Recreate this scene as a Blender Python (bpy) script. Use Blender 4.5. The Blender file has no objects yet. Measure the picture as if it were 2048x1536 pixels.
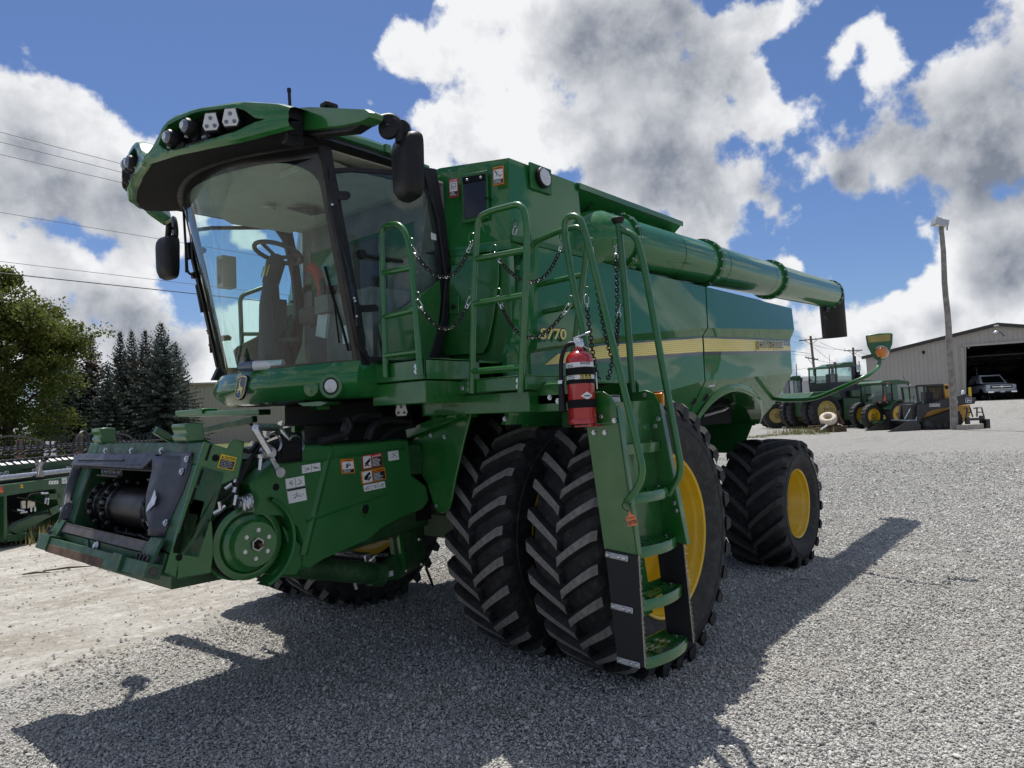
import bpy, math, random
import numpy as np
from mathutils import Vector, Matrix, noise as mnoise
random.seed(7)
S = bpy.context.scene
COL = S.collection
PI = math.pi
# ------------------------------------------------------------------ camera
YAW, PITCH, ROLL = 0.71720, 0.04430, -0.03760
CAM = Vector((-4.5267, -4.7920, 1.8003))
FOC = 1434.66
FW = Vector((math.cos(YAW)*math.cos(PITCH), math.sin(YAW)*math.cos(PITCH), math.sin(PITCH)))
_r = FW.cross(Vector((0, 0, 1))).normalized(); _u = _r.cross(FW)
RT = _r*math.cos(ROLL)+_u*math.sin(ROLL); UP = -_r*math.sin(ROLL)+_u*math.cos(ROLL)
cd = bpy.data.cameras.new('camera'); co = bpy.data.objects.new('camera', cd); COL.objects.link(co)
cd.sensor_width = 36.0; cd.lens = FOC/2048*36.0; cd.clip_start = 0.05; cd.clip_end = 4000
M = Matrix.Identity(4)
for i in range(3):
    M[i][0], M[i][1], M[i][2], M[i][3] = RT[i], UP[i], -FW[i], CAM[i]
co.matrix_world = M
S.camera = co
# surveying helpers: the sight line through a spot, met with a real plane of the place
def ray(u, v): return FW + RT*((u-1024)/FOC) - UP*((v-768)/FOC)
def AX(u, v, x): d = ray(u, v); return CAM + d*((x-CAM.x)/d.x)
def AY(u, v, y): d = ray(u, v); return CAM + d*((y-CAM.y)/d.y)
def AZ(u, v, z): d = ray(u, v); return CAM + d*((z-CAM.z)/d.z)
def AD(u, v, dep): return CAM + ray(u, v)*dep
def AN(u, v, P0, n):
    d = ray(u, v); P0 = Vector(P0); n = Vector(n); return CAM + d*(((P0-CAM).dot(n))/d.dot(n))
# ------------------------------------------------------------------ light
SUNV = Vector((0.215, 0.305, 1.0)).normalized()
SUN_EL = math.asin(SUNV.z); SUN_AZ = math.atan2(SUNV.x, SUNV.y)
sl = bpy.data.lights.new('sun', 'SUN'); so = bpy.data.objects.new('sun', sl); COL.objects.link(so)
sl.energy = 4.9; sl.angle = math.radians(0.53); sl.color = (1.0, 0.955, 0.88)
so.rotation_euler = (-SUNV).to_track_quat('-Z', 'Y').to_euler()
S.view_settings.view_transform = 'Standard'; S.view_settings.look = 'None'
S.view_settings.exposure = 0.0; S.view_settings.gamma = 1.0; S.view_settings.use_curve_mapping = False
S.render.engine = 'CYCLES'
S.cycles.max_bounces = 8; S.cycles.transparent_max_bounces = 16; S.cycles.glossy_bounces = 4
S.cycles.diffuse_bounces = 3; S.cycles.caustics_reflective = False; S.cycles.caustics_refractive = False
S.cycles.sample_clamp_indirect = 6.0
try:
    S.cycles.use_denoising = True; S.cycles.denoiser = 'OPENIMAGEDENOISE'
except Exception: pass
# ------------------------------------------------------------------ node helpers
class NT:
    def __init__(s, tree): s.t = tree; s.n = tree.nodes; s.l = tree.links
    def new(s, typ, **kw):
        n = s.n.new(typ)
        for k, v in kw.items(): setattr(n, k, v)
        return n
    def put(s, sock, val):
        if isinstance(val, bpy.types.NodeSocket): s.l.new(val, sock)
        elif val is not None: sock.default_value = val
    def math(s, op, a, b=None, c=None, clamp=False):
        n = s.new('ShaderNodeMath', operation=op, use_clamp=clamp); s.put(n.inputs[0], a)
        if b is not None: s.put(n.inputs[1], b)
        if c is not None: s.put(n.inputs[2], c)
        return n.outputs[0]
    def vmath(s, op, a, b=None, scale=None):
        n = s.new('ShaderNodeVectorMath', operation=op); s.put(n.inputs[0], a)
        if b is not None: s.put(n.inputs[1], b)
        if scale is not None: s.put(n.inputs['Scale'], scale)
        return n.outputs['Value'] if op in ('DISTANCE', 'DOT_PRODUCT', 'LENGTH') else n.outputs[0]
    def noise(s, vec, scale, detail=4, rough=0.5, dist=0.0, out='Fac', dim='3D'):
        n = s.new('ShaderNodeTexNoise', noise_dimensions=dim)
        if vec is not None: s.l.new(vec, n.inputs['Vector'])
        n.inputs['Scale'].default_value = scale; n.inputs['Detail'].default_value = detail
        n.inputs['Roughness'].default_value = rough; n.inputs['Distortion'].default_value = dist
        return n.outputs[0] if out == 'Fac' else n.outputs['Color']
    def vor(s, vec, scale, feat='F1', out='Distance', rnd=1.0):
        n = s.new('ShaderNodeTexVoronoi', feature=feat)
        if vec is not None: s.l.new(vec, n.inputs['Vector'])
        n.inputs['Scale'].default_value = scale
        n.inputs['Randomness'].default_value = rnd
        return n.outputs[out]
    def ramp(s, fac, a, b, lo=0.0, hi=1.0, smooth=True):
        n = s.new('ShaderNodeMapRange', interpolation_type='SMOOTHSTEP' if smooth else 'LINEAR', clamp=True)
        s.put(n.inputs[0], fac); n.inputs[1].default_value = a; n.inputs[2].default_value = b
        n.inputs[3].default_value = lo; n.inputs[4].default_value = hi
        return n.outputs[0]
    def mix(s, fac, a, b, mode='MIX'):
        n = s.new('ShaderNodeMix', data_type='RGBA', blend_type=mode)
        s.put(n.inputs[0], fac)
        for k, v in ((6, a), (7, b)):
            if isinstance(v, bpy.types.NodeSocket): s.l.new(v, n.inputs[k])
            else: n.inputs[k].default_value = (*v, 1) if len(v) == 3 else v
        return n.outputs[2]
    def bump(s, h, strength, dist=0.01, normal=None):
        n = s.new('ShaderNodeBump'); n.inputs['Strength'].default_value = strength
        n.inputs['Distance'].default_value = dist; s.l.new(h, n.inputs['Height'])
        if normal is not None: s.l.new(normal, n.inputs['Normal'])
        return n.outputs[0]
# ------------------------------------------------------------------ sky
W = bpy.data.worlds.new('World'); S.world = W; W.use_nodes = True
w = NT(W.node_tree); w.n.clear()
wo = w.new('ShaderNodeOutputWorld'); bg = w.new('ShaderNodeBackground'); w.l.new(bg.outputs[0], wo.inputs[0])
SKYK = 0.10; SEEDX = 5.3
bg.inputs[1].default_value = SKYK
sky = w.new('ShaderNodeTexSky', sky_type='NISHITA'); sky.sun_disc = False
sky.sun_elevation = SUN_EL; sky.sun_rotation = SUN_AZ; sky.altitude = 200; sky.air_density = 1.0; sky.dust_density = 0.6; sky.ozone_density = 1.6
tc = w.new('ShaderNodeTexCoord'); DIR = tc.outputs['Generated']
CLOUDS = [(960,60,110),(1080,30,150),(1200,60,170),(1330,70,175),(1440,110,135),(1250,190,120),(1350,240,130),(1430,250,115),(1300,330,115),(1400,345,125),(1500,330,130),(1600,335,90),(1530,240,85),(1700,345,66),(1800,325,70),(1885,290,95),(1960,300,120),(2050,280,140),(1910,200,95),(1990,160,115),(2070,120,140),(1560,25,60),(1260,360,60),(1560,385,70),(1480,170,90),
 (810,135,62),(835,85,45),(985,185,30),(1065,150,50),(880,255,75),(960,245,80),(1040,275,70),(1130,275,62),(1195,285,40),(860,320,60),(1100,200,40),
 (1680,110,46),(1760,112,60),(1800,140,30),(1930,442,62),(1860,455,36),(1990,500,100),(2060,470,95),(1990,565,60),(1880,595,58),(1840,615,50),(1700,595,42),(1640,548,34),(1570,525,34),(1740,660,85),(1850,670,80),(1950,640,70),(2050,630,90),(1650,660,70),(1440,480,16),(1700,625,55),(1800,610,50),(1905,690,70),(1990,705,75),(1640,720,70),(1540,600,22),(1745,705,70),
 (50,290,115),(150,275,95),(215,305,80),(60,370,110),(180,365,115),(270,385,100),(335,425,80),(20,430,60),(30,520,75),(110,560,90),(200,600,85),(280,630,85),(330,655,75),(60,610,110),(400,720,85),(250,690,110),(150,660,110),(350,740,90),(20,690,90),(520,470,60),(580,560,50),(500,640,55),(470,690,60),(730,205,16)]
THICK = [(1290,80,170),(1400,130,150),(1180,110,90),(1330,330,140),(1420,360,120),(1230,340,60),(1560,350,90),(1700,350,70),(1930,290,140),(2040,300,150),(1990,220,90),(1990,540,80),(2050,520,70),(120,400,110),(230,430,90),(60,330,80),(20,380,90),(180,640,90),(270,665,90),(120,620,70),(350,700,60),(1880,640,50),(1760,690,50)]
def dirv(u, v): return ray(u, v).normalized()
warp = w.noise(DIR, 5.0, 5, 0.60, out='Color')
wv = w.vmath('MULTIPLY_ADD', warp, (0.07, 0.07, 0.07)); wv.node.inputs[2].default_value = (-0.035, -0.035, -0.035)
DW = w.vmath('ADD', DIR, wv)
field = None
for (u, v, r) in CLOUDS:
    c = dirv(u, v); rr = (dirv(u+r*0.7, v+r*0.7)-c).length*1.5
    dd = w.vmath('DISTANCE', DW, tuple(c))
    f = w.math('MULTIPLY_ADD', dd, -1.0/rr*(0.5+0.5*min(1, r/60)), 1.0*(0.5+0.5*min(1, r/60)))
    field = f if field is None else w.math('SMOOTH_MAX', field, f, 0.25)
# the rest of the sky carries the same broken cumulus
ctr = FW.normalized()
sep = w.new('ShaderNodeSeparateXYZ'); w.l.new(DIR, sep.inputs[0])
zz = w.math('ADD', w.math('MAXIMUM', sep.outputs[2], 0.0), 0.28)
cmb = w.new('ShaderNodeCombineXYZ')
for k in range(3): w.l.new(zz, cmb.inputs[k])
pv = w.vmath('ADD', w.vmath('DIVIDE', DIR, cmb.outputs[0]), (SEEDX, 3.1, 0.7))
cov = w.noise(pv, 2.3, 2, 0.5)
gen = w.math('MULTIPLY_ADD', cov, 5.0, -2.22)
inview = w.ramp(w.vmath('DOT_PRODUCT', DIR, tuple(ctr)), 0.66, 0.80)
gen = w.math('SUBTRACT', gen, w.math('MULTIPLY', inview, 6.0))
fieldin = field
field = w.math('MAXIMUM', field, gen)
field = w.math('MAXIMUM', field, -1.0)
n1 = w.noise(DIR, 8.0, 11, 0.57)
bil = w.vor(DW, 22.0, 'SMOOTH_F1')
off = w.vmath('ADD', DIR, tuple(SUNV*0.03))
n2 = w.noise(off, 8.0, 8, 0.57)
nb = w.noise(DIR, 26.0, 6, 0.6)
dens = w.math('ADD', field, w.math('MULTIPLY_ADD', n1, 3.1, -1.70))
dens = w.math('ADD', dens, w.math('MULTIPLY_ADD', bil, -0.55, 0.20))
alpha = w.ramp(dens, 0.02, 0.30)
lowf = w.noise(DW, 5.0, 4, 0.5)
# thick parts go grey, mostly towards their undersides; fringes stay bright with the sun behind them
dk = None
for (u, v, r) in THICK:
    c = dirv(u, v); rr = (dirv(u+r*0.7, v+r*0.7)-c).length*1.15
    f = w.math('MULTIPLY_ADD', w.vmath('DISTANCE', DW, tuple(c)), -1.0/rr, 1.0)
    dk = f if dk is None else w.math('SMOOTH_MAX', dk, f, 0.3)
dk = w.math('MAXIMUM', dk, w.math('MULTIPLY_ADD', gen, 0.9, -0.15))
core = w.math('ADD', dk, w.math('MULTIPLY_ADD', lowf, 2.0, -1.0))
core = w.math('ADD', core, w.math('MULTIPLY_ADD', n1, 1.8, -0.9))
coreA = w.ramp(core, -0.40, 0.95)
mott = w.ramp(w.noise(DW, 11.0, 8, 0.6), 0.38, 0.70, -0.10, 0.24)
lit = w.math('SUBTRACT', n2, n1)
shade = w.math('ADD', w.math('MULTIPLY', coreA, 0.78), w.math('MULTIPLY', lit, 1.5))
shade = w.math('ADD', shade, mott, clamp=True)
K = 1.0/SKYK
ccol = w.mix(shade, (0.90*K, 0.91*K, 0.93*K), (0.215*K, 0.245*K, 0.305*K))
skyc = w.mix(1.0, sky.outputs[0], (0.62, 0.74, 0.98), 'MULTIPLY')
fin = w.mix(alpha, skyc, ccol)
w.l.new(fin, bg.inputs[0])
# ------------------------------------------------------------------ mesh builder
def mark(o, label=None, cat=None, group=None, kind=None):
    for k, v in (('label', label), ('category', cat), ('group', group), ('kind', kind)):
        if v: o[k] = v
    return o
def empty(name, loc, label, cat, group=None, rz=0.0):
    o = bpy.data.objects.new(name, None); COL.objects.link(o); o.location = loc; o.rotation_euler = (0, 0, rz)
    o.empty_display_size = 0.2
    return mark(o, label, cat, group)
class MB:
    def __init__(s): s.v = []; s.f = []; s.mi = []; s.ms = []; s.cm = 0
    def use(s, m):
        if m not in s.ms: s.ms.append(m)
        s.cm = s.ms.index(m); return s
    def add(s, vs, fs, m=None):
        if m is not None: s.use(m)
        b = len(s.v); s.v.extend([tuple(p) for p in vs])
        for f in fs: s.f.append([b+i for i in f]); s.mi.append(s.cm)
        return s
    def box(s, c, size, rot=None, m=None):
        c = Vector(c); hx, hy, hz = size[0]/2, size[1]/2, size[2]/2
        P = [Vector((x, y, z)) for x in (-hx, hx) for y in (-hy, hy) for z in (-hz, hz)]
        if rot is not None: P = [rot @ p for p in P]
        return s.add([c+p for p in P], [(0,1,3,2),(4,6,7,5),(0,4,5,1),(2,3,7,6),(0,2,6,4),(1,5,7,3)], m)
    def span(s, a, b, m=None):   # axis aligned box from corner to corner
        a = Vector(a); b = Vector(b)
        return s.box((a+b)/2, [abs(b[i]-a[i]) for i in range(3)], None, m)
    def bar(s, p, q, wd, ht, up=(0, 0, 1), m=None):   # rectangular bar from p to q
        p = Vector(p); q = Vector(q); d = (q-p); L = d.length; d.normalize()
        x = d.cross(Vector(up)); 
        if x.length < 1e-4: x = d.cross(Vector((1, 0, 0)))
        x.normalize(); z = x.cross(d)
        R = Matrix((x, d, z)).transposed()
        return s.box((p+q)/2, (wd, L, ht), R, m)
    def tube(s, pts, r, n=10, m=None, closed=False, cap=True):
        pts = [Vector(p) for p in pts]; k = len(pts); rs = r if isinstance(r, (list, tuple)) else [r]*k
        vs = []; fs = []; prev = None
        for i, p in enumerate(pts):
            if closed: t = pts[(i+1) % k]-pts[i-1]
            else: t = pts[min(i+1, k-1)]-pts[max(i-1, 0)]
            t.normalize()
            if prev is None:
                a = Vector((0, 0, 1)) if abs(t.z) < 0.9 else Vector((1, 0, 0))
                nx = t.cross(a).normalized()
            else:
                nx = prev - t*prev.dot(t); nx.normalize()
            prev = nx; ny = t.cross(nx)
            for j in range(n):
                a = 2*PI*j/n; vs.append(p+nx*(math.cos(a)*rs[i])+ny*(math.sin(a)*rs[i]))
        for i in range(k if closed else k-1):
            for j in range(n):
                a = i*n+j; b = i*n+(j+1) % n; c = ((i+1) % k)*n+(j+1) % n; d = ((i+1) % k)*n+j
                fs.append((a, b, c, d))
        if cap and not closed:
            fs.append(tuple(range(n))[::-1]); fs.append(tuple((k-1)*n+j for j in range(n)))
        return s.add(vs, fs, m)
    def lathe(s, prof, o, axis, n=32, m=None, a0=0.0, a1=2*PI, ref=None, capends=False):
        o = Vector(o); ax = Vector(axis).normalized()
        if ref is None: ref = Vector((0, 0, 1)) if abs(ax.z) < 0.9 else Vector((1, 0, 0))
        x = (Vector(ref)-ax*Vector(ref).dot(ax)).normalized(); y = ax.cross(x)
        full = abs(a1-a0-2*PI) < 1e-6; na = n if full else n+1
        vs = []; fs = []
        for i in range(na):
            a = a0+(a1-a0)*i/n; dr = x*math.cos(a)+y*math.sin(a)
            for (r, h) in prof: vs.append(o+dr*r+ax*h)
        k = len(prof)
        for i in range(n):
            i2 = (i+1) % na
            for j in range(k-1): fs.append((i*k+j, i2*k+j, i2*k+j+1, i*k+j+1))
        s.add(vs, fs, m)
        if capends and full:
            s.add([], [])
            b = len(s.v)-len(vs)
            s.f.append([b+i*k for i in range(na)][::-1]); s.mi.append(s.cm)
            s.f.append([b+i*k+k-1 for i in range(na)]); s.mi.append(s.cm)
        return s
    def cyl(s, p, q, r, n=16, m=None): return s.tube([p, q], r, n, m)
    def prism(s, poly, off, m=None):
        poly = [Vector(p) for p in poly]; off = Vector(off); k = len(poly)
        vs = poly+[p+off for p in poly]
        fs = [tuple(range(k))[::-1], tuple(range(k, 2*k))]+[(i, (i+1) % k, k+(i+1) % k, k+i) for i in range(k)]
        return s.add(vs, fs, m)
    def sheet(s, rows, m=None, closeu=False):
        k = len(rows[0]); vs = [p for r in rows for p in r]; fs = []
        for i in range(len(rows)-1):
            for j in range(k if closeu else k-1):
                fs.append((i*k+j, i*k+(j+1) % k, (i+1)*k+(j+1) % k, (i+1)*k+j))
        return s.add(vs, fs, m)
    def bolt(s, p, n, r=0.012, h=0.008, m=None):
        return s.lathe([(r*1.5, 0), (r*1.5, h*.3), (r, h*.3), (r, h), (0.0001, h)], p, n, 6, m)
    def mesh(s, name, ang=38, smooth=True):
        me = bpy.data.meshes.new(name); me.from_pydata(s.v, [], s.f)
        for m in s.ms: me.materials.append(m)
        if s.ms: me.polygons.foreach_set('material_index', s.mi)
        if smooth:
            me.polygons.foreach_set('use_smooth', [True]*len(me.polygons)); me.set_sharp_from_angle(angle=math.radians(ang))
        me.update(); return me
    def build(s, name, parent=None, bevel=0, ang=38, smooth=True, recalc=True, solid=0, seg=2):
        me = s.mesh(name, ang, smooth)
        if recalc:
            import bmesh
            b = bmesh.new(); b.from_mesh(me); bmesh.ops.recalc_face_normals(b, faces=b.faces); b.to_mesh(me); b.free()
        o = bpy.data.objects.new(name, me); COL.objects.link(o)
        if solid:
            md = o.modifiers.new('thick', 'SOLIDIFY'); md.thickness = abs(solid); md.offset = -1 if solid > 0 else 1
        if bevel:
            md = o.modifiers.new('edge', 'BEVEL'); md.width = bevel; md.segments = seg; md.limit_method = 'ANGLE'; md.angle_limit = math.radians(35)
            md.harden_normals = False
        if parent is not None: o.parent = parent
        return o
_bm = {}
def bolts(parent, spots, n, r=0.012, h=0.010, m=None, name='bolt'):
    m = m or M_zinc; n = Vector(n).normalized(); k = (round(r, 4), round(h, 4), m.name)
    if k not in _bm:
        mb = MB().use(m); mb.bolt((0, 0, 0), (0, 0, 1), r, h); _bm[k] = mb.mesh('bolt')
    q = n.to_track_quat('Z', 'Y')
    for p in spots:
        o = bpy.data.objects.new(name, _bm[k]); COL.objects.link(o); o.parent = parent; o.location = p
        o.rotation_mode = 'QUATERNION'; o.rotation_quaternion = q
def smoothpath(pts, rad=0.06, n=5):
    """round the corners of a polyline with small arcs"""
    pts = [Vector(p) for p in pts]; out = [pts[0]]
    for i in range(1, len(pts)-1):
        a, b, c = pts[i-1], pts[i], pts[i+1]
        r = min(rad, (a-b).length*.48, (c-b).length*.48)
        p = b+(a-b).normalized()*r; q = b+(c-b).normalized()*r
        for k in range(n+1):
            t = k/n; out.append(p*(1-t)**2+b*2*t*(1-t)+q*t*t)
    out.append(pts[-1]); return out
_tc = {}
def text_geo(body, bold=0.0, ext=0.0):
    key = (body, bold, ext)
    if key in _tc: return _tc[key]
    cu = bpy.data.curves.new('lettering', 'FONT'); cu.body = body; cu.size = 1.0; cu.offset = bold; cu.extrude = ext; cu.resolution_u = 3
    ob = bpy.data.objects.new('lettering', cu); COL.objects.link(ob)
    bpy.context.view_layer.update()
    me = ob.evaluated_get(bpy.context.evaluated_depsgraph_get()).to_mesh()
    vs = [v.co.copy() for v in me.vertices]; fs = [tuple(p.vertices) for p in me.polygons]
    bpy.data.objects.remove(ob); bpy.data.curves.remove(cu)
    x0 = min(v.x for v in vs); x1 = max(v.x for v in vs); y0 = min(v.y for v in vs); y1 = max(v.y for v in vs)
    vs = [Vector(((v.x-x0)/(x1-x0), (v.y-y0)/(y1-y0), v.z)) for v in vs]
    _tc[key] = (vs, fs, (x1-x0)/(y1-y0)); return _tc[key]
class Plate:
    """a flat printed plate lying on a surface: local x right, y up from its lower left corner, in metres"""
    def __init__(s, TL, TR, BL, lift=0.002, mb=None):
        s.TL, TRv, BLv = Vector(TL), Vector(TR), Vector(BL); s.TR = TRv
        s.R = (TRv-s.TL); s.w = s.R.length; s.R.normalize(); d = (s.TL-BLv); s.h = d.length; s.U = d.normalized()
        s.O = BLv; s.N = s.R.cross(s.U).normalized(); s.lift = lift; s.mb = mb or MB(); s.k = 0
        s.O = s.O+s.N*lift
    def P(s, x, y, k): return s.O+s.R*(x*s.w)+s.U*(y*s.h)+s.N*(k*0.0009)
    def rect(s, x0, y0, x1, y1, m, k=1, thick=0.0):
        s.mb.add([s.P(x0, y0, k), s.P(x1, y0, k), s.P(x1, y1, k), s.P(x0, y1, k)], [(0, 1, 2, 3)], m); return s
    def base(s, m, t=0.0015):
        a = [s.P(*p, 0) for p in ((0, 0), (1, 0), (1, 1), (0, 1))]
        s.mb.prism([p-s.N*(s.lift+t) for p in a], s.N*(s.lift+t), m); return s
    def poly(s, pts, m, k=2): s.mb.add([s.P(x, y, k) for x, y in pts], [tuple(range(len(pts)))], m); return s
    def line(s, x0, y0, x1, y1, wd, m, k=2):
        a = Vector((x0*s.w, y0*s.h)); b = Vector((x1*s.w, y1*s.h)); d = (b-a).normalized(); n = Vector((-d.y, d.x))*wd/2
        q = [a+n, a-n, b-n, b+n]; s.mb.add([s.O+s.R*p.x+s.U*p.y+s.N*(k*0.0009) for p in q], [(0, 1, 2, 3)], m); return s
    def text(s, body, x0, y0, x1, y1, m, k=2, bold=0.0):
        vs, fs, asp = text_geo(body, bold)
        s.mb.add([s.P(x0+(x1-x0)*v.x, y0+(y1-y0)*v.y, k) for v in vs], fs, m); return s
    def build(s, name, parent): return s.mb.build(name, parent, recalc=False, smooth=False)
# ------------------------------------------------------------------ materials
def pm(name, col, rough=0.5, metal=0.0, coat=0.0, var=0.0, vscale=6.0, bump=0.0, bscale=80.0, dust=None, dustamt=0.0, spec=0.5, rvar=0.0, coatr=0.04, emit=None):
    m = bpy.data.materials.new(name); m.use_nodes = True; t = NT(m.node_tree); b = t.n['Principled BSDF']
    b.inputs['Roughness'].default_value = rough; b.inputs['Metallic'].default_value = metal
    b.inputs['Coat Weight'].default_value = coat; b.inputs['Coat Roughness'].default_value = coatr
    b.inputs['Specular IOR Level'].default_value = spec
    c = None
    if var or bump or dustamt or rvar:
        tc = t.new('ShaderNodeTexCoord').outputs['Object']
    if var:
        n = t.noise(tc, vscale, 5, 0.6)
        lo = tuple(x*(1-var) for x in col); hi = tuple(min(1, x*(1+var)) for x in col)
        c = t.mix(t.ramp(n, 0.3, 0.7), lo, hi)
    if dustamt:
        n = t.noise(tc, vscale*1.7, 7, 0.68)
        c = t.mix(t.math('MULTIPLY', t.ramp(n, 0.45, 0.72), dustamt), c if c is not None else col, dust or (0.30, 0.26, 0.20))
    if c is not None: t.l.new(c, b.inputs['Base Color'])
    else: b.inputs['Base Color'].default_value = (*col, 1)
    if rvar:
        n = t.noise(tc, vscale*2.1, 6, 0.65)
        t.l.new(t.ramp(n, 0.25, 0.75, max(0.02, rough-rvar), min(1, rough+rvar)), b.inputs['Roughness'])
    if bump:
        n = t.noise(tc, bscale, 4, 0.6); t.l.new(t.bump(n, bump, 0.004), b.inputs['Normal'])
    if emit:
        b.inputs['Emission Color'].default_value = (*emit[:3], 1); b.inputs['Emission Strength'].default_value = emit[3]
    return m
GRN = (0.014, 0.130, 0.022)
M_green = pm('green_paint', GRN, 0.32, coat=0.7, coatr=0.07, var=0.10, vscale=2.5, dustamt=0.10, rvar=0.10)
M_panel = pm('green_panel_gloss', (0.016, 0.150, 0.034), 0.4, coat=0.85, coatr=0.02, var=0.04, vscale=0.8, dustamt=0.03, spec=0.15)
M_greensat = pm('green_satin_plastic', (0.014, 0.125, 0.026), 0.42, var=0.08, vscale=2.0, dustamt=0.06, rvar=0.1)
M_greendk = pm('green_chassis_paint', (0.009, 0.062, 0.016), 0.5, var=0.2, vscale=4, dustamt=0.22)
M_greenworn = pm('green_worn_paint', (0.018, 0.090, 0.040), 0.45, var=0.25, vscale=7, dust=(0.12, 0.07, 0.045), dustamt=0.6, rvar=0.15)
M_yellow = pm('yellow_rim_paint', (0.72, 0.45, 0.008), 0.38, coat=0.4, var=0.08, vscale=3, dustamt=0.10, rvar=0.1)
M_yelold = pm('faded_yellow_paint', (0.52, 0.42, 0.13), 0.6, var=0.15, vscale=5, dustamt=0.25)
M_decy = pm('yellow_decal', (0.90, 0.70, 0.10), 0.25, coat=0.7)
M_decy2 = pm('yellow_decal_line', (0.50, 0.36, 0.03), 0.25, coat=0.7)
M_decb = pm('black_decal', (0.010, 0.013, 0.022), 0.22, coat=0.7)
M_black = pm('black_plastic', (0.011, 0.011, 0.013), 0.45, var=0.2, dustamt=0.03, rvar=0.1, spec=0.3)
M_blackm = pm('black_matt', (0.008, 0.008, 0.009), 0.75, spec=0.2)
M_blackg = pm('black_gloss', (0.008, 0.008, 0.009), 0.15, coat=0.4)
M_rubflap = pm('black_rubber_flap', (0.010, 0.010, 0.012), 0.62, bump=0.15, bscale=220)
M_fray = pm('frayed_cord', (0.42, 0.38, 0.31), 0.95)
M_tyre = pm('tyre_rubber', (0.014, 0.014, 0.0155), 0.72, var=0.3, vscale=9, bump=0.25, bscale=60, dust=(0.16, 0.145, 0.125), dustamt=0.22)
M_tread = pm('tyre_rubber_worn', (0.20, 0.192, 0.18), 0.85, var=0.25, vscale=30, bump=0.5, bscale=170, dust=(0.22, 0.20, 0.17), dustamt=0.3)
M_tread2 = pm('tyre_rubber_tread', (0.050, 0.050, 0.050), 0.8, var=0.25, vscale=30, bump=0.3, bscale=170, dust=(0.16, 0.145, 0.125), dustamt=0.25)
M_steel = pm('bare_steel', (0.42, 0.42, 0.43), 0.35, metal=1.0, var=0.2, vscale=14, rvar=0.12)
M_zinc = pm('zinc_plate', (0.62, 0.63, 0.65), 0.30, metal=1.0, var=0.12, vscale=20, rvar=0.1)
M_alu = pm('galvanised_plate', (0.48, 0.50, 0.53), 0.5, metal=0.6, var=0.15, vscale=20)
M_dksteel = pm('dark_steel', (0.07, 0.07, 0.072), 0.42, metal=0.85, var=0.3, vscale=9, dust=(0.12, 0.08, 0.055), dustamt=0.25)
M_wear = pm('grey_wear_plate', (0.060, 0.063, 0.080), 0.42, metal=0.35, var=0.2, vscale=6, rvar=0.14, dust=(0.2, 0.18, 0.15), dustamt=0.12)
M_scuff = pm('scuffed_bare_metal', (0.62, 0.62, 0.62), 0.38, metal=0.8, var=0.35, vscale=16)
M_rust = pm('rusty_steel', (0.11, 0.066, 0.042), 0.85, var=0.45, vscale=7, bump=0.3)
M_lipst = pm('worn_grey_brown_steel', (0.085, 0.072, 0.066), 0.5, metal=0.3, var=0.35, vscale=8, rvar=0.15)
M_white = pm('white_paint', (0.78, 0.79, 0.80), 0.4, var=0.04, dustamt=0.06)
M_label = pm('white_label', (0.74, 0.75, 0.76), 0.35)
M_lblk = pm('black_label_print', (0.012, 0.012, 0.013), 0.4)
M_orange = pm('orange_label', (0.80, 0.22, 0.02), 0.4)
M_lred = pm('red_label', (0.55, 0.02, 0.03), 0.4)
M_lyel = pm('yellow_label', (0.78, 0.55, 0.02), 0.4)
M_red = pm('red_enamel', (0.42, 0.008, 0.014), 0.24, coat=0.8, coatr=0.05, var=0.06, dustamt=0.05)
M_tag = pm('orange_tag_plastic', (0.72, 0.22, 0.085), 0.5)
M_chain = pm('black_chain', (0.018, 0.018, 0.019), 0.4, metal=0.4)
M_head = pm('headliner', (0.46, 0.44, 0.38), 0.9, var=0.06)
M_inter = pm('cab_trim_grey', (0.20, 0.19, 0.175), 0.8, var=0.2, vscale=5)
M_interd = pm('cab_trim_dark', (0.03, 0.03, 0.03), 0.6, var=0.2)
M_seat = pm('seat_cloth', (0.10, 0.09, 0.08), 0.95, bump=0.3, bscale=150)
M_redcloth = pm('red_cloth', (0.45, 0.06, 0.03), 0.7)
M_wood = pm('weathered_pole_wood', (0.26, 0.235, 0.21), 0.9, var=0.3, vscale=4, bump=0.3, bscale=40)
M_wooddk = pm('creosoted_wood', (0.10, 0.085, 0.07), 0.9, var=0.3, vscale=3)
M_post = pm('brown_post_wood', (0.16, 0.10, 0.07), 0.9, var=0.3, vscale=8)
M_log = pm('bleached_timber', (0.40, 0.36, 0.30), 0.9, var=0.25, vscale=6)
M_wire = pm('power_wire', (0.03, 0.03, 0.035), 0.6)
M_clad = pm('tan_cladding', (0.42, 0.38, 0.32), 0.55, var=0.05, vscale=0.6)
M_cladg = pm('grey_beige_cladding', (0.40, 0.37, 0.335), 0.55, var=0.05, vscale=0.6)
M_trimdk = pm('dark_bronze_trim', (0.035, 0.032, 0.030), 0.5)
M_roofwh = pm('white_roof_sheet', (0.75, 0.75, 0.74), 0.5)
M_conc = pm('concrete', (0.32, 0.31, 0.29), 0.9, var=0.12, vscale=2)
M_oldgreen = pm('older_green_paint', (0.014, 0.075, 0.024), 0.42, coat=0.2, var=0.15, vscale=2, dustamt=0.15)
M_navy = pm('dark_cab_paint', (0.018, 0.020, 0.030), 0.4, var=0.1)
M_lyellow = pm('loader_yellow', (0.60, 0.30, 0.012), 0.4, coat=0.3, var=0.08, dustamt=0.2)
M_lblack = pm('loader_black', (0.030, 0.031, 0.034), 0.5, var=0.15, dustamt=0.15)
M_smv = pm('slow_vehicle_orange', (0.90, 0.13, 0.03), 0.5)
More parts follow.
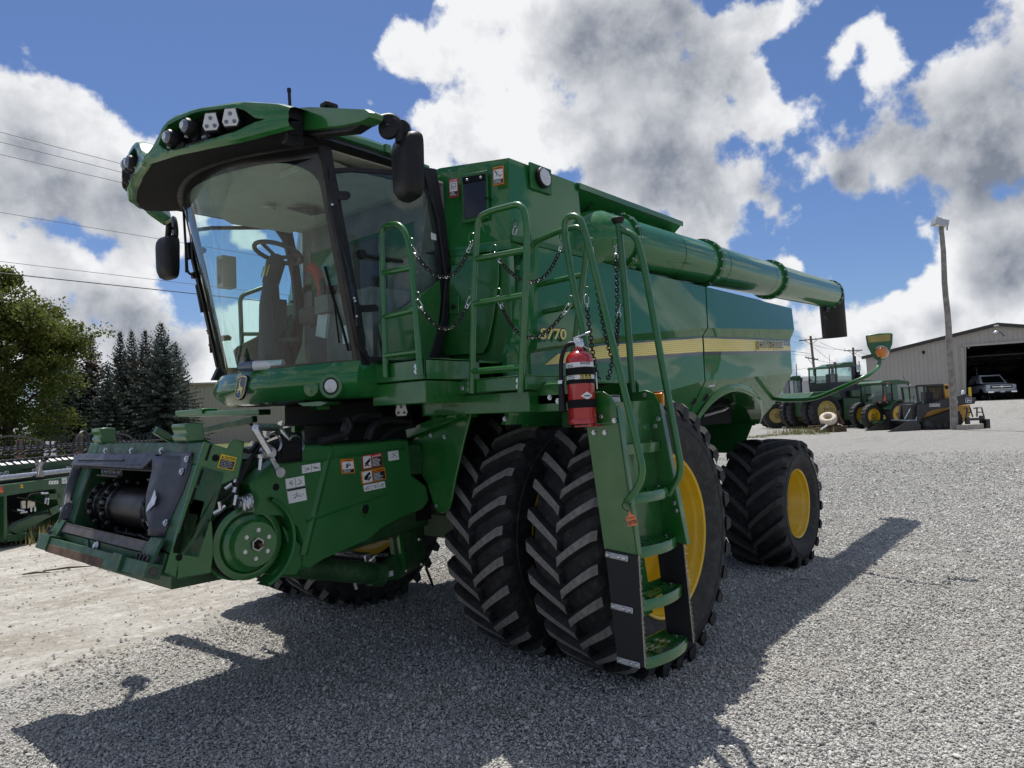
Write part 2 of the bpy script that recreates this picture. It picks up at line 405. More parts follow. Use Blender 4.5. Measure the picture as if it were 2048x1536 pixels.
M_car = pm('truck_white', (0.62, 0.65, 0.70), 0.3, coat=0.8)
M_chrome = pm('chrome', (0.75, 0.76, 0.78), 0.12, metal=1.0)
M_cream = pm('cream_tyre_paint', (0.60, 0.53, 0.42), 0.8, var=0.2, vscale=8)
def glassmat(name, tint, refl=0.9, rough=0.0, dirt=0.0):  # dirt: thin dirt film plus pale streaks painted in for reflections
    m = bpy.data.materials.new(name); m.use_nodes = True; t = NT(m.node_tree); t.n.clear()
    out = t.new('ShaderNodeOutputMaterial'); tr = t.new('ShaderNodeBsdfTransparent'); gl = t.new('ShaderNodeBsdfGlossy')
    tr.inputs[0].default_value = (*tint, 1); gl.inputs['Roughness'].default_value = rough; gl.inputs[0].default_value = (refl, refl, refl, 1)
    lw = t.new('ShaderNodeLayerWeight'); lw.inputs[0].default_value = 0.5
    f5 = t.math('MULTIPLY_ADD', t.math('POWER', lw.outputs['Facing'], 5.0), 0.90, 0.045)
    mx = t.new('ShaderNodeMixShader'); t.l.new(f5, mx.inputs[0]); t.l.new(tr.outputs[0], mx.inputs[1]); t.l.new(gl.outputs[0], mx.inputs[2])
    last = mx.outputs[0]
    if dirt:
        tcx = t.new('ShaderNodeTexCoord').outputs['Object']
        mp = t.new('ShaderNodeMapping'); t.l.new(tcx, mp.inputs[0]); mp.inputs['Scale'].default_value = (9, 9, 1.1); mp.inputs['Rotation'].default_value = (0.25, 0.35, 0.2)
        n = t.noise(mp.outputs[0], 5.0, 6, 0.65); n2 = t.noise(tcx, 1.6, 3, 0.5)
        f = t.math('MULTIPLY', t.ramp(n, 0.50, 0.75), t.ramp(n2, 0.42, 0.66))  # streak mask: reflections put into the glass as pale diffuse colour
        f = t.math('MULTIPLY', f, dirt)
        f = t.math('ADD', f, dirt*0.10)
        df = t.new('ShaderNodeBsdfDiffuse'); df.inputs[0].default_value = (0.42, 0.41, 0.38, 1)
        m2 = t.new('ShaderNodeMixShader'); t.l.new(f, m2.inputs[0]); t.l.new(last, m2.inputs[1]); t.l.new(df.outputs[0], m2.inputs[2]); last = m2.outputs[0]
    t.l.new(last, out.inputs[0]); return m
M_glass = glassmat('windscreen_glass', (0.78, 0.95, 0.93), dirt=0.30)
M_glassd = glassmat('door_glass', (0.74, 0.90, 0.90), dirt=0.16)
M_glassf = glassmat('tractor_glass', (0.86, 0.93, 0.92))
def lensmat(name, col, rough=0.1):
    m = pm(name, col, rough, coat=1.0); return m
M_lens = lensmat('clear_lamp_lens', (0.62, 0.64, 0.66), 0.12)
M_lensd = lensmat('dark_lamp_lens', (0.10, 0.14, 0.20), 0.05)
M_amber = lensmat('amber_lens', (0.85, 0.24, 0.01), 0.15)
M_redl = lensmat('red_lens', (0.5, 0.02, 0.01), 0.15)
M_led = pm('white_lamp_face', (0.68, 0.68, 0.66), 0.35)
# ---- foliage
def leafmat(name, a, b, trans=0.35):
    m = bpy.data.materials.new(name); m.use_nodes = True; t = NT(m.node_tree); p = t.n['Principled BSDF']
    at = t.new('ShaderNodeObjectInfo'); tcx = t.new('ShaderNodeTexCoord').outputs['Object']
    n = t.noise(tcx, 0.9, 4, 0.6); n2 = t.noise(tcx, 7.0, 2, 0.5)
    c = t.mix(t.ramp(t.math('ADD', t.math('MULTIPLY', n, 0.6), t.math('MULTIPLY', n2, 0.4)), 0.3, 0.7), a, b)
    t.l.new(c, p.inputs['Base Color']); p.inputs['Roughness'].default_value = 0.6; p.inputs['Specular IOR Level'].default_value = 0.25
    tl = t.new('ShaderNodeBsdfTranslucent'); t.l.new(c, tl.inputs[0])
    mx = t.new('ShaderNodeMixShader'); mx.inputs[0].default_value = trans
    t.l.new(p.outputs[0], mx.inputs[1]); t.l.new(tl.outputs[0], mx.inputs[2]); t.l.new(mx.outputs[0], t.n['Material Output'].inputs[0])
    return m
M_leaf = leafmat('broad_leaves', (0.060, 0.092, 0.020), (0.19, 0.21, 0.05), 0.45)
M_needle = leafmat('spruce_needles', (0.038, 0.055, 0.042), (0.12, 0.145, 0.125), 0.2)
M_needleb = leafmat('browned_needles', (0.06, 0.045, 0.03), (0.12, 0.085, 0.055), 0.15)
M_bark = pm('tree_bark', (0.07, 0.055, 0.042), 0.95, var=0.3, vscale=5)
M_weed = leafmat('weed_leaves', (0.12, 0.14, 0.035), (0.36, 0.32, 0.10), 0.4)
M_straw = leafmat('dry_stalks', (0.30, 0.25, 0.12), (0.50, 0.43, 0.24), 0.3)
M_flower = pm('white_flower_heads', (0.75, 0.74, 0.66), 0.8)
M_grass = leafmat('lawn_grass', (0.07, 0.10, 0.025), (0.20, 0.21, 0.07), 0.3)
# ------------------------------------------------------------------ ground
AZD = Vector((math.cos(math.radians(10)), math.sin(math.radians(10))))
HP = [(-500, 0), (14, 0), (36, .38), (50, .38), (65, 1.58), (84, 1.70), (3000, 1.70)]
def hgt(x, y):
    s = (x-CAM.x)*AZD.x+(y-CAM.y)*AZD.y
    for (a, za), (b, zb) in zip(HP, HP[1:]):
        if s <= b:
            t = max(0, (s-a)/(b-a)); t = t*t*(3-2*t) if zb != za else 0
            return za+(zb-za)*t
    return HP[-1][1]
def gpt(u, dep):
    """ground spot seen in image column u at the given depth"""
    p = AD(u, 800, dep); p.z = hgt(p.x, p.y); return p
def gravelmat():
    m = bpy.data.materials.new('gravel_and_dirt'); m.use_nodes = True; t = NT(m.node_tree); p = t.n['Principled BSDF']
    g = t.new('ShaderNodeNewGeometry').outputs['Position']
    # stones
    big = t.noise(g, 0.35, 4, 0.6); mid = t.noise(g, 2.2, 5, 0.6)
    v1 = t.vor(g, 55.0, 'F1', 'Distance'); vc = t.vor(g, 55.0, 'F1', 'Color')
    v2 = t.vor(g, 95.0, 'F1', 'Distance')
    sepc = t.new('ShaderNodeSeparateColor'); t.l.new(vc, sepc.inputs[0])
    stone = t.mix(sepc.outputs[0], (0.44, 0.435, 0.415), (0.80, 0.79, 0.765))
    stone = t.mix(t.ramp(v1, 0.42, 0.72), stone, (0.16, 0.155, 0.145))
    stone = t.mix(t.ramp(mid, 0.35, 0.75, 0.0, 0.35), stone, (0.34, 0.325, 0.30))
    stone = t.mix(t.ramp(big, 0.45, 0.70, 0.0, 0.30), stone, (0.42, 0.39, 0.34))
    tr = t.new('ShaderNodeMapping'); t.l.new(g, tr.inputs[0]); tr.inputs['Rotation'].default_value = (0, 0, math.radians(55)); tr.inputs['Scale'].default_value = (0.16, 1.1, 1)
    stone = t.mix(t.ramp(t.noise(tr.outputs[0], 1.2, 8, 0.72), 0.52, 0.70, 0.0, 0.45), stone, (0.24, 0.235, 0.22))
    # packed limestone dirt
    mp = t.new('ShaderNodeMapping'); t.l.new(g, mp.inputs[0]); mp.inputs['Rotation'].default_value = (0, 0, math.radians(-22)); mp.inputs['Scale'].default_value = (0.6, 1.5, 1)
    st = t.noise(mp.outputs[0], 1.3, 9, 0.7, 1.2); fi = t.noise(g, 26.0, 7, 0.7); fi2 = t.noise(g, 7.0, 6, 0.7)
    dirt = t.mix(t.ramp(st, 0.30, 0.72), (0.35, 0.32, 0.27), (0.58, 0.56, 0.52))
    dirt = t.mix(t.ramp(fi, 0.50, 0.66, 0.0, 0.75), dirt, (0.20, 0.175, 0.145))
    dirt = t.mix(t.ramp(fi2, 0.50, 0.66, 0.0, 0.7), dirt, (0.66, 0.635, 0.585))
    # where the packed dirt lies: left of the machine, a ragged edge
    sx = t.new('ShaderNodeSeparateXYZ'); t.l.new(g, sx.inputs[0])
    edge = t.math('SUBTRACT', sx.outputs[1], t.math('MULTIPLY_ADD', sx.outputs[0], 0.10, 1.35))
    edge = t.math('SUBTRACT', edge, t.math('MULTIPLY', t.math('MAXIMUM', t.math('ADD', sx.outputs[0], 1.2), 0.0), 1.3))
    edge = t.math('ADD', edge, t.math('MULTIPLY_ADD', t.noise(g, 0.8, 6, 0.65), 3.0, -1.5))
    edge = t.math('ADD', edge, t.math('MULTIPLY_ADD', fi2, 0.9, -0.45))
    isd = t.ramp(edge, -0.35, 0.75)
    c = t.mix(isd, stone, dirt)
    t.l.new(c, p.inputs['Base Color']); p.inputs['Roughness'].default_value = 0.93; p.inputs['Specular IOR Level'].default_value = 0.2
    h1 = t.math('MULTIPLY_ADD', v1, -1.0, 0.6); h2 = t.math('MULTIPLY_ADD', v2, -0.4, 0.2)
    hs = t.math('ADD', h1, h2)
    hd = t.math('ADD', t.math('MULTIPLY', fi, 0.9), t.math('MULTIPLY', fi2, 1.2))
    mxh = t.new('ShaderNodeMix', data_type='FLOAT'); t.l.new(isd, mxh.inputs[0]); t.l.new(hs, mxh.inputs[2]); t.l.new(hd, mxh.inputs[3])
    t.l.new(t.bump(mxh.outputs[0], 1.0, 0.032), p.inputs['Normal'])
    return m
M_ground = gravelmat()
def axis_steps(lo, hi, near0, near1, step, grow=1.35):
    a = [near0]
    x = near0; d = step
    while x < near1: x += step; a.append(x)
    x = a[-1]
    while x < hi: d *= grow; x += d; a.append(min(x, hi))
    x = near0; d = step; b = []
    while x > lo: d *= grow; x -= d; b.append(max(x, lo))
    return b[::-1]+a
gx = axis_steps(-900, 1600, -8, 70, 0.5); gy = axis_steps(-900, 1600, -12, 30, 0.5)
mb = MB().use(M_ground)
mb.sheet([[(x, y, hgt(x, y) + (0.030*mnoise.noise(Vector((x*.45, y*.45, 1.3))) if max(abs(x), abs(y)) < 60 and not (-1.5 < x < 5 and -3.2 < y < 3.2) else 0)) for y in gy] for x in gx])
gr = mb.build('ground', ang=180); mark(gr, kind='structure')
# lawn beyond the packed strip on the left
mb = MB().use(M_grass)
la = [AZ(-420, 1052, 0), AZ(1400, 1052, 0)]
P0 = gpt(-900, 13.0); P1 = gpt(1150, 24.5); P2 = gpt(1150, 130); P3 = gpt(-1500, 130)
rows = []
for i in range(41):
    t_ = (i/40)**2; a = P0.lerp(P3, t_); b = P1.lerp(P2, t_)
    rows.append([(lambda q: (q.x, q.y, hgt(q.x, q.y)+0.035))(a.lerp(b, j/60)+Vector((0, 0.9*mnoise.noise(Vector((j*.7, 0, 5))) if i == 0 else 0, 0))) for j in range(61)])
mb.sheet(rows); lw = mb.build('lawn', ang=180); mark(lw, kind='structure')
# loose stones: real pebbles scattered over the near yard
def pebble_group():
    g = bpy.data.node_groups.new('pebbles', 'GeometryNodeTree')
    g.interface.new_socket('Geometry', in_out='INPUT', socket_type='NodeSocketGeometry')
    g.interface.new_socket('Geometry', in_out='OUTPUT', socket_type='NodeSocketGeometry')
    N = g.nodes; L = g.links
    gi = N.new('NodeGroupInput'); go = N.new('NodeGroupOutput')
    jo = N.new('GeometryNodeJoinGeometry')
    for k in range(7):
        ico = N.new('GeometryNodeMeshIcoSphere'); ico.inputs['Radius'].default_value = 1.0; ico.inputs['Subdivisions'].default_value = 2
        sp = N.new('GeometryNodeSetPosition'); ns = N.new('ShaderNodeTexNoise'); ns.noise_dimensions = '4D'
        ns.inputs['W'].default_value = k*3.7; ns.inputs['Scale'].default_value = 0.9; ns.inputs['Detail'].default_value = 1.5
        sb = N.new('ShaderNodeVectorMath'); sb.operation = 'MULTIPLY_ADD'
        L.new(ns.outputs['Color'], sb.inputs[0]); sb.inputs[1].default_value = (1.5, 1.5, 1.3); sb.inputs[2].default_value = (-.75, -.75, -.65)
        L.new(ico.outputs[0], sp.inputs['Geometry']); L.new(sb.outputs[0], sp.inputs['Offset'])
        gti = N.new('GeometryNodeGeometryToInstance'); L.new(sp.outputs[0], gti.inputs[0]); L.new(gti.outputs[0], jo.inputs[0])
    iop = N.new('GeometryNodeInstanceOnPoints'); iop.inputs['Pick Instance'].default_value = True
    ra = N.new('GeometryNodeInputNamedAttribute'); ra.data_type = 'FLOAT_VECTOR'; ra.inputs[0].default_value = 'rot'
    sa = N.new('GeometryNodeInputNamedAttribute'); sa.data_type = 'FLOAT_VECTOR'; sa.inputs[0].default_value = 'scl'
    m2p = N.new('GeometryNodeMeshToPoints')
    L.new(gi.outputs[0], m2p.inputs[0]); L.new(m2p.outputs[0], iop.inputs['Points']); L.new(jo.outputs[0], iop.inputs['Instance'])
    L.new(ra.outputs[0], iop.inputs['Rotation']); L.new(sa.outputs[0], iop.inputs['Scale'])
    sm = N.new('GeometryNodeSetMaterial'); L.new(iop.outputs[0], sm.inputs[0]); sm.inputs['Material'].default_value = M_peb
    L.new(sm.outputs[0], go.inputs[0]); return g
def pebmat():
    m = bpy.data.materials.new('limestone_pebbles'); m.use_nodes = True; t = NT(m.node_tree); p = t.n['Principled BSDF']
    oi = t.new('ShaderNodeObjectInfo'); tcx = t.new('ShaderNodeTexCoord').outputs['Object']
    c = t.mix(oi.outputs['Random'], (0.27, 0.265, 0.25), (0.68, 0.67, 0.64))
    c = t.mix(t.ramp(t.noise(tcx, 1.4, 3, 0.6), 0.45, 0.8, 0, 0.5), c, (0.35, 0.32, 0.27))
    g = t.new('ShaderNodeNewGeometry').outputs['Position']
    c = t.mix(t.ramp(t.noise(g, 0.7, 6, 0.65), 0.42, 0.68, 0.0, 0.55), c, (0.52, 0.50, 0.46))
    c = t.mix(t.ramp(t.noise(g, 1.9, 6, 0.65), 0.52, 0.72, 0.0, 0.5), c, (0.27, 0.26, 0.24))
    t.l.new(c, p.inputs['Base Color']); p.inputs['Roughness'].default_value = 0.9; p.inputs['Specular IOR Level'].default_value = 0.2
    return m
M_peb = pebmat()
rng = np.random.default_rng(5)
def pebble_points(n, dmin, dmax, size):
    # uniform over the ground wedge in front of the viewer
    d = dmin+(dmax-dmin)*rng.random(n)**1.25; ang = rng.uniform(-0.80, 0.80, n)
    x = CAM.x+d*np.cos(YAW+ang); y = CAM.y+d*np.sin(YAW+ang)
    return x, y, d
NP = 900000
x, y, d = pebble_points(NP, 2.0, 26.0, 1)
keep = rng.random(NP) < np.clip((27-d)/14.0, 0.02, 1)*np.clip(d/9.0, .45, 1)
# thin out on the packed dirt
f = np.array([mnoise.noise(Vector((a*.5, b*.5, 2.0))) for a, b in zip(x, y)])
e = y-(1.35+0.10*x)-np.maximum(x+1.2, 0)*1.3+1.6*f
pr = 1-np.clip((e+0.55)/1.0, 0, 0.988)
f2 = np.array([mnoise.noise(Vector((a*.35+(b*.2), b*.9, 7.0))) for a, b in zip(x, y)])
pr *= np.clip(1.15-np.maximum(f2-.12, 0)*2.6, .25, 1)
keep &= rng.random(NP) < pr
x, y, d = x[keep], y[keep], d[keep]; n = len(x)
sz = 0.0054*np.exp(rng.normal(0, 0.30, n))*(1+np.clip((d-4)/14, 0, 1.2))
zz_ = np.array([hgt(a, b) for a, b in zip(x, y)])+sz*rng.uniform(-0.3, 1.1, n)
zz_ += np.array([0.030*mnoise.noise(Vector((a*.45, b*.45, 1.3))) if not (-1.5 < a < 5 and -3.2 < b < 3.2) else 0 for a, b in zip(x, y)])
me = bpy.data.meshes.new('loose_gravel'); me.vertices.add(n); me.vertices.foreach_set('co', np.stack([x, y, zz_], 1).astype(np.float32).ravel())
a = me.attributes.new('rot', 'FLOAT_VECTOR', 'POINT'); a.data.foreach_set('vector', np.stack([rng.normal(0, .7, n), rng.normal(0, .7, n), rng.uniform(0, 6.28, n)], 1).astype(np.float32).ravel())
sc_ = np.stack([sz*rng.uniform(.9, 1.6, n), sz*rng.uniform(.8, 1.2, n), sz*rng.uniform(.55, .9, n)], 1)
a = me.attributes.new('scl', 'FLOAT_VECTOR', 'POINT'); a.data.foreach_set('vector', sc_.astype(np.float32).ravel())
me.materials.append(M_peb); me.update()
po = bpy.data.objects.new('loose_gravel', me); COL.objects.link(po); mark(po, kind='stuff')
md = po.modifiers.new('pebbles', 'NODES'); md.node_group = pebble_group()
# ------------------------------------------------------------------ the combine: root, wheels
H = empty('combine_harvester', (0, 0, 0), 'large green combine harvester with dual front tyres and folded unloading auger', 'combine harvester')
def lug_mesh(name, R, Wd, half_skew, thick, depth, shoulder, m_top, m_side):
    """one tread bar of a tyre turning about y (local origin at the hub), running from just past the middle to the y=-W/2 shoulder"""
    mb = MB(); st = []
    n = 9
    for i in range(n):
        t = i/(n-1)
        if t < 0.80:
            s_ = t/0.80; y = 0.004*(1-s_) - (Wd/2-0.012)*s_ ; th = -half_skew*(s_**0.88)
            crown = -0.016*(y/(Wd/2))**2; r_out = R+crown; r_in = R-depth+crown*1.2
        else:
            s_ = (t-0.80)/0.20; y = -(Wd/2-0.012)-0.022*math.sin(s_*PI/2); th = -half_skew*(1+0.02*s_)
            r_out = R-0.016-shoulder*s_*1.0; r_in = R-depth-0.016-shoulder*s_
        w_ = thick*(1.12 if i == 0 else (0.92+0.30*t))
        st.append((y, th, r_out, r_in, w_))
    V = []; 
    for k, (y, th, ro, ri, w_) in enumerate(st):
        for (r, dw) in ((ri, -w_*0.86), (ro, -w_*0.5), (ro, w_*0.5), (ri, w_*0.86)):
            a = th+dw/R
            if k >= 8 and r == ro: r = ri+0.006
            V.append((math.cos(a)*r, y, math.sin(a)*r))
    for k in range(n-1):
        b = k*4; c = b+4
        mb.add([], [])
        for (p, q, mt) in ((0, 1, m_side), (1, 2, m_top if k < 7 else m_side), (2, 3, m_side)):
            mb.use(mt); mb.f.append([b+p, b+q, c+q, c+p]); mb.mi.append(mb.cm)
    mb.v = V; mb.use(m_side); mb.f.append([0, 3, 2, 1]); mb.mi.append(mb.cm)
    e = (n-1)*4; mb.f.append([e, e+1, e+2, e+3]); mb.mi.append(mb.cm)
    import bmesh
    me = mb.mesh(name, 30); b = bmesh.new(); b.from_mesh(me); bmesh.ops.recalc_face_normals(b, faces=b.faces); b.to_mesh(me); b.free()
    return me
def tyre(name, c, R, Wd, rimr, N, depth, shoulder, skew, thick, mesh_pair, side, dish, hole=True, phase=0.0, steer=0.0, deep=0.30, spokes=True):
    """side=-1: outer face towards -y"""
    Rc = R-depth
    mb = MB().use(M_tyre)
    h = Wd/2
    prof = [(rimr-0.005, -h*0.80), (rimr+0.012, -h*0.86), (rimr+0.03, -h*0.84), (rimr+(Rc-rimr)*0.30, -h*0.98), (rimr+(Rc-rimr)*0.55, -h*1.0), (Rc-shoulder-0.01, -h*0.985), (Rc-0.055, -h*0.95), (Rc-0.022, -h*0.86), (Rc-0.006, -h*0.5), (Rc, 0)]
    prof = prof+[(r, -y) for r, y in prof[-2::-1]]
    mb.lathe(prof, (0, 0, 0), (0, 1, 0), 72)
    # moulded ring on the sidewall
    for s_ in (-1, 1):
        r0 = rimr+(Rc-rimr)*0.62
        mb.lathe([(r0-.012, s_*h*0.985), (r0, s_*(h+0.006)), (r0+.012, s_*h*0.985)], (0, 0, 0), (0, 1, 0), 64)
    o = mb.build(name, H, ang=60); o.location = c; o.rotation_euler = (0, 0, steer)
    if phase: pass
    # rim: flange, bead seat, deep well and disc
    rb = MB().use(M_yellow); y0 = side*h*0.80
    def yy(d): return y0-side*d
    pr = [(rimr+0.004, yy(-0.004)), (rimr+0.012, yy(-0.016)), (rimr+0.004, yy(-0.022)), (rimr-0.010, yy(-0.012)), (rimr-0.018, yy(0.02)), (rimr-0.030, yy(0.045)), (rimr-0.040, yy(0.06)), (rimr-0.046, yy(0.12)), (rimr-0.075, yy(0.15)), (rimr-0.080, yy(deep-0.03)), (rimr-0.098, yy(deep)), (rimr-0.16, yy(deep+0.012)), (rimr*0.52, yy(deep-0.02)), (rimr*0.50, yy(deep-0.035)), (rimr*0.30, yy(deep-0.035)), (rimr*0.28, yy(deep-0.01)), (0.001, yy(deep-0.01))]
    rb.lathe(pr, (0, 0, 0), (0, 1, 0), 64)
    # inner barrel closes the far side; deep shade painted in as black, not yellow
    rb.use(M_blackm); rb.lathe([(rimr-0.02, -y0), (rimr-0.06, -y0*0.6), (rimr-0.07, yy(deep)*0.99)], (0, 0, 0), (0, 1, 0), 48)
    rb.use(M_zinc)
    for k in range(10):
        a = 2*PI*k/10+.2; rb.bolt((math.cos(a)*rimr*.40, yy(deep-0.036), math.sin(a)*rimr*.40), (0, side, 0), 0.016, 0.022)
    rb.use(M_green); rb.lathe([(rimr*0.27, yy(deep)), (rimr*0.26, yy(deep-0.09)), (rimr*0.18, yy(deep-0.10)), (0.001, yy(deep-0.10))], (0, 0, 0), (0, 1, 0), 24)
    r = rb.build('rim', o, ang=40)
    for k in range(N):
        for sgn, me in ((-1, mesh_pair[0]), (1, mesh_pair[1])):
            l = bpy.data.objects.new('tyre_lug', me); COL.objects.link(l); l.parent = o
            a = phase+2*PI*(k+(0.5 if sgn > 0 else 0))/N
            l.rotation_euler = (0, -a, 0)
    return o
def mirror_mesh(me, name):
    m2 = me.copy(); m2.name = name
    for v in m2.vertices: v.co.y = -v.co.y
    m2.flip_normals(); return m2
FW_R, FW_W, FZ = 0.975, 0.5587, 0.923
# angles run anticlockwise seen from -y ... front of the machine is angle pi
lm = lug_mesh('tyre_lug', FW_R, FW_W, 0.195, 0.054, 0.060, 0.060, M_tread, M_tyre)
lmR = mirror_mesh(lm, 'tyre_lug')
FYO, FYI = -2.2862+FW_W/2, -2.2862+FW_W/2+0.7672
ph = PI-0.04+0.195-PI/29
ft = tyre('front_tyre', (0, FYO, FZ), FW_R, FW_W, 0.564, 29, 0.060, 0.06, 0, 0, (lm, lmR), -1, 0, phase=ph, deep=0.34)
tyre('front_tyre', (0, FYI, FZ), FW_R, FW_W, 0.564, 29, 0.060, 0.06, 0, 0, (lm, lmR), -1, 0, phase=ph+0.03, deep=0.36)
tyre('front_tyre', (0, -FYO, FZ), FW_R, FW_W, 0.564, 29, 0.060, 0.06, 0, 0, (lm, lmR), 1, 0, phase=ph+0.08, deep=0.34)
tyre('front_tyre', (0, -FYI, FZ), FW_R, FW_W, 0.564, 29, 0.060, 0.06, 0, 0, (lm, lmR), 1, 0, phase=ph+0.1, deep=0.36)
RR, RW = 0.725, 0.70
rlm = lug_mesh('tyre_lug', RR, RW, 0.42, 0.062, 0.054, 0.055, M_tread2, M_tyre); rlmR = mirror_mesh(rlm, 'tyre_lug')
RYC = -1.8985+RW/2
tyre('rear_tyre', (3.652, RYC, 0.700), RR, RW, 0.377, 18, 0.054, 0.055, 0, 0, (rlm, rlmR), -1, 0, phase=PI+0.42-.15, steer=0.014, deep=0.22)
tyre('rear_tyre', (3.652, -RYC, 0.700), RR, RW, 0.377, 18, 0.054, 0.055, 0, 0, (rlm, rlmR), 1, 0, phase=PI+0.42, steer=0.014, deep=0.22)
def sidewall_text(t, body, r0, hgt_, a_mid, span, yv, m):
    vs, fs, asp = text_geo(body, .03); mb = MB(); P = []
    for v in vs:
        a = a_mid-(v.x-.5)*span; r = r0+v.y*hgt_; P.append((math.cos(a)*r, yv, math.sin(a)*r))
    mb.add(P, fs, m); return mb.build('sidewall_lettering', t, smooth=False)
rt_ = bpy.data.objects['rear_tyre']
sidewall_text(rt_, 'FIRESTONE', .545, .055, math.radians(28), 1.05, -RW/2-.009, M_blackg)
# axles
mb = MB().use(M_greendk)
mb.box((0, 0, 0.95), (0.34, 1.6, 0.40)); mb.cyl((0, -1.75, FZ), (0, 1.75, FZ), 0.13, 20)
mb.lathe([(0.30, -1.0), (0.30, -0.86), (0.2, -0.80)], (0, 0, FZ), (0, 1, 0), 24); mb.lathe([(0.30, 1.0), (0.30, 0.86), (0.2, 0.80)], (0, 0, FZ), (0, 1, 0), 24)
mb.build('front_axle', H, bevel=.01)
mb = MB().use(M_greendk); mb.box((3.652, 0, 0.74), (0.24, 2.3, 0.24)); mb.cyl((3.652, -1.4, .70), (3.652, 1.4, .70), 0.10, 16)
mb.box((3.652, 0, 0.95), (0.5, 0.5, 0.4)); mb.tube([(3.45, -1.1, .74), (3.45, 1.1, .74)], 0.04)
mb.build('rear_axle', H, bevel=.01)
# ------------------------------------------------------------------ body shell
def lerp(a, b, t): return a+(b-a)*t
def pw(x, pts):
    if x <= pts[0][0]: return pts[0][1]
    for (a, va), (b, vb) in zip(pts, pts[1:]):
        if x <= b: return lerp(va, vb, (x-a)/(b-a))
    return pts[-1][1]
ZC1 = [(-0.8, 2.235), (0.14, 2.385), (1.86, 2.575), (4.4, 2.725)]   # upper crease
ZC2 = [(-0.8, 2.215), (0.2, 2.345), (1.95, 2.505), (4.4, 2.60)]     # its lower edge
ZT = [(-0.8, 1.80), (0.86, 1.92), (1.9, 2.06), (4.4, 2.20)]        # where the skirt tucks in
def panel_y(x, z):
    bow = 0.02*(1-((x-1.8)/2.7)**2)
    z1, z2, zt = pw(x, ZC1), pw(x, ZC2), pw(x, ZT)
    if z >= z1: y = lerp(-1.66, -1.50, (z-z1)/(3.06-z1))
    elif z >= z2: y = lerp(-1.60, -1.66, (z-z2)/max(z1-z2, .001))
    elif z >= zt: y = lerp(-1.605, -1.60, (z-zt)/(z2-zt))
    else: y = -1.605+(zt-z)*0.62
    return y-bow*0.6
def panel(name, x0, x1, zbot, nx, ztop=3.06, front_round=False):
    rows = []
    for i in range(nx+1):
        x = lerp(x0, x1, i/nx); zb = zbot(x)
        z1, z2, zt = pw(x, ZC1), pw(x, ZC2), pw(x, ZT)
        zs = [ztop+0.0, ztop-0.02]+[lerp(ztop-.02, z1, k/6) for k in range(1, 6)]+[z1+.012, z1, z1-.010]+[z2+.008, z2, z2-.008]+[lerp(z2, zt, k/6) for k in range(1, 6)]+[zt+.012, zt, zt-.012]+[lerp(zt, 1.45, k/10) for k in range(1, 11)]
        row = []
        for k, z in enumerate(zs):
            z = max(z, zb); y = panel_y(x, z)
            if k == 0: y += 0.10; z = ztop
            row.append((x+shear(x, z), y, z))
        rows.append(row)
    mb = MB().use(M_panel); mb.sheet(rows)
    # returned edges so that the sheet has depth
    mb.sheet([[(p[0], p[1], p[2]) for p in rows[-1]], [(p[0], p[1]+.06, p[2]) for p in rows[-1]]])
    mb.sheet([[(p[0], p[1]+.06, p[2]) for p in rows[0]], [(p[0], p[1], p[2]) for p in rows[0]]])
    mb.sheet([[r[-1] for r in rows], [(r[-1][0], r[-1][1]+.06, r[-1][2]) for r in rows]])
    return mb.build(name, H, ang=9, recalc=False)
def zb_front(x): return pw(x, [(-0.8, 1.72), (1.0, 1.70), (2.0, 1.66)])
ARCP = [(2.19, 1.58), (2.205, 1.68), (2.24, 1.77), (2.30, 1.86), (2.38, 1.92), (2.50, 1.965), (2.62, 1.99), (2.77, 2.0), (2.95, 1.993), (3.15, 1.972), (3.38, 1.935), (3.60, 1.88), (3.80, 1.81), (3.95, 1.74), (4.05, 1.66), (4.08, 1.60)]
def arch_z(x):
    return pw(x, ARCP) if ARCP[0][0] < x < ARCP[-1][0] else 0
def shear(x, z):
    z1 = pw(x, ZC1); return lerp(.26, .40, min(1, max(0, (x+.8)/5.2)))*max(0, z-z1)/(3.06-z1)
def zb_rear(x):
    b = pw(x, [(2.0, 1.64), (2.2, 1.60), (4.05, 1.60), (4.16, 1.67), (4.30, 1.80), (4.36, 1.95)])
    return max(b, arch_z(x))
sp1 = panel('side_panel', -0.66, 1.965, zb_front, 40)
sp2 = panel('side_panel', 1.990, 4.36, zb_rear, 110)
# rounded front return of the front panel
mb = MB().use(M_panel); rows = []
for k in range(7):
    a = k/6*PI/2; row = []
    for z in [1.74, 1.8, 1.95, 2.1, 2.215, 2.235, 2.4, 2.6, 2.8, 3.04, 3.06]:
        y = panel_y(-0.66, z); row.append((-0.66+shear(-.66, z)-0.14*math.sin(a), y+0.14*(1-math.cos(a)), z))
    rows.append(row)
mb.sheet(rows); mb.build('panel_corner', H, ang=12)
# arch lip
mb = MB().use(M_panel); rows = []
AP = smoothpath([Vector((x, 0, z)) for x, z in ARCP], .12, 3)
for i, q in enumerate(AP):
    x, z = q.x, q.z; y = panel_y(x, z); d = (AP[min(i+1, len(AP)-1)]-AP[max(i-1, 0)]).normalized()
    n = Vector((-d.z, 0, d.x))
    rows.append([(x+n.x*.055, panel_y(x, z+.05)-.004, z+n.z*.055), (x+n.x*.045, y-.035, z+n.z*.04), (x, y-.045, z), (x-n.x*.03, y-.03, z-n.z*.03), (x-n.x*.03, y+.35, z-n.z*.03)])
mb.sheet(rows); mb.build('wheel_arch', H, ang=50)
# far side panel, plain but of the same outline
mb = MB().use(M_panel)
mb.prism([(-0.6, 1.5, 3.06), (4.36, 1.5, 3.06), (4.36, 1.62, 2.2), (2.0, 1.5, 1.65), (-0.6, 1.5, 1.72)], (0, 0.06, 0)); mb.build('side_panel', H)
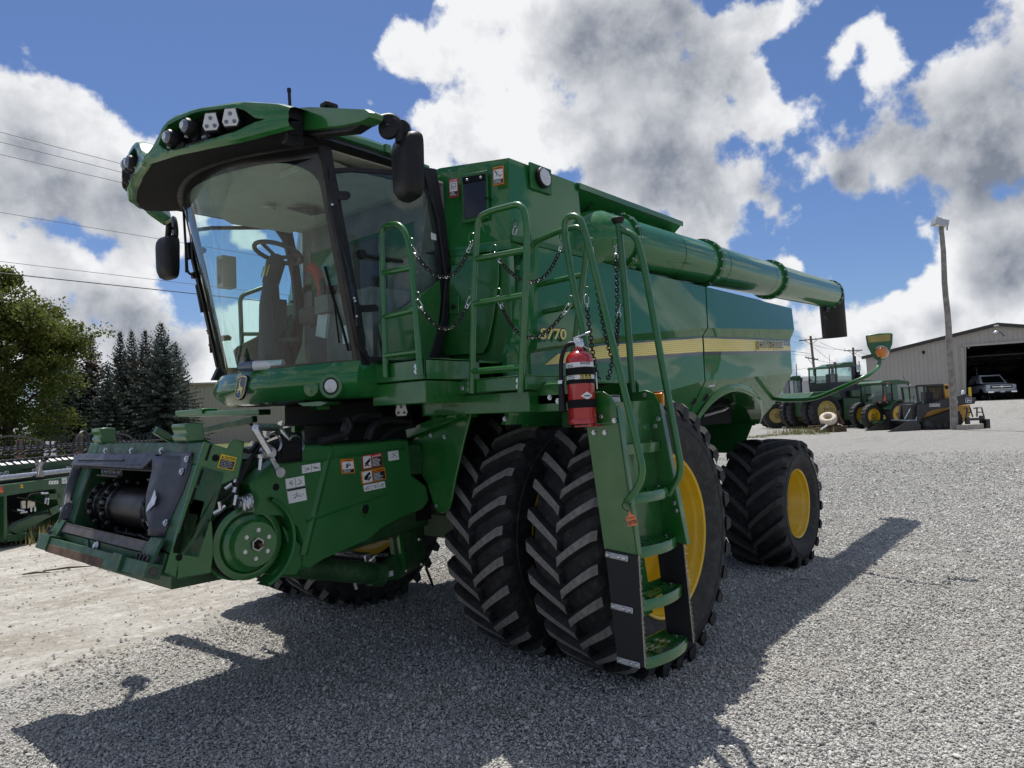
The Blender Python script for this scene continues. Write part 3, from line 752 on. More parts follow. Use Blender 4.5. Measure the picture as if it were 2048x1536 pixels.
# inner hull: chassis box, engine deck, rear hood
mb = MB().use(M_greendk)
mb.span((-0.74, -1.30, 1.95), (4.30, 1.44, 2.96)); mb.span((-0.72, -0.74, 1.05), (2.6, 0.74, 1.95)); mb.span((2.6, -0.70, 1.35), (4.2, 0.70, 1.95))
mb.build('hull', H, bevel=.02)
mb = MB().use(M_panel); mb.prism([(4.70, -1.44, 3.03), (4.38, -1.50, 2.7), (4.38, -1.50, 2.2), (4.15, -1.25, 1.72), (4.05, -1.25, 1.9), (4.05, -1.25, 3.03)], (0, 2.9, 0)); mb.build('rear_hood', H, bevel=.02)
# fender liner behind the arch
mb = MB().use(M_greensat); rows = []
for x, z in ARCP: rows.append([(x+.02, y, z-.03) for y in (-1.22, -0.9, -0.6)])
mb.sheet(rows)
mb.sheet([[(3.30, -1.22, 1.95), (3.30, -0.6, 1.95)], [(3.75, -1.26, 1.78), (3.75, -.6, 1.78)], [(3.98, -1.24, 1.60), (3.98, -.6, 1.60)], [(3.80, -1.15, 1.25), (3.80, -.6, 1.25)]])
mb.build('fender_liner', H, ang=50)
mb = MB().use(M_blackm); mb.span((2.62, -1.18, 1.62), (3.5, -0.72, 1.93)); mb.tube([(2.7, -1.2, 1.78), (3.0, -1.26, 1.84), (3.4, -1.25, 1.8)], .03, 8); mb.tube([(2.75, -1.2, 1.72), (3.1, -1.28, 1.78), (3.5, -1.22, 1.86)], .018, 8, M_steel)
mb.build('rear_machinery', H)
# round inspection holes either side of the seam
for u, v in ((1388, 803), (1413, 795)):
    p = AN(u, v, (1.9, -1.52, 1.9), (0, -0.55, -0.34)); p.y = panel_y(p.x, p.z)
    n = Vector((0, -0.85, -0.53))
    mb = MB().use(M_blackm); mb.lathe([(0.045, .004), (0.0001, .004)], p, n, 20); mb.use(M_greendk); mb.lathe([(0.052, 0), (0.050, .008), (0.043, .008), (0.040, .003)], p, n, 20); mb.build('inspection_hole', H)
# stripe decal (follows the panel, 2 mm proud), with fine ribs
def stripe(x0, x1, nx, tip):
    mb = MB(); 
    TOPS = [(-0.53, 2.212), (0.2, 2.327), (1.95, 2.486), (4.4, 2.590)]; BOTS = [(-0.53, 2.150), (0.2, 2.225), (1.95, 2.355), (4.4, 2.475)]
    def band(f0, f1, m, off):
        rows = []
        for i in range(nx+1):
            x = lerp(x0, x1, i/nx); zt, zb = pw(x, TOPS), pw(x, BOTS)
            a, b = lerp(zt, zb, f0), lerp(zt, zb, f1)
            if tip:
                k = min(1, (x-x0)/0.16); mid = lerp(zt, zb, 0.95); a = lerp(mid, a, k); b = lerp(mid, b, k)
            rows.append([(x, panel_y(x, a)-off, a), (x, panel_y(x, b)-off, b)])
        mb.use(m).sheet(rows)
    band(-0.13, 1.26, M_decb, 0.0030); band(0.0, 1.0, M_decy, 0.0042)
    for k in range(6): band(0.10+k*.15, 0.135+k*.15, M_decy2, 0.0052)
    return mb
stripe(-0.52, 1.963, 60, True).build('stripe_decal', sp1, smooth=False); stripe(1.994, 4.34, 40, False).build('stripe_decal', sp2, smooth=False)
def panel_plate(x0, x1, z0, z1, mb=None, lift=0.006):
    P = lambda x, z: (x, panel_y(x, z)-0.0, z)
    return Plate(P(x0, z1), P(x1, z1), P(x0, z0), lift, mb)
pl = Plate(AY(1080, 655, -1.67), AY(1132, 657, -1.67), AY(1080, 680, -1.67), 0.002)
for sx, sy in ((-.012, 0), (.012, 0), (0, .05), (0, -.05)): pl.text('S770', sx, sy, 1+sx, 1+sy, M_decb, 2, 0.02)
pl.text('S770', 0.0, 0.04, 1, .96, M_decy, 3, 0.02); pl.build('model_lettering', sp1)
zc = lambda x: pw(x, [(1.95, 2.42), (4.4, 2.53)])
xa, xb = 3.27, 4.05
pl = Plate((xa, -1.6265, 2.530), (xb, -1.6265, 2.563), (xa, -1.6265, 2.425), 0.004)
pl.text('JOHN DEERE', -.012, -.10, 1.012, 1.06, M_decy, 1, 0.075); pl.text('JOHN DEERE', 0, 0, 1, 1, M_decb, 3, 0.03); pl.build('maker_lettering', sp2)
pl = Plate(AN(1413, 757, (1.9, -1.55, 2.0), (0, -1, -.3)), AN(1424, 756, (1.9, -1.55, 2.0), (0, -1, -.3)), AN(1413, 772, (1.9, -1.55, 2.0), (0, -1, -.3)), 0.03)
pl.rect(0, 0, 1, 1, M_label, 1); pl.rect(0.05, .55, .95, .75, M_lblk); pl.rect(.05, .2, .95, .35, M_lblk); pl.build('warning_label', sp2)
# ------------------------------------------------------------------ grain tank
mb = MB().use(M_panel)
zt = 3.70; NX = 0.30
def tank_ring(y0, yn, xf0, xf1, z, rr=1.0):   # y0 side, yn side where the auger recess is
    return [(xf0, -0.90*rr, z), (xf1, -y0, z), (NX-.02, -y0, z), (NX, -yn, z), (2.03, -yn, z), (2.03, y0, z), (xf1, y0, z), (xf0, 0.90*rr, z)]
lv = [tank_ring(1.46, 1.46, -.83, -.66, 3.00, 1.03), tank_ring(1.46, 1.46, -.83, -.66, 3.065, 1.03), tank_ring(1.455, 1.04, -.83, -.655, 3.07, 1.03), tank_ring(1.425, 1.04, -.815, -.615, 3.38), tank_ring(1.40, 1.40, -.80, -.58, 3.655), tank_ring(1.40, 1.40, -.80, -.58, zt), tank_ring(1.32, 1.32, -.70, -.52, zt, .94), tank_ring(1.25, 1.0, -.60, -.45, 3.45, .9)]
mb.sheet(lv, closeu=True)
gt = mb.build('grain_tank', H, bevel=0.012, ang=25)
mb = MB().use(M_greendk); mb.sheet([[(-.72, -1.30, 3.4), (2.0, -1.30, 3.4)], [(-.72, 1.30, 3.4), (2.0, 1.30, 3.4)]]); mb.build('tank_floor', H)
# dark trim strip between tank and panel
mb = MB().use(M_greensat); mb.bar((-0.67, -1.475, 3.072), (1.0, -1.475, 3.085), .03, .05); mb.build('tank_trim', H, bevel=.006)
# lower front bulkhead panel, service door and its latch
FN = Vector((-1, -0.16, 0.0)).normalized(); FP = (-0.83, -0.95, 2.6)
fx = lambda u, v: AN(u, v, FP, FN)
mb = MB().use(M_green)
mb.prism([(-0.80, -0.86, 2.10), (-0.72, -1.50, 2.10), (-0.74, -1.50, 2.95), (-0.83, -0.90, 3.02)], (0.08, 0.012, 0)); mb.build('front_bulkhead', H, bevel=.012)
pts = [fx(*q) for q in ((905, 532), (938, 522), (1000, 515), (1000, 560), (988, 640), (978, 690), (968, 708), (895, 712), (885, 704), (890, 640))]
mb = MB().use(M_green); mb.prism([p+FN*.004 for p in pts], FN*0.014); sd = mb.build('service_door', H, bevel=.01)
mb = MB().use(M_green); c = fx(912, 612); mb.box(c+FN*.022, (.012, .09, .13), Matrix.Rotation(.16, 3, 'Z')); mb.use(M_black); mb.cyl(c+FN*.02+Vector((0, 0, -.01)), c+FN*.045+Vector((0, 0, -.01)), .018, 14); mb.build('door_latch', sd, bevel=.008)
# tank front window, its frame and bolts; two warning labels; work light
TN = Vector((-0.92, -0.40, -0.06)).normalized(); TP = (-0.735, -1.15, 3.4)
tx = lambda u, v: AN(u, v, TP, (-1.0, -0.44, 0.11))
q = [tx(928, 358), tx(973, 350), tx(976, 432), tx(931, 441)]
nrm = (q[1]-q[0]).cross(q[3]-q[0]).normalized(); 
if nrm.x > 0: nrm = -nrm
mb = MB().use(M_greensat); cen = sum(q, Vector())/4
mb.prism([cen+(p-cen)*1.16+nrm*.01 for p in q], nrm*0.012); mb.use(M_blackg); mb.prism([p+nrm*.022 for p in q], nrm*.006)
mb.use(M_blackm); mb.prism([q[0]+nrm*.03, q[1]+nrm*.03, q[1].lerp(q[2], .16)+nrm*.03, q[0].lerp(q[3], .16)+nrm*.03], nrm*.004)
mb.use(M_zinc)
for f in (.2, .8): mb.bolt(q[0].lerp(q[1], f).lerp(q[3].lerp(q[2], f), .08)+nrm*.034, nrm, .008)
mb.build('tank_window', H, bevel=.006)
def wlabel(parent, TL, TR, BL, head, hm, kind, nrm_flip=False, lift=0.004, layout='v', name='warning_label'):
    pl = Plate(TL, TR, BL, lift); r = random.Random(hash(head+kind) % 1000)
    pl.base(hm)
    if layout == 'v':
        pl.rect(.04, .03, .96, .97, hm, 1); pl.rect(.07, .30, .93, .82, M_label, 2); pl.rect(.07, .05, .93, .29, M_lblk, 2)
        pl.text(head, .22, .86, .90, .94, M_label if hm is M_lred else M_lblk, 3, .02); pl.poly([(.08, .85), (.18, .85), (.13, .94)], M_label if hm is M_lred else M_lblk, 3)
        for k in range(3): pl.rect(.12, .09+k*.065, .12+r.uniform(.45, .7), .115+k*.065, M_label, 3)
        pic = (.10, .32, .90, .80)
    elif layout == 'h':
        pl.rect(.015, .03, .985, .97, hm, 1); pl.rect(.03, .06, .42, .94, M_label, 2); pl.rect(.44, .06, .97, .72, M_lblk, 2)
        pl.text(head, .58, .77, .94, .91, M_label if hm is M_lred else M_lblk, 3, .02); pl.poly([(.47, .76), (.55, .76), (.51, .92)], M_label if hm is M_lred else M_lblk, 3)
        for k in range(6): pl.rect(.47, .11+k*.10, .47+r.uniform(.28, .44), .15+k*.10, M_label, 3)
        pic = (.05, .10, .40, .90)
    else:
        pl.rect(.0, .0, 1, 1, M_label, 1); pic = None
    if pic:
        X = lambda f: lerp(pic[0], pic[2], f); Y = lambda f: lerp(pic[1], pic[3], f)
        ln = lambda a, b, c, d, wd: pl.line(X(a), Y(b), X(c), Y(d), wd*pl.w, M_lblk, 3)
        if kind == 'fall': ln(.15, .9, .35, .55, .08); ln(.35, .55, .3, .3, .05); ln(.35, .55, .6, .42, .05); ln(.25, .75, .5, .85, .04); ln(.55, .35, .95, .35, .05); ln(.7, .35, .7, .1, .04); pl.poly([(X(.08), Y(.86)), (X(.2), Y(.86)), (X(.2), Y(.98)), (X(.08), Y(.98))], M_lblk, 3)
        elif kind == 'box': ln(.2, .2, .2, .85, .05); ln(.2, .85, .85, .85, .04); ln(.85, .85, .85, .2, .05); ln(.3, .5, .7, .5, .06); ln(.45, .2, .6, .4, .08)
        elif kind == 'crush': pl.poly([(X(.05), Y(.35)), (X(.95), Y(.85)), (X(.95), Y(.55)), (X(.55), Y(.3))], M_lblk, 3); ln(.1, .15, .5, .3, .06); ln(.4, .25, .8, .12, .05)
        elif kind == 'hand': ln(.35, .15, .45, .5, .14); pl.poly([(X(.3), Y(.55)), (X(.45), Y(.55)), (X(.45), Y(.72)), (X(.3), Y(.72))], M_lblk, 3); ln(.45, .5, .7, .55, .07); ln(.5, .9, .75, .6, .03); ln(.75, .6, .75, .3, .03); ln(.55, .9, .45, .6, .03)
        elif kind == 'auger': ln(.15, .4, .85, .85, .09); ln(.3, .2, .6, .6, .07); ln(.5, .15, .9, .45, .06); ln(.1, .3, .4, .35, .05)
    return pl.build(name, parent)
P3 = lambda f, *q: [f(*a) for a in q]
wlabel(gt, *P3(lambda u, v: tx(u, v)-Vector((.03, .012, 0)), (902, 362), (919, 359), (903, 398)), 'DANGER', M_lred, 'box')
wlabel(gt, *P3(lambda u, v: tx(u, v)-Vector((.03, .012, 0)), (989, 338), (1010, 334), (990, 374)), 'WARNING', M_orange, 'fall')
# side work light
c = AY(1080, 358, -1.42); n = Vector((0, -1, 0.06)).normalized()
mb = MB().use(M_greensat); mb.box(c+n*.004, (.26, .02, .20)); mb.use(M_black); mb.lathe([(0.02, -.01), (.072, -.01), (.080, .02), (.080, .05), (.070, .058)], c, n, 28)
mb.build('side_work_light', H, bevel=.004)
mb = MB().use(M_lens); mb.lathe([(.071, .053), (.055, .062), (.0001, .066)], c, n, 28); mb.use(M_label); mb.box(c+n*.066, (.09, .004, .009)); mb.box(c+n*.066+Vector((0, 0, -.02)), (.07, .004, .006)); mb.build('lamp_lens', bpy.data.objects['side_work_light'])
# flared lip over the auger recess with its folded edge and inner brackets
mb = MB().use(M_green)
mb.prism([(0.27, -1.405, 3.70), (2.05, -1.405, 3.70), (2.05, -1.43, 3.695), (0.27, -1.43, 3.695)], (0, 0, -.05)); mb.prism([(0.27, -1.40, 3.70), (2.05, -1.40, 3.70), (2.05, -1.32, 3.705), (0.27, -1.32, 3.705)], (0, 0, .006))
mb.prism([(2.03, -1.41, 3.66), (2.05, -1.41, 3.66), (2.05, -1.05, 3.37), (2.03, -1.05, 3.37)], (0, .0, .02))
mb.build('auger_canopy', H, bevel=.005)
mb = MB().use(M_greendk)
for x in (.55, 1.2, 1.8): mb.prism([(x, -1.06, 3.36), (x, -1.36, 3.61), (x, -1.30, 3.61), (x, -1.06, 3.42)], (.02, 0, 0))
mb.use(M_zinc)
for x in (.5, .9, 1.3, 1.7): mb.bolt((x, -1.25, 3.53), (0, -.6, -.8), .009, .008)
mb.build('canopy_bracket', H)['kind'] = 'stuff'
# ------------------------------------------------------------------ unloading auger
A0 = Vector((0.45, -1.43, 3.27)); A1 = Vector((7.92, -1.00, 3.62)); AV = (A1-A0); AL = AV.length; AV.normalize()
R0 = 0.225
mb = MB().use(M_panel)
mb.lathe([(R0*.98, 0.0), (R0, 0.02), (R0, AL*.5), (R0-.002, AL*.5+.001), (R0-.002, AL)], A0, AV, 56)
au = mb.build('unloading_auger', H, ang=40)
mb = MB().use(M_panel)
pv = [A0+Vector((-0.16, 0.32, -0.50)), A0+Vector((-0.15, 0.18, -0.20)), A0+Vector((-0.06, 0.04, -0.02)), A0+AV*0.08]
mb.tube(smoothpath(pv, .2, 6), [R0*1.04]*len(smoothpath(pv, .2, 6)), 40); mb.build('auger_elbow', au, ang=50)
def flange(t, extra=0.032, wd=0.05):
    c = A0+AV*t
    mb = MB().use(M_greensat); mb.lathe([(R0-.002, -wd/2), (R0+extra, -wd/2), (R0+extra, -.004), (R0+extra*.8, 0), (R0+extra, .004), (R0+extra, wd/2), (R0-.002, wd/2)], c, AV, 56)
    mb.use(M_zinc)
    ref = Vector((0, 0, 1)); x = (ref-AV*ref.dot(AV)).normalized(); y = AV.cross(x)
    for k in range(16):
        a = 2*PI*k/16; d = x*math.cos(a)+y*math.sin(a); mb.bolt(c+d*(R0+extra*.72)-AV*wd/2, -AV, .009, .012); mb.bolt(c+d*(R0+extra)+AV*0.0, d, .008, .007)
    return mb.build('flange_ring', au, ang=50)
T_ = lambda u: max(0, min(AL, [ (k, abs(((A0+AV*k)-CAM).dot(RT)/((A0+AV*k)-CAM).dot(FW)*FOC+1024-u)) for k in np.linspace(0, AL, 800)][int(np.argmin([abs(((A0+AV*k)-CAM).dot(RT)/((A0+AV*k)-CAM).dot(FW)*FOC+1024-u) for k in np.linspace(0, AL, 800)]))][0]))
flange(T_(1232), .03, .07); t1 = T_(1402); t2 = T_(1537); flange(t1, .035, .07); flange(t2, .035, .07)
flange(AL-.02, .015, .04)
mb = MB().use(M_blackm)
for t in (T_(1330), T_(1424), T_(1520)): mb.lathe([(R0+.0015, -.004), (R0+.0015, .004)], A0+AV*t, AV, 48)
mb.build('weld_seam', au)
mb = MB().use(M_black)   # hose along the top
x = Vector((0, 0, 1)); 
mb.tube([A0+AV*t+Vector((0, .10, .215+.02*math.sin(t*7))) for t in np.linspace(1.2, t2+.1, 40)], .014, 6)
for t in (1.4, 2.2, t1-.2, t1+.3, t2-.1): mb.box(A0+AV*t+Vector((0, .08, .22)), (.08, .09, .05))
mb.build('auger_hose', au)
# spout boot
d = Vector((0.0, 0.02, -1)); path = smoothpath([A1-AV*.05, A1+AV*0.16+Vector((0, 0, -.01)), A1+AV*0.24+Vector((0, 0, -0.72))], .26, 8)
mb = MB().use(M_rubflap); n = len(path); mb.tube(path, [lerp(R0, R0*.86, k/(n-1)) for k in range(n)], 32, cap=False)
bt = mb.build('auger_boot', au, ang=60, solid=.012)
mb = MB().use(M_zinc); mb.box(A1-AV*.10+Vector((-.0, -R0*.88, .06)), (.10, .01, .11), Matrix.Rotation(.05, 3, 'Z')); mb.build('boot_bracket', au)
mb = MB().use(M_black); b0 = A1-AV*0.35+Vector((0, -.02, -R0-.05)); mb.box(b0, (.10, .08, .08)); mb.box(b0+Vector((.16, 0, -.01)), (.06, .06, .06))
mb.tube(smoothpath([b0+Vector((-.1, 0, .05)), b0+Vector((-.16, 0, -.12)), b0+Vector((-.10, 0, -.2)), b0+Vector((-.14, 0, -.34)), b0+Vector((-.08, 0, -.42))], .05), .012, 6)
mb.tube(smoothpath([b0+Vector((-.12, 0, -.1)), b0+Vector((.02, 0, -.14)), b0+Vector((.12, 0, -.16))], .05), .010, 6); mb.build('spout_camera', au, bevel=.004)
# tank rear edge, exhaust etc. stay low behind the auger
mb = MB().use(M_greensat); mb.span((2.1, -1.35, 2.95), (4.25, 1.35, 3.12)); mb.build('engine_deck', H, bevel=.03)
# ------------------------------------------------------------------ marker lamp arm
L0 = Vector((4.35, -2.62, 2.33))
# arm: from the rear corner out past the rear wheel, then up
mb = MB().use(M_green)
def onray(u, v, y): return AY(u, v, y)
pa = [onray(1478, 905, -1.45), onray(1505, 868, -1.62), onray(1640, 800, -2.2), onray(1742, 748, -2.58), onray(1762, 728, -2.62), onray(1761, 700, -2.62)]
pa = [Vector((4.2, -1.2, 1.95)), onray(1560, 801, -1.50), onray(1628, 799, -1.95), onray(1690, 772, -2.35), onray(1735, 752, -2.58), onray(1757, 738, -2.62), onray(1761, 712, -2.62)]
mb.tube(smoothpath(pa, .16, 7), .024, 12); arm = mb.build('marker_arm', H)
c = onray(1760, 695, -2.62); n = (Vector((-1, -0.12, 0))).normalized(); s_ = Vector((0.12, -1, 0)).normalized(); z = Vector((0, 0, 1))
W_ = .138; pts = [(-1, 1.0), (-.9, 1.1), (.0, 1.16), (.9, 1.1), (1, 1.0), (.92, .2), (.55, -.75), (.3, -1.02), (-.3, -1.02), (-.55, -.75), (-.92, .2)]
PP = lambda x, y, o=0: c+s_*(x*W_)+z*(y*W_*1.0)+n*o
mb = MB().use(M_green); mb.prism([PP(x, y) for x, y in pts], n*.03); mk = mb.build('marker_board', H, bevel=.008)
mb = MB().use(M_yelold); mb.prism([PP(-.86, 1.0, .031), (PP(.86, 1.0, .031)), PP(.80, .45, .031), PP(-.80, .45, .031)], n*.003); mb.build('reflector_strip', mk)
mb = MB().use(M_amber); cc = PP(.12, -.42, .03); mb.lathe([(.064, 0), (.062, .026), (.048, .042), (.0001, .046)], cc, n, 28); mb.use(M_zinc); mb.lathe([(.074, 0), (.074, .016), (.065, .02)], cc, n, 28); mb.build('amber_lamp', mk)
# ------------------------------------------------------------------ feeder house
FnN = Vector((-0.67, 0, 0.24)).normalized(); FnP = Vector((-2.885, 0, 1.05)); INW = -FnN
F = lambda u, v: AN(u, v, FnP, FnN)
def FP2(y, z, o=0.0):   # spot on the front face from y and z, o = proud towards the front
    return Vector((-2.885+(z-1.05)/0.67*0.24, y, z))+FnN*o
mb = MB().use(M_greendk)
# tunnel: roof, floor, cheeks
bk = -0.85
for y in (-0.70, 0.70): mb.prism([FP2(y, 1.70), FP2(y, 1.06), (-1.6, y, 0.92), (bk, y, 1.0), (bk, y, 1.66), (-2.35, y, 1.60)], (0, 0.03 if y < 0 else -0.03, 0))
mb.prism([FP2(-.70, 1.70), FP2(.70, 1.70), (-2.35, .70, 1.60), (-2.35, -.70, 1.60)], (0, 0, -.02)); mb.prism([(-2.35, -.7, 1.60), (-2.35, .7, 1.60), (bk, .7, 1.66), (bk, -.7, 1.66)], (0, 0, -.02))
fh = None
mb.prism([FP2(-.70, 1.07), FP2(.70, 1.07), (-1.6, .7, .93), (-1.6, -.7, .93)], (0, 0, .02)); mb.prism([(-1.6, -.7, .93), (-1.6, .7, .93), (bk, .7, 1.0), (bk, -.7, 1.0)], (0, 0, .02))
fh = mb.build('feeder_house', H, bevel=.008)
mb = MB().use(M_blackm); mb.prism([(-1.75, -.66, 0.98), (-1.75, .66, 0.98), (-1.75, .66, 1.6), (-1.75, -.66, 1.6)], (.02, 0, 0)); mb.build('feeder_throat', fh)
# front frame ring
mb = MB().use(M_greenworn)
D = INW*0.16
mb.prism([FP2(.87, 1.72), FP2(-.87, 1.72), FP2(-.87, 1.60), FP2(.87, 1.60)], D)
mb.prism([FP2(.90, 1.60), FP2(.72, 1.60), FP2(.62, 1.16), FP2(.90, 1.14)], D); mb.prism([FP2(-.90, 1.60), FP2(-.72, 1.60), FP2(-.62, 1.16), FP2(-.90, 1.14)], D)
mb.prism([FP2(.84, 1.14), FP2(-.84, 1.14), FP2(-.86, 1.03), FP2(.86, 1.03)], D)
fr = mb.build('feeder_frame', H, bevel=.008)
# saddle hooks on top
for (u, v) in ((205, 870), (372, 866)):
    c = F(u, v+10); mb = MB().use(M_green)
    w_ = .075 if u < 300 else .09
    prof = [(0, 0.0), (.03, .0), (.045, .03), (.03, .045), (.045, .075), (.045, .10), (0.0, .105), (-.06, .10), (-.07, .0)]
    mb.prism([Vector((c.x-a, c.y-w_, c.z+b-.02)) for a, b in prof], (0, 2*w_, 0)); mb.build('saddle_hook', fr, bevel=.006)
# grey wear plates round the mouth
mb = MB().use(M_wear); T1 = .012
mb.prism([F(167, 909)+FnN*.004, F(388, 905)+FnN*.004, F(376, 948)+FnN*.004, F(165, 936)+FnN*.004], FnN*T1)
a, b, c_, d_ = F(167, 909), F(352, 908), F(308, 944), F(163, 933)
a, b, c_, d_ = F(170, 912), F(330, 912), F(308, 944), F(163, 935)
mb.prism([a+FnN*.05, b+FnN*.05, c_+FnN*.075, d_+FnN*.075], INW*.015)
mb.prism([a+FnN*.05, b+FnN*.05, b+FnN*.015, a+FnN*.015], Vector((0, 0, -.01)))
for k, (u0, u1, v0) in enumerate(((175, 268, 922), (202, 302, 931))):
    mb.prism([F(u0, v0)+FnN*.062, F(u1, v0+1)+FnN*.062, F(u1, v0+5)+FnN*.066, F(u0, v0+4)+FnN*.066], FnN*.008)
wp = mb.build('wear_plate', fr, bevel=.005)
def cheek(edge, outer, prd):
    """curved guide: inner edge pulled forward and lapped back to the frame"""
    mb = MB().use(M_wear); rows = []
    for e, o_ in zip(edge, outer):
        e = Vector(e); o_ = Vector(o_); rows.append([e+INW*.10, e+FnN*.02, e.lerp(o_, .22)+FnN*prd, e.lerp(o_, .5)+FnN*prd*.9, e.lerp(o_, .8)+FnN*.012, o_+FnN*.006])
    mb.sheet(rows); return mb.build('guide_cheek', fr, ang=50, solid=.008)
Rin = [F(308, 920), F(310, 944), F(304, 970), F(298, 1000), F(300, 1030), F(312, 1060), F(313, 1075)]
Rout = [F(386, 912), F(383, 935), F(375, 960), F(366, 985), F(352, 1015), F(340, 1045), F(330, 1074)]
ck = cheek(Rin, Rout, .06)
Lin = [F(166, 915), F(162, 940), F(152, 970), F(144, 1000), F(146, 1015), F(140, 1032), F(134, 1048)]
Lout = [F(158, 912), F(152, 935), F(143, 965), F(134, 1000), F(131, 1015), F(127, 1030), F(124, 1046)]
cheek(Lin, Lout, .05)
mb = MB().use(M_scuff)
sc_pts = [F(332, 985)+FnN*.064, F(335, 1000)+FnN*.062, F(330, 1014)+FnN*.060, F(316, 1030)+FnN*.065, F(318, 1018)+FnN*.066, F(326, 1004)+FnN*.066]
mb.prism(sc_pts, FnN*.003); mb.prism([F(299, 1000)+FnN*.05, F(303, 1010)+FnN*.06, F(308, 1040)+FnN*.06, F(313, 1052)+FnN*.045, F(310, 1055)+FnN*.04, F(302, 1030)+FnN*.045], FnN*.003)
mb.prism([F(145, 995)+FnN*.045, F(150, 990)+FnN*.05, F(146, 1012)+FnN*.05, F(143, 1014)+FnN*.045], FnN*.003)
mb.build('scuff_mark', ck)
bolts(fr, [F(u, v)+FnN*.02 for u, v in ((218, 903), (270, 903), (330, 903), (381, 920), (371, 945), (321, 930), (339, 1047), (322, 1059), (158, 924), (131, 1019), (136, 1030), (134, 1018))], FnN, .014, .012)
# drum with slats and chains inside the mouth
DY0, DY1 = .60, -.62; DC = FP2(0, 1.36)+INW*.17
mb = MB().use(M_dksteel); mb.cyl(DC+Vector((0, DY0, 0)), DC+Vector((0, DY1, 0)), .125, 32)
dr = mb.build('feeder_drum', fr, ang=40)
for y in (.52, .30, -.36):
    mb = MB().use(M_blackm); n = 14
    for k in range(n):
        a0, a1 = 2*PI*k/n, 2*PI*(k+.92)/n
        p = [DC+Vector((math.cos(a)*r, y, math.sin(a)*r)) for a, r in ((a0, .140), (a0, .172), (a1, .172), (a1, .140))]
        mb.prism(p, (0, .035, 0))
    mb.use(M_steel)
    for k in range(n):
        a = 2*PI*(k+.46)/n; mb.bolt(DC+Vector((math.cos(a)*.16, y-.0, math.sin(a)*.16)), (0, -1, 0), .010, .012)
    mb.build('drum_chain', dr)
for (y0, y1, z_) in ((.58, .22, 1.505), (-.24, -.50, 1.50)):
    mb = MB().use(M_dksteel); q = FP2(0, z_)+INW*.05
    mb.prism([q+Vector((0, y0, 0)), q+Vector((0, y1, 0)), q+Vector((0, y1, .075)), q+Vector((0, y0, .075))], INW*.012); mb.prism([q+Vector((0, y0, 0)), q+Vector((0, y1, 0)), q+Vector((0, y1, 0))+FnN*.03, q+Vector((0, y0, 0))+FnN*.03], (0, 0, .010))
    mb.use(M_zinc)
    for f in (.12, .28, .72, .88): mb.bolt(q+Vector((0, lerp(y0, y1, f), .04)), FnN, .011, .010)
    mb.build('conveyor_slat', fr)
mb = MB().use(M_zinc); mb.bar(FP2(.40, 1.20)+INW*.2, FP2(.10, 1.20)+INW*.22, .03, .012); mb.bar(FP2(.02, 1.21)+INW*.2, FP2(-.5, 1.17)+INW*.16, .05, .012); mb.build('conveyor_slat', fr)
# worn lip and sill
mb = MB().use(M_lipst)
mb.prism([FP2(.74, 1.175, .03), FP2(-.66, 1.165, .03), FP2(-.66, 1.15)+INW*.35, FP2(.74, 1.16)+INW*.35], (0, 0, .014)); mb.prism([FP2(.74, 1.185, .03), FP2(-.66, 1.175, .03), FP2(-.66, 1.12, .045), FP2(.74, 1.13, .045)], INW*.01)
mb.build('feeder_lip', fr, bevel=.004)
mb = MB().use(M_greenworn)
mb.prism([FP2(.74, 1.125, .03), FP2(-.62, 1.115, .03), FP2(-.62, 1.085, .02), FP2(.3, 1.07, .02), FP2(.74, 1.10, .02)], INW*.02)
mb.prism([FP2(.22, 1.12, .036), FP2(.18, 1.12, .036), FP2(.12, 1.06, .036), FP2(.16, 1.06, .036)], INW*.012)
mb.use(M_zinc); mb.bolt(FP2(.02, 1.095, .035), FnN, .022, .014)
mb.build('sill_plate', fr, bevel=.004)
mb = MB().use(M_greenworn); q0 = FP2(.82, 1.045, .05); q1 = FP2(-.88, 1.045, .05)
mb.bar(q0, q1, .075, .085, (FnN.x, 0, FnN.z)); mb.bar(FP2(.84, 1.05, .055), FP2(.64, 1.05, .055), .10, .10, (FnN.x, 0, FnN.z)); mb.bar(FP2(-.45, 1.045, .06), FP2(-.58, 1.045, .06), .095, .10, (FnN.x, 0, FnN.z))
mb.use(M_rust); mb.bar(FP2(.66, 1.02, .092), FP2(-.3, 1.02, .092), .05, .004, (FnN.x, 0, FnN.z))
mb.use(M_dksteel); mb.lathe([(.0001, .006), (.022, .006), (.022, 0)], q1, (0, -1, 0), 12)
mb.build('pivot_bar', fr, bevel=.012)
for y, sgn in ((.74, 1), (-.76, -1)):
    mb = MB().use(M_greenworn); mb.prism([FP2(y+.07, 1.20, .02), FP2(y-.07, 1.20, .02), FP2(y-.08, 1.06, .05), FP2(y+.08, 1.06, .05)], FnN*.02); mb.use(M_rust); mb.prism([FP2(y+.06, 1.115, .052), FP2(y-.06, 1.115, .052), FP2(y-.08, 1.06, .073), FP2(y+.08, 1.06, .073)], FnN*.002)
    mb.use(M_blackm)
    for k in range(3): mb.lathe([(.020, 0), (.0001, 0)], FP2(y+.05-.045*k, 1.105+.022*(1-k) if sgn > 0 else 1.095+.0*(k), .075), FnN, 14)
    mb.use(M_dksteel)
    for k in range(3): mb.lathe([(.026, 0), (.026, .008), (.019, .008)], FP2(y+.05-.045*k, 1.105+.022*(1-k) if sgn > 0 else 1.095, .072), FnN, 16)
    mb.build('latch_bracket', fr, bevel=.004)
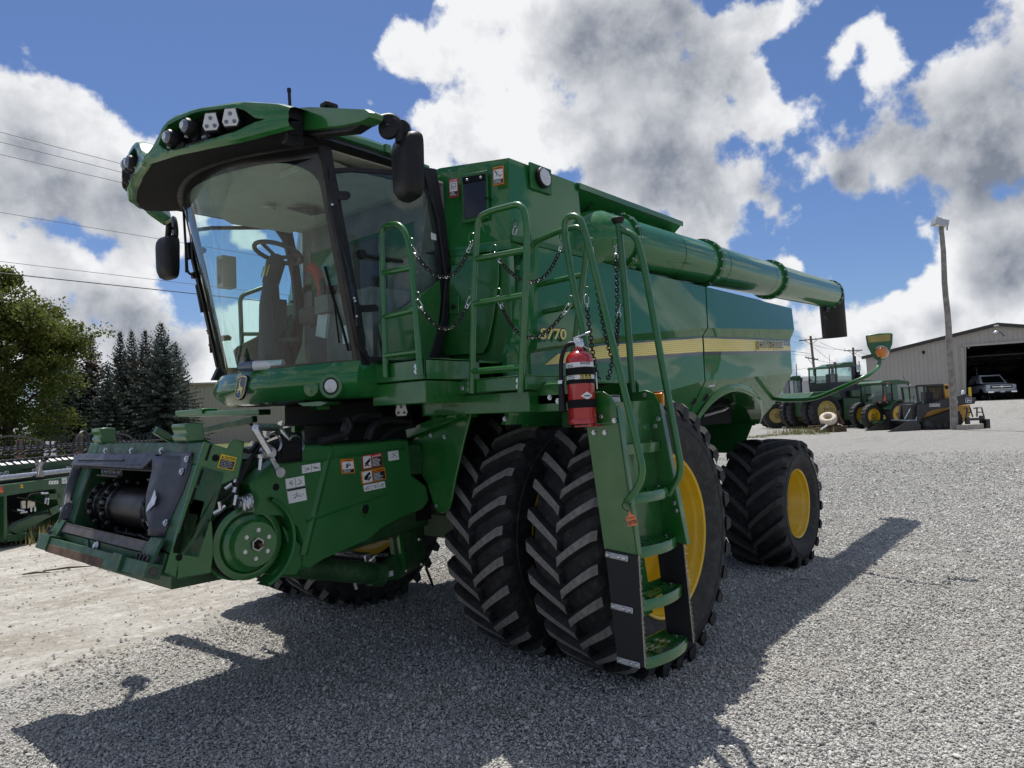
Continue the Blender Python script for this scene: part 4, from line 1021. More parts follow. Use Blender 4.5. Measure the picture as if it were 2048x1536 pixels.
# left flank plate with slots
SY = -.90; s_ = lambda u, v, o=0: AY(u, v, SY)+Vector((0, -o, 0))
mb = MB().use(M_green)
mb.prism([s_(*q) for q in ((409, 883), (456, 897), (466, 878), (490, 883), (484, 925), (477, 956), (439, 972), (428, 995), (415, 1023), (385, 1080), (360, 1114), (353, 1157), (330, 1145))], (0, .02, 0))
mb.prism([s_(*q) for q in ((356, 1120), (385, 1085), (415, 1030), (425, 1045), (428, 1100), (423, 1146), (356, 1158))], (0, .012, 0))
fp = mb.build('flank_plate', fr, bevel=.006)
mb = MB().use(M_blackm)
for u, v in ((417, 905), (400, 955), (386, 992), (371, 1037), (353, 1083)):
    p = s_(u, v, .003); d = (s_(u-3, v+9)-s_(u, v)).normalized(); n2 = Vector((-d.z, 0, d.x)); mb.prism([p-d*.045+n2*.006, p-d*.045-n2*.006, p+d*.045-n2*.006, p+d*.045+n2*.006], (0, -.001, 0))
mb.lathe([(.020, 0), (.0001, 0)], s_(431, 916, .004), (0, -1, 0), 12); mb.lathe([(.018, 0), (.0001, 0)], s_(358, 1115, .004), (0, -1, 0), 12)
mb.build('plate_slot', fp)
pl = Plate(s_(442, 908), s_(473, 915), s_(434, 935), .004)
pl.base(M_lyel); pl.rect(0, 0, 1, 1, M_lyel, 1); pl.rect(.05, .05, .95, .66, M_lblk, 2); pl.text('CAUTION', .24, .72, .95, .93, M_lblk, 2, .02); pl.poly([(.06, .72), (.2, .72), (.13, .93)], M_lblk)
for k, tx_ in enumerate(('Avoid crushing', 'injuries. Header', 'can fall. Stay', 'clear when engine', 'is running.')): pl.text(tx_, .09, .545-k*.115, .09+.048*len(tx_), .62-k*.115, M_label, 3, .01)
pl.build('caution_label', fp)
# ---- left drive: slip clutch pulley, belt, guard
PC = AY(500, 1085, -1.0); ax = Vector((0, -1, 0))
PC = Vector((-2.40, -0.90, 1.125))
mb = MB().use(M_green)
mb.lathe([(.0001, -.16), (.195, -.16), (.225, -.145), (.225, -.13), (.17, -.09), (.21, -.045), (.212, -.03), (.19, -.025), (.175, -.025), (.165, -.04), (.15, -.04), (.145, -.03), (.0001, -.03)], PC, ax, 56)
pu = mb.build('drive_pulley', H, ang=30)
mb = MB().use(M_blackm); mb.lathe([(.19, -.125), (.215, -.115), (.215, -.065), (.19, -.055)], PC, ax, 60); mb.build('drive_belt', pu)
mb = MB().use(M_green); PC2 = PC-ax*.045
mb.lathe([(.160, 0), (.165, .02), (.16, .035), (.135, .05), (.130, .105), (.124, .112), (.0001, .112)], PC2, ax, 48)
mb.use(M_zinc); 
for k in range(6):
    a = 2*PI*k/6+.4; mb.bolt(PC2+ax*.112+Vector((math.cos(a)*.08, 0, math.sin(a)*.08)), ax, .009, .010)
mb.use(M_steel); mb.lathe([(.040, .112), (.040, .126), (.030, .126), (.028, .10)], PC2, ax, 6); mb.use(M_blackm); mb.lathe([(.029, .120), (.0001, .120)], PC2, ax, 16); mb.use(M_rust); mb.cyl(PC2+ax*.10+Vector((.014, 0, -.006)), PC2+ax*.142+Vector((.014, 0, -.006)), .012, 12)
mb.build('pulley_hub', pu, ang=35)
# belt guard curl round the pulley + big moulded drive shield
SHY = -.86
h_ = lambda u, v, o=0: AY(u, v, SHY)+Vector((0, -o, 0))
out = [(498, 968), (525, 940), (560, 915), (600, 893), (650, 889), (720, 886), (792, 878), (815, 879), (818, 905), (822, 950), (852, 972), (858, 1000), (845, 1018), (800, 1036), (760, 1058), (735, 1080), (690, 1100), (640, 1122), (612, 1140), (598, 1136), (600, 1090), (588, 1055), (560, 1032), (500, 1030), (508, 1000)]
mb = MB().use(M_greensat)
pts = [h_(*q) for q in out]; cen = sum(pts, Vector())/len(pts)
k = len(pts)
rim0 = [p+Vector((0, .10, 0)) for p in pts]; rim1 = [p for p in pts]; rim2 = [cen+(p-cen)*.965+Vector((0, -.022, 0)) for p in pts]
mb.sheet([rim0, rim1, rim2], closeu=True); b_ = len(mb.v)-k; mb.f.append([b_+i for i in range(k)]); mb.mi.append(mb.cm)
sh = mb.build('drive_shield', H, ang=28, bevel=0)
mb = MB().use(M_greensat)   # raised ribs and creases on the shield
def ribline(a, b, wd, hh=.012, off=.020):
    a = h_(*a, off); b = h_(*b, off); d = (b-a).normalized(); n2 = Vector((-d.z, 0, d.x))*wd; mb.add([a-n2, a+n2, b+n2, b-n2, a+Vector((0, -hh, 0)), b+Vector((0, -hh, 0))], [(0, 4, 5, 3), (4, 1, 2, 5), (0, 1, 4), (2, 3, 5)])
ribline((655, 905), (605, 1110), .030); ribline((608, 1040), (770, 985), .02); ribline((560, 925), (806, 898), .015)
mb.lathe([(.052, 0), (.046, .014), (.036, .014), (.030, .002)], h_(727, 1018, .020), (0, -1, 0), 24); mb.build('shield_rib', sh, ang=30)
mb = MB().use(M_blackm); mb.lathe([(.030, .004), (.0001, .004)], h_(726, 1018, .020), (0, -1, 0), 20); mb.lathe([(.022, .004), (.0001, .004)], h_(548, 974, .020), (0, -1, 0), 16); mb.build('shield_hole', sh)
mb = MB().use(M_greensat)   # curled lip round the pulley
rows = []
for i in range(21):
    a = math.radians(62-i*6.6); r = .262
    d = Vector((math.cos(a), 0, math.sin(a))); c = PC
    rows.append([c+d*r+Vector((0, .12, 0)), c+d*r+Vector((0, -.02, 0)), c+d*(r+.012)+Vector((0, -.03, 0)), c+d*(r+.02)+Vector((0, -.02, 0)), c+d*(r+.022)+Vector((0, .12, 0))])
mb.sheet(rows); mb.build('belt_guard', H, ang=40)
mb = MB().use(M_greensat); mb.prism([h_(563, 1050, .01), h_(600, 1090, .01), h_(608, 1125, .01), h_(590, 1150, .01), h_(540, 1150, .01), h_(560, 1130, .01), h_(578, 1095, .01)], (0, .10, 0)); mb.build('guard_tail', H, bevel=.006)
# labels on the shield
wl = lambda *a, **k: wlabel(sh, *a, lift=.028, **k)
hp = lambda *q: [h_(*a) for a in q]
wl(*hp((676, 919), (702, 917), (679, 948)), 'WARNING', M_orange, 'hand')
wl(*hp((719, 912), (758, 905), (721, 939)), 'DANGER', M_lred, 'crush', layout='h')
wl(*hp((717, 943), (764, 934), (720, 968)), 'WARNING', M_orange, 'auger', layout='h')
def sketch_label(TL, TR, BL, n, cells, topbar=False):
    pl = Plate(TL, TR, BL, .028); pl.base(M_label); pl.rect(0, 0, 1, 1, M_label, 1)
    for c in range(1, cells): pl.line(c/cells, .05, c/cells, .95, .0025, M_lblk)
    rr = random.Random(n)
    for c in range(cells):
        x0 = c/cells
        for k in range(4): pl.line(x0+rr.uniform(.12, .5)/cells, rr.uniform(.2, .8), x0+rr.uniform(.5, .88)/cells, rr.uniform(.2, .8), .0022, M_lblk)
    if topbar: pl.rect(0, .86, 1, 1, M_lblk, 2)
    return pl.build('pictogram_label', sh)
sketch_label(*hp((599, 931), (635, 925), (600, 947)), 1, 2); sketch_label(*hp((566, 958), (603, 951), (568, 978)), 2, 2); sketch_label(*hp((569, 979), (605, 972), (573, 1007)), 3, 1, True)
sketch_label(*hp((722, 970), (764, 962), (724, 983)), 4, 3); sketch_label(*hp((771, 903), (791, 900), (773, 922)), 5, 1)
# small upper cover in front of the shield, with knob
mb = MB().use(M_greensat); mb.prism([h_(596, 895), (h_(660, 890)), h_(664, 905), h_(655, 922), h_(600, 925)], (0, -.03, 0)); mb.build('upper_cover', H, bevel=.012)
mb = MB().use(M_greendk); mb.span((-1.9, -.82, 1.40), (-1.0, -.70, 1.62)); mb.span((-2.35, -.80, 1.05), (-2.1, -.70, 1.5)); mb.build('drive_frame', H, bevel=.01)
# plate beside the inner tyre, and gusset with bolts
mb = MB().use(M_green)
xq = lambda u, v, x=-1.0: AX(u, v, x)
mb.prism([xq(*q) for q in ((818, 885), (838, 868), (905, 838), (945, 815), (928, 880), (910, 960), (903, 1000), (897, 1020), (880, 1027), (872, 1022), (852, 965), (835, 940), (838, 920), (826, 905))], (.02, 0, 0)); mb.build('fender_plate', H, bevel=.006)
bolts(H, [xq(u, v, -1.003) for u, v in ((826, 934), (831, 964), (872, 1012), (889, 874), (879, 806), (862, 870))], (-1, 0, 0), .012, .01)
mb = MB().use(M_green); mb.bar(xq(815, 868, -1.05), xq(940, 818, -1.05), .03, .07); mb.span((-1.12, -1.30, 1.80), (-0.9, -1.05, 1.98)); mb.bar(xq(930, 812, -1.1), xq(870, 840, -1.1), .04, .05); mb.build('fender_stay', H, bevel=.006)
# lift cylinder, its bracket on the axle, hoses
cy = lambda u, v: AY(u, v, -.62)
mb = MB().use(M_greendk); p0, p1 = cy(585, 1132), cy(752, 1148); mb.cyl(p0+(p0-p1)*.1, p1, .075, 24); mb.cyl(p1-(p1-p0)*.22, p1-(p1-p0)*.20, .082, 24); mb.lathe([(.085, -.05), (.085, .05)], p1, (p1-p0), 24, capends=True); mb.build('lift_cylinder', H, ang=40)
mb = MB().use(M_steel); q0, q1 = cy(610, 1118), cy(742, 1128); mb.tube([q0, q1], .018, 10); mb.tube([q0+Vector((0, .03, .05)), q1+Vector((0, .03, .05))], .028, 10); mb.use(M_zinc); mb.tube([cy(660, 1100), cy(705, 1105)], .016, 10); mb.box(cy(679, 1102), (.04, .05, .05)); mb.tube(smoothpath([cy(742, 1128), cy(745, 1115), cy(752, 1110), cy(775, 1109)], .03), .013, 8); mb.box(cy(745, 1124), (.035, .035, .05)); mb.tube(smoothpath([cy(732, 1122), cy(728, 1112), cy(740, 1108)], .02), .008, 6); mb.build('hydraulic_line', H)
mb = MB().use(M_greendk); ay = lambda u, v: AY(u, v, -.55)
mb.prism([ay(780, 1035), ay(832, 1025), ay(848, 1040), ay(850, 1125), ay(800, 1158), ay(770, 1162), ay(755, 1150), ay(762, 1135), ay(790, 1110)], (0, .05, 0)); mb.use(M_green); mb.bar(ay(787, 1035), ay(802, 1140), .03, .10, (0, 1, 0)); mb.use(M_zinc)
for u, v in ((838, 1078), (805, 1106), (843, 1128), (812, 1140), (770, 1150)): mb.bolt(ay(u, v)+Vector((0, -.01, 0)), (0, -1, 0), .016, .014)
mb.use(M_label); p = ay(779, 1147); mb.box(p+Vector((0, -.012, 0)), (.05, .004, .04)); mb.build('axle_bracket', H, bevel=.006)
mb = MB().use(M_black); mb.tube([ay(852, 1135), ay(866, 1172)], .010, 6); mb.build('breather_hose', H)
mb = MB().use(M_zinc); mb.tube(smoothpath([cy(702, 1155), cy(708, 1160), cy(713, 1178)], .02), .012, 8); mb.build('drain_pipe', H)
mb = MB().use(M_greendk); mb.bar(ay(745, 1062), ay(800, 1070), .04, .06); mb.cyl((-1.3, -.2, .86), (-1.3, .9, .80), .03, 10); mb.cyl((-.9, .5, .70), (-.2, 1.4, .72), .04, 10); mb.span((-2.75, -.66, .90), (-2.3, .66, 1.0)); mb.build('under_frame', H, bevel=.006)
# ---- hydraulic coupler with silver handle
hb = lambda u, v, y=-.86: AY(u, v, y)
mb = MB().use(M_blackm); c = hb(573, 903, -.95); mb.box(c, (.16, .10, .13)); mb.box(c+Vector((0, -.055, 0)), (.13, .02, .10)); cb = mb.build('coupler_box', H, bevel=.025)
mb = MB().use(M_zinc); 
ha, hb_, hc, hd = hb(538, 905, -1.0), hb(508, 854, -1.0), hb(556, 855, -.92), hb(588, 897, -.92)
mb.tube(smoothpath([ha, hb_, hc, hd], .03), .022, 12)
for c, y in ((hb(545, 888, -1.02), 0), (hb(591, 890, -.93), 0)): mb.lathe([(.055, -.012), (.06, 0), (.055, .012)], c, (0, 1, 0), 20, a0=-.9, a1=2.4)
mb.build('coupler_handle', cb, ang=45)
mb = MB().use(M_steel); c = hb(537, 905, -.94); mb.lathe([(.045, -.03), (.045, .02), (.03, .04), (.0001, .04)], c, (0, -1, 0), 20); mb.bar(c+Vector((0, -.03, -.03)), c+Vector((.05, -.03, -.12)), .03, .012, (0, 1, 0)); mb.lathe([(.03, 0), (.03, .014)], c+Vector((.05, -.03, -.12)), (0, -1, 0), 14, capends=True); mb.use(M_zinc); mb.tube([hb(522, 910, -.93), hb(519, 940, -.93)], .014, 10); mb.box(hb(521, 912, -.93), (.05, .03, .02)); mb.build('coupler_latch', cb, ang=40)
mb = MB().use(M_black)
def hose(pts, r=.013): mb.tube(smoothpath(pts, .12, 6), r, 8)
hose([hb(515, 885), hb(500, 905), hb(488, 900), hb(478, 904)]); hose([hb(520, 890), hb(500, 920), hb(480, 950), hb(468, 975)]); hose([hb(525, 893), hb(495, 930), hb(478, 965), hb(462, 990), hb(440, 1005)]); hose([hb(482, 925), hb(476, 960), hb(470, 985), hb(470, 1015)], .015)
hose([hb(640, 885), hb(690, 870), hb(700, 850), hb(690, 835)], .03); hose([hb(735, 880), hb(745, 850), hb(770, 838), hb(820, 842)], .03); hose([hb(760, 880), hb(785, 858), hb(830, 850)], .02); hose([hb(690, 880), hb(688, 850), hb(715, 832), hb(760, 830)], .025)
mb.build('hydraulic_hose', H)
mb = MB().use(M_zinc)
for a, b, r in (((474, 945), (468, 965), .016), ((470, 975), (466, 985), .018), ((437, 1003), (440, 1020), .016), ((449, 1012), (430, 1027), .014), ((471, 990), (468, 1010), .017), ((462, 968), (448, 978), .014), ((436, 1022), (424, 1028), .018)): mb.tube([hb(*a), hb(*b)], r, 8)
mb.build('hose_fitting', H)
mb = MB().use(M_zinc); c0, c1 = hb(500, 1003, -.88), hb(478, 1012, -.88); d = (c1-c0)
mb.tube([c0+d*(k/60)+Vector((0, math.cos(k*.75)*.045, math.sin(k*.75)*.045)) for k in range(0, 61)], .007, 6); mb.build('tension_spring', H)
# ------------------------------------------------------------------ cab
ROOFZ = 3.56
def planx(s): return 0.27*abs(s)**2.3
def wsp(s, t):   # windscreen surface, s across -1..1 (left of the machine = -1), t up 0..1
    y = s*(0.93+0.02*t); x = lerp(-1.885, -2.22, t)+(0.27+0.06*t)*abs(s)**1.9; z = lerp(2.185, ROOFZ, t)
    return Vector((x, y, z))
mb = MB().use(M_glass); mb.sheet([[wsp(-1+2*i/32, j/10) for i in range(33)] for j in range(11)]); ws = mb.build('windscreen', H, ang=180, recalc=False)
# dark printed border and A pillars
mb = MB().use(M_blackg)
def wband(s0, s1, t0, t1, m, o=-0.004, ns=32, nt=8):
    mb.use(m); mb.sheet([[wsp(lerp(s0, s1, i/ns), lerp(t0, t1, j/nt))+Vector((o, 0, 0)) for i in range(ns+1)] for j in range(nt+1)])
wband(-1, 1, 0, .018, M_blackg); wband(-1, 1, .955, 1, M_blackg); wband(-1, -.955, 0, 1, M_blackg, ns=3); wband(.965, 1, 0, 1, M_blackg, ns=3)
def cornerfill(sg):   # rounded upper corners of the clear glass
    rows = []
    for k in range(9):
        a = k/8*PI/2; s_ = lerp(.955, .955-.30*(1-math.sin(a)), 1); t = .955-.13*(1-math.cos(a))
        rows.append([wsp(sg*(.955-.30*(1-math.sin(a))), t)+Vector((-.004, 0, 0)), wsp(sg*.96, .958)+Vector((-.004, 0, 0))])
    mb.sheet(rows)
cornerfill(-1); cornerfill(1); mb.build('glass_border', ws, smooth=False)
for sg in (-1, 1):
    mb = MB().use(M_black); P = [wsp(sg*1.0, t) for t in np.linspace(-.01, 1.02, 10)]
    rows = []
    for p in P: rows.append([p+Vector((-.012, -sg*.012, 0)), p+Vector((-.008, sg*.022, 0)), p+Vector((.055, sg*.030, 0)), p+Vector((.060, -sg*.01, 0))])
    mb.sheet(rows, closeu=True); mb.build('front_pillar', H, ang=50)
# door: frame, glass, lower panel on both sides
def door(sg):
    Y_ = sg*0.965; ya = lambda u, v: AY(u, v, -0.965)
    def m_(p): return Vector((p.x, sg*abs(p.y), p.z))
    ring = [ya(655, 338), ya(700, 335), ya(838, 345), ya(858, 380), ya(875, 470), ya(884, 560), ya(879, 630), ya(855, 722), ya(735, 724), ya(716, 690), ya(690, 560), ya(660, 420)]
    ring = [m_(p) for p in ring]; cen = sum(ring, Vector())/len(ring)
    mb = MB().use(M_glassd); mb.add(ring, [tuple(range(len(ring)))]); g = mb.build('door_glass', H, smooth=False, recalc=False)
    mb = MB().use(M_black); inn = [cen+(p-cen)*.955 for p in ring]; o = Vector((0, sg*.012, 0)); k = len(ring)
    mb.sheet([[p-o*2 for p in inn], [p+o for p in inn], [p+o for p in ring], [p-o*2 for p in ring]], closeu=True); df = mb.build('door_frame', g, ang=50)
    low = [ya(770, 722), ya(762, 690), ya(754, 650), ya(762, 640), ya(800, 618), ya(876, 560), ya(879, 600), ya(874, 650), ya(856, 722)]
    if sg < 0: low = low
    low = [m_(p)+o*.6 for p in low]
    mb = MB().use(M_green); mb.prism(low, o*1.2); mb.build('door_panel', g, bevel=.01)
    mb = MB().use(M_black); hw = lambda u, v: m_(ya(u, v))+o*2
    for (u, v) in ((655, 390), (705, 630)):
        mb.prism([hw(u-2, v-20), hw(u+9, v-20), hw(u+14, v+24), hw(u+2, v+24)], o*1.5)
    mb.prism([hw(664, 384), hw(690, 385), hw(695, 391), hw(694, 398), hw(688, 402), hw(666, 402)], o); mb.prism([hw(712, 612), hw(745, 610), hw(752, 616), hw(750, 624), hw(712, 626)], o)
    mb.use(M_zinc)
    for u, v in ((657, 412), (701, 598), (706, 634), (703, 604)): mb.bolt(hw(u, v)+o*1.5, (0, sg, 0), .007, .006)
    mb.build('door_hinge', g, bevel=.004)
    if sg < 0:
        mb = MB().use(M_black); mb.tube([hw(718, 511), hw(800, 524)], .014, 8); mb.lathe([(.0001, -.02), (.028, -.02), (.034, 0), (.028, .02), (.0001, .02)], hw(718, 510), (0, -1, 0), 16); mb.use(M_label); mb.prism([hw(857, 466), hw(867, 470), hw(868, 482), hw(858, 480)], o*.2); mb.build('grab_bar', g)
        mb = MB().use(M_blackm); mb.prism([m_(ya(772, 385))+Vector((0, .06, 0)), m_(ya(856, 385))+Vector((0, .06, 0)), m_(ya(862, 480))+Vector((0, .06, 0)), m_(ya(800, 470))+Vector((0, .06, 0))], (0, .02, 0)) if False else None
    return g
door(-1); door(1)
for sg in (-1, 1):   # rear pillar, thick and black, and the gap behind it
    ya = lambda u, v: AY(u, v, -0.955); m_ = lambda p: Vector((p.x, sg*abs(p.y), p.z))
    mb = MB().use(M_black); mb.prism([m_(ya(*q)) for q in ((838, 335), (866, 340), (884, 440), (897, 545), (893, 640), (868, 724), (848, 724), (877, 640), (884, 560), (868, 440))], (0, sg*.04, 0)); mb.build('rear_pillar', H, bevel=.008)
mb = MB().use(M_inter); mb.span((-.83, -.93, 2.18), (-.80, .93, 2.75)); mb.span((-.83, -.93, 2.75), (-.80, -.62, 3.58)); mb.span((-.83, .80, 2.75), (-.80, .93, 3.58)); mb.span((-.83, -.62, 3.34), (-.80, .80, 3.58)); bw = mb.build('cab_back_wall', H)
mb = MB().use(M_glassd); mb.add([(-.815, -.62, 2.75), (-.815, .80, 2.75), (-.815, .80, 3.34), (-.815, -.62, 3.34)], [(0, 1, 2, 3)]); mb.build('rear_window', bw, recalc=False)
mb = MB().use(M_interd); mb.span((-1.62, -.92, 2.12), (-.80, .92, 2.18)); mb.prism([wsp(s, 0)+Vector((.02, 0, -.03)) for s in np.linspace(-1, 1, 17)], (0, 0, .02)); mb.build('cab_floor', H)
mb = MB().use(M_head); mb.prism([wsp(s, 1)+Vector((.06, 0, .0)) for s in np.linspace(-1, 1, 17)]+[Vector((-.82, .95, ROOFZ)), Vector((-.82, -.95, ROOFZ))], (0, 0, .015)); 
mb.prism([(-1.85, -.80, 3.57), (-1.85, .80, 3.57), (-1.55, .85, 3.49), (-1.0, .85, 3.51), (-1.0, -.85, 3.51), (-1.55, -.85, 3.49)], (0, 0, .02)); mb.use(M_interd); mb.prism([(-1.50, .10, 3.482), (-1.38, -.02, 3.482), (-1.20, .02, 3.485), (-1.24, .16, 3.485)], (0, 0, -.012)); mb.use(M_head); mb.box((-1.70, -.55, 3.53), (.3, .3, .05)); mb.lathe([(.05, 0), (.045, -.015), (.0001, -.018)], (-1.58, .22, 3.49), (0, 0, 1), 16); mb.build('headliner', H, bevel=.02)
# ---- inside: wheel, column, seat, consoles
mb = MB().use(M_interd); c = Vector((-1.64, 0.0, 3.085)); tilt = Vector((0.30, 0.05, 0.95)).normalized()
xx = Vector((0, 1, 0)); yy2 = tilt.cross(xx)
mb.tube([c+xx*(.175*math.cos(a))+yy2*(.175*math.sin(a)) for a in np.linspace(0, 2*PI, 33)[:-1]], .017, 10, closed=True)
for a in (PI/2+.2, PI*1.22, PI*1.80): mb.tube([c-tilt*.04, c+xx*(.17*math.cos(a))+yy2*(.17*math.sin(a))], .014, 8)
mb.lathe([(.0001, .01), (.05, 0), (.055, -.04), (.04, -.1)], c-tilt*.03, tilt, 20); sw = mb.build('steering_wheel', H, ang=50)
mb = MB().use(M_interd); mb.tube([c-tilt*.08, c-tilt*.26], [.07, .06], 16); mb.tube([c-tilt*.24, Vector((-1.72, 0, 2.68)), Vector((-1.70, 0, 2.45)), Vector((-1.68, 0, 2.19))], [.055, .075, .10, .13], 16); mb.box((-1.69, 0, 2.60), (.12, .18, .24)); mb.box((-1.66, .06, 2.98), (.05, .02, .16), Matrix.Rotation(.5, 3, 'X')); mb.use(M_lyel)
for y in (-.04, .0, .035): mb.box(c-tilt*.16+Vector((-.068, y, 0)), (.008, .012, .09), Matrix.Rotation(.3, 3, 'Y'))
mb.use(M_interd); mb.box((-1.80, -.10, 2.24), (.14, .10, .08), Matrix.Rotation(.4, 3, 'Y')); mb.box((-1.80, .16, 2.24), (.14, .10, .08), Matrix.Rotation(.4, 3, 'Y')); mb.tube([(-1.7, -.02, 2.42), (-1.70, -.32, 2.40)], .02, 8); mb.build('steering_column', sw, bevel=.006)
mb = MB().use(M_seat); mb.box((-1.08, 0, 2.66), (.50, .52, .14)); mb.box((-.88, 0, 2.98), (.14, .50, .62), Matrix.Rotation(.12, 3, 'Y')); mb.use(M_interd); mb.box((-1.08, 0, 2.38), (.40, .40, .42)); mb.build('driver_seat', H, bevel=.04)
mb = MB().use(M_inter); mb.box((-1.22, -.37, 2.66), (.62, .17, .13)); mb.box((-1.2, -.42, 2.40), (.50, .22, .40)); mb.use(M_interd); mb.cyl((-1.48, -.34, 2.72), (-1.50, -.34, 2.86), .022, 10); mb.build('armrest_console', H, bevel=.02)
mb = MB().use(M_inter); mb.box((-1.20, -.68, 2.45), (.55, .42, .54)); mb.box((-.93, -.68, 2.82), (.12, .42, .40)); mb.use(M_label); mb.box((-1.478, -.60, 2.42), (.004, .10, .13)); mb.build('passenger_seat', H, bevel=.04)
mb = MB().use(M_redcloth); mb.tube(smoothpath([Vector((-1.48, -.16, 2.98)), Vector((-1.45, -.2, 2.94)), Vector((-1.42, -.24, 2.80)), Vector((-1.42, -.26, 2.66))], .05), [.02]+[.045]*11+[.03] if False else .04, 10); mb.use(M_label); mb.box((-1.46, -.30, 2.56), (.03, .12, .26), Matrix.Rotation(.25, 3, 'X')); mb.build('orange_jacket', H)
mb = MB().use(M_head); mb.box(AY(453, 545, .80), (.12, .10, .26)); mb.use(M_interd)
for k in range(4): mb.box(AY(453, 545, .80)+Vector((-.062, -.04+.02*k, 0)), (.004, .006, .2))
mb.build('corner_post_unit', H, bevel=.012)
mb = MB().use(M_interd); mb.prism([(-1.75, .88, 2.18), (-1.2, .90, 2.18), (-1.2, .90, 2.30), (-1.7, .88, 2.28)], (0, -.05, 0)); mb.use(M_label); mb.cyl((-1.92, -.12, 2.22), (-1.80, -.3, 2.22), .035, 12); mb.use(M_lensd); mb.cyl((-1.95, .02, 2.22), (-1.9, -.08, 2.22), .034, 12); mb.build('cab_clutter', H)
mb = MB().use(M_blackm); q = [wsp(-.95, .06), wsp(-.935, .2), wsp(-.91, .34), wsp(-.90, .46)]; mb.tube([p+Vector((-.02, -.005, 0)) for p in q], .009, 6); mb.tube([wsp(-.92, .30)+Vector((-.02, 0, 0)), wsp(-.90, .10)+Vector((-.02, 0, 0))], .006, 6); mb.build('windscreen_wiper', H)
ya = lambda u, v: AY(u, v, .985)
mb = MB().use(M_black); mb.tube(smoothpath([ya(372, 345), ya(366, 400), ya(370, 470), ya(375, 545), ya(388, 552)], .05), .010, 6); mb.tube(smoothpath([ya(378, 410), ya(384, 480), ya(393, 550), ya(410, 605), ya(432, 666)], .05), .014, 6); mb.box(ya(389, 551), (.04, .04, .05)); mb.tube([ya(393, 570), ya(404, 625)], .012, 6); mb.tube([ya(378, 345), ya(362, 420)], .022, 6); mb.tube([ya(370, 470), ya(372, 545)], .007, 6); mb.build('side_wiper', H)
# ---- roof
def plan(off, back, n=24, wid=1.04, nose=-2.50):
    P = []
    for i in range(n+1):
        s = 1-2*i/n; y = s*(wid-off); x = nose+off+0.42*abs(s)**2.2
        P.append((x, y))
    P += [(-1.6, -(wid-off)), (-1.1, -(wid-off)+.02), (back-off, -(wid-off)+.14), (back-off+.03, -.4), (back-off+.03, .4), (back-off, (wid-off)-.14), (-1.1, (wid-off)-.02), (-1.6, (wid-off))]
    return P
lev = [(.10, 3.565), (.02, 3.57), (0.0, 3.58), (0.01, 3.60), (.035, 3.62), (.035, 3.64)]
mb = MB().use(M_black); mb.sheet([[(x, y, z) for x, y in plan(o, -.86)] for o, z in lev], closeu=True)
b0 = [(x, y, 3.565) for x, y in plan(.10, -.86)]; n = len(mb.v); mb.add(b0, [tuple(range(len(b0)))]); 
rf = mb.build('cab_roof', H, ang=40)
lev = [(.045, 3.62), (.02, 3.635), (.02, 3.66), (.05, 3.70), (.16, 3.75), (.40, 3.79)]
mb = MB().use(M_green); mb.sheet([[(x, y, z) for x, y in plan(o, -.84)] for o, z in lev], closeu=True); t_ = [(x, y, 3.79) for x, y in plan(.40, -.84)]; mb.add(t_, [tuple(range(len(t_)))]); mb.build('roof_skin', rf, ang=40)
mb = MB().use(M_green); mb.bar((-2.05, -1.005, 3.655), (-1.42, -1.005, 3.66), .02, .03); mb.box((-1.40, -1.0, 3.66), (.05, .05, .06)); mb.bar((-1.38, -1.01, 3.64), (-1.0, -.99, 3.63), .02, .025); mb.build('roof_rail', rf, bevel=.005)
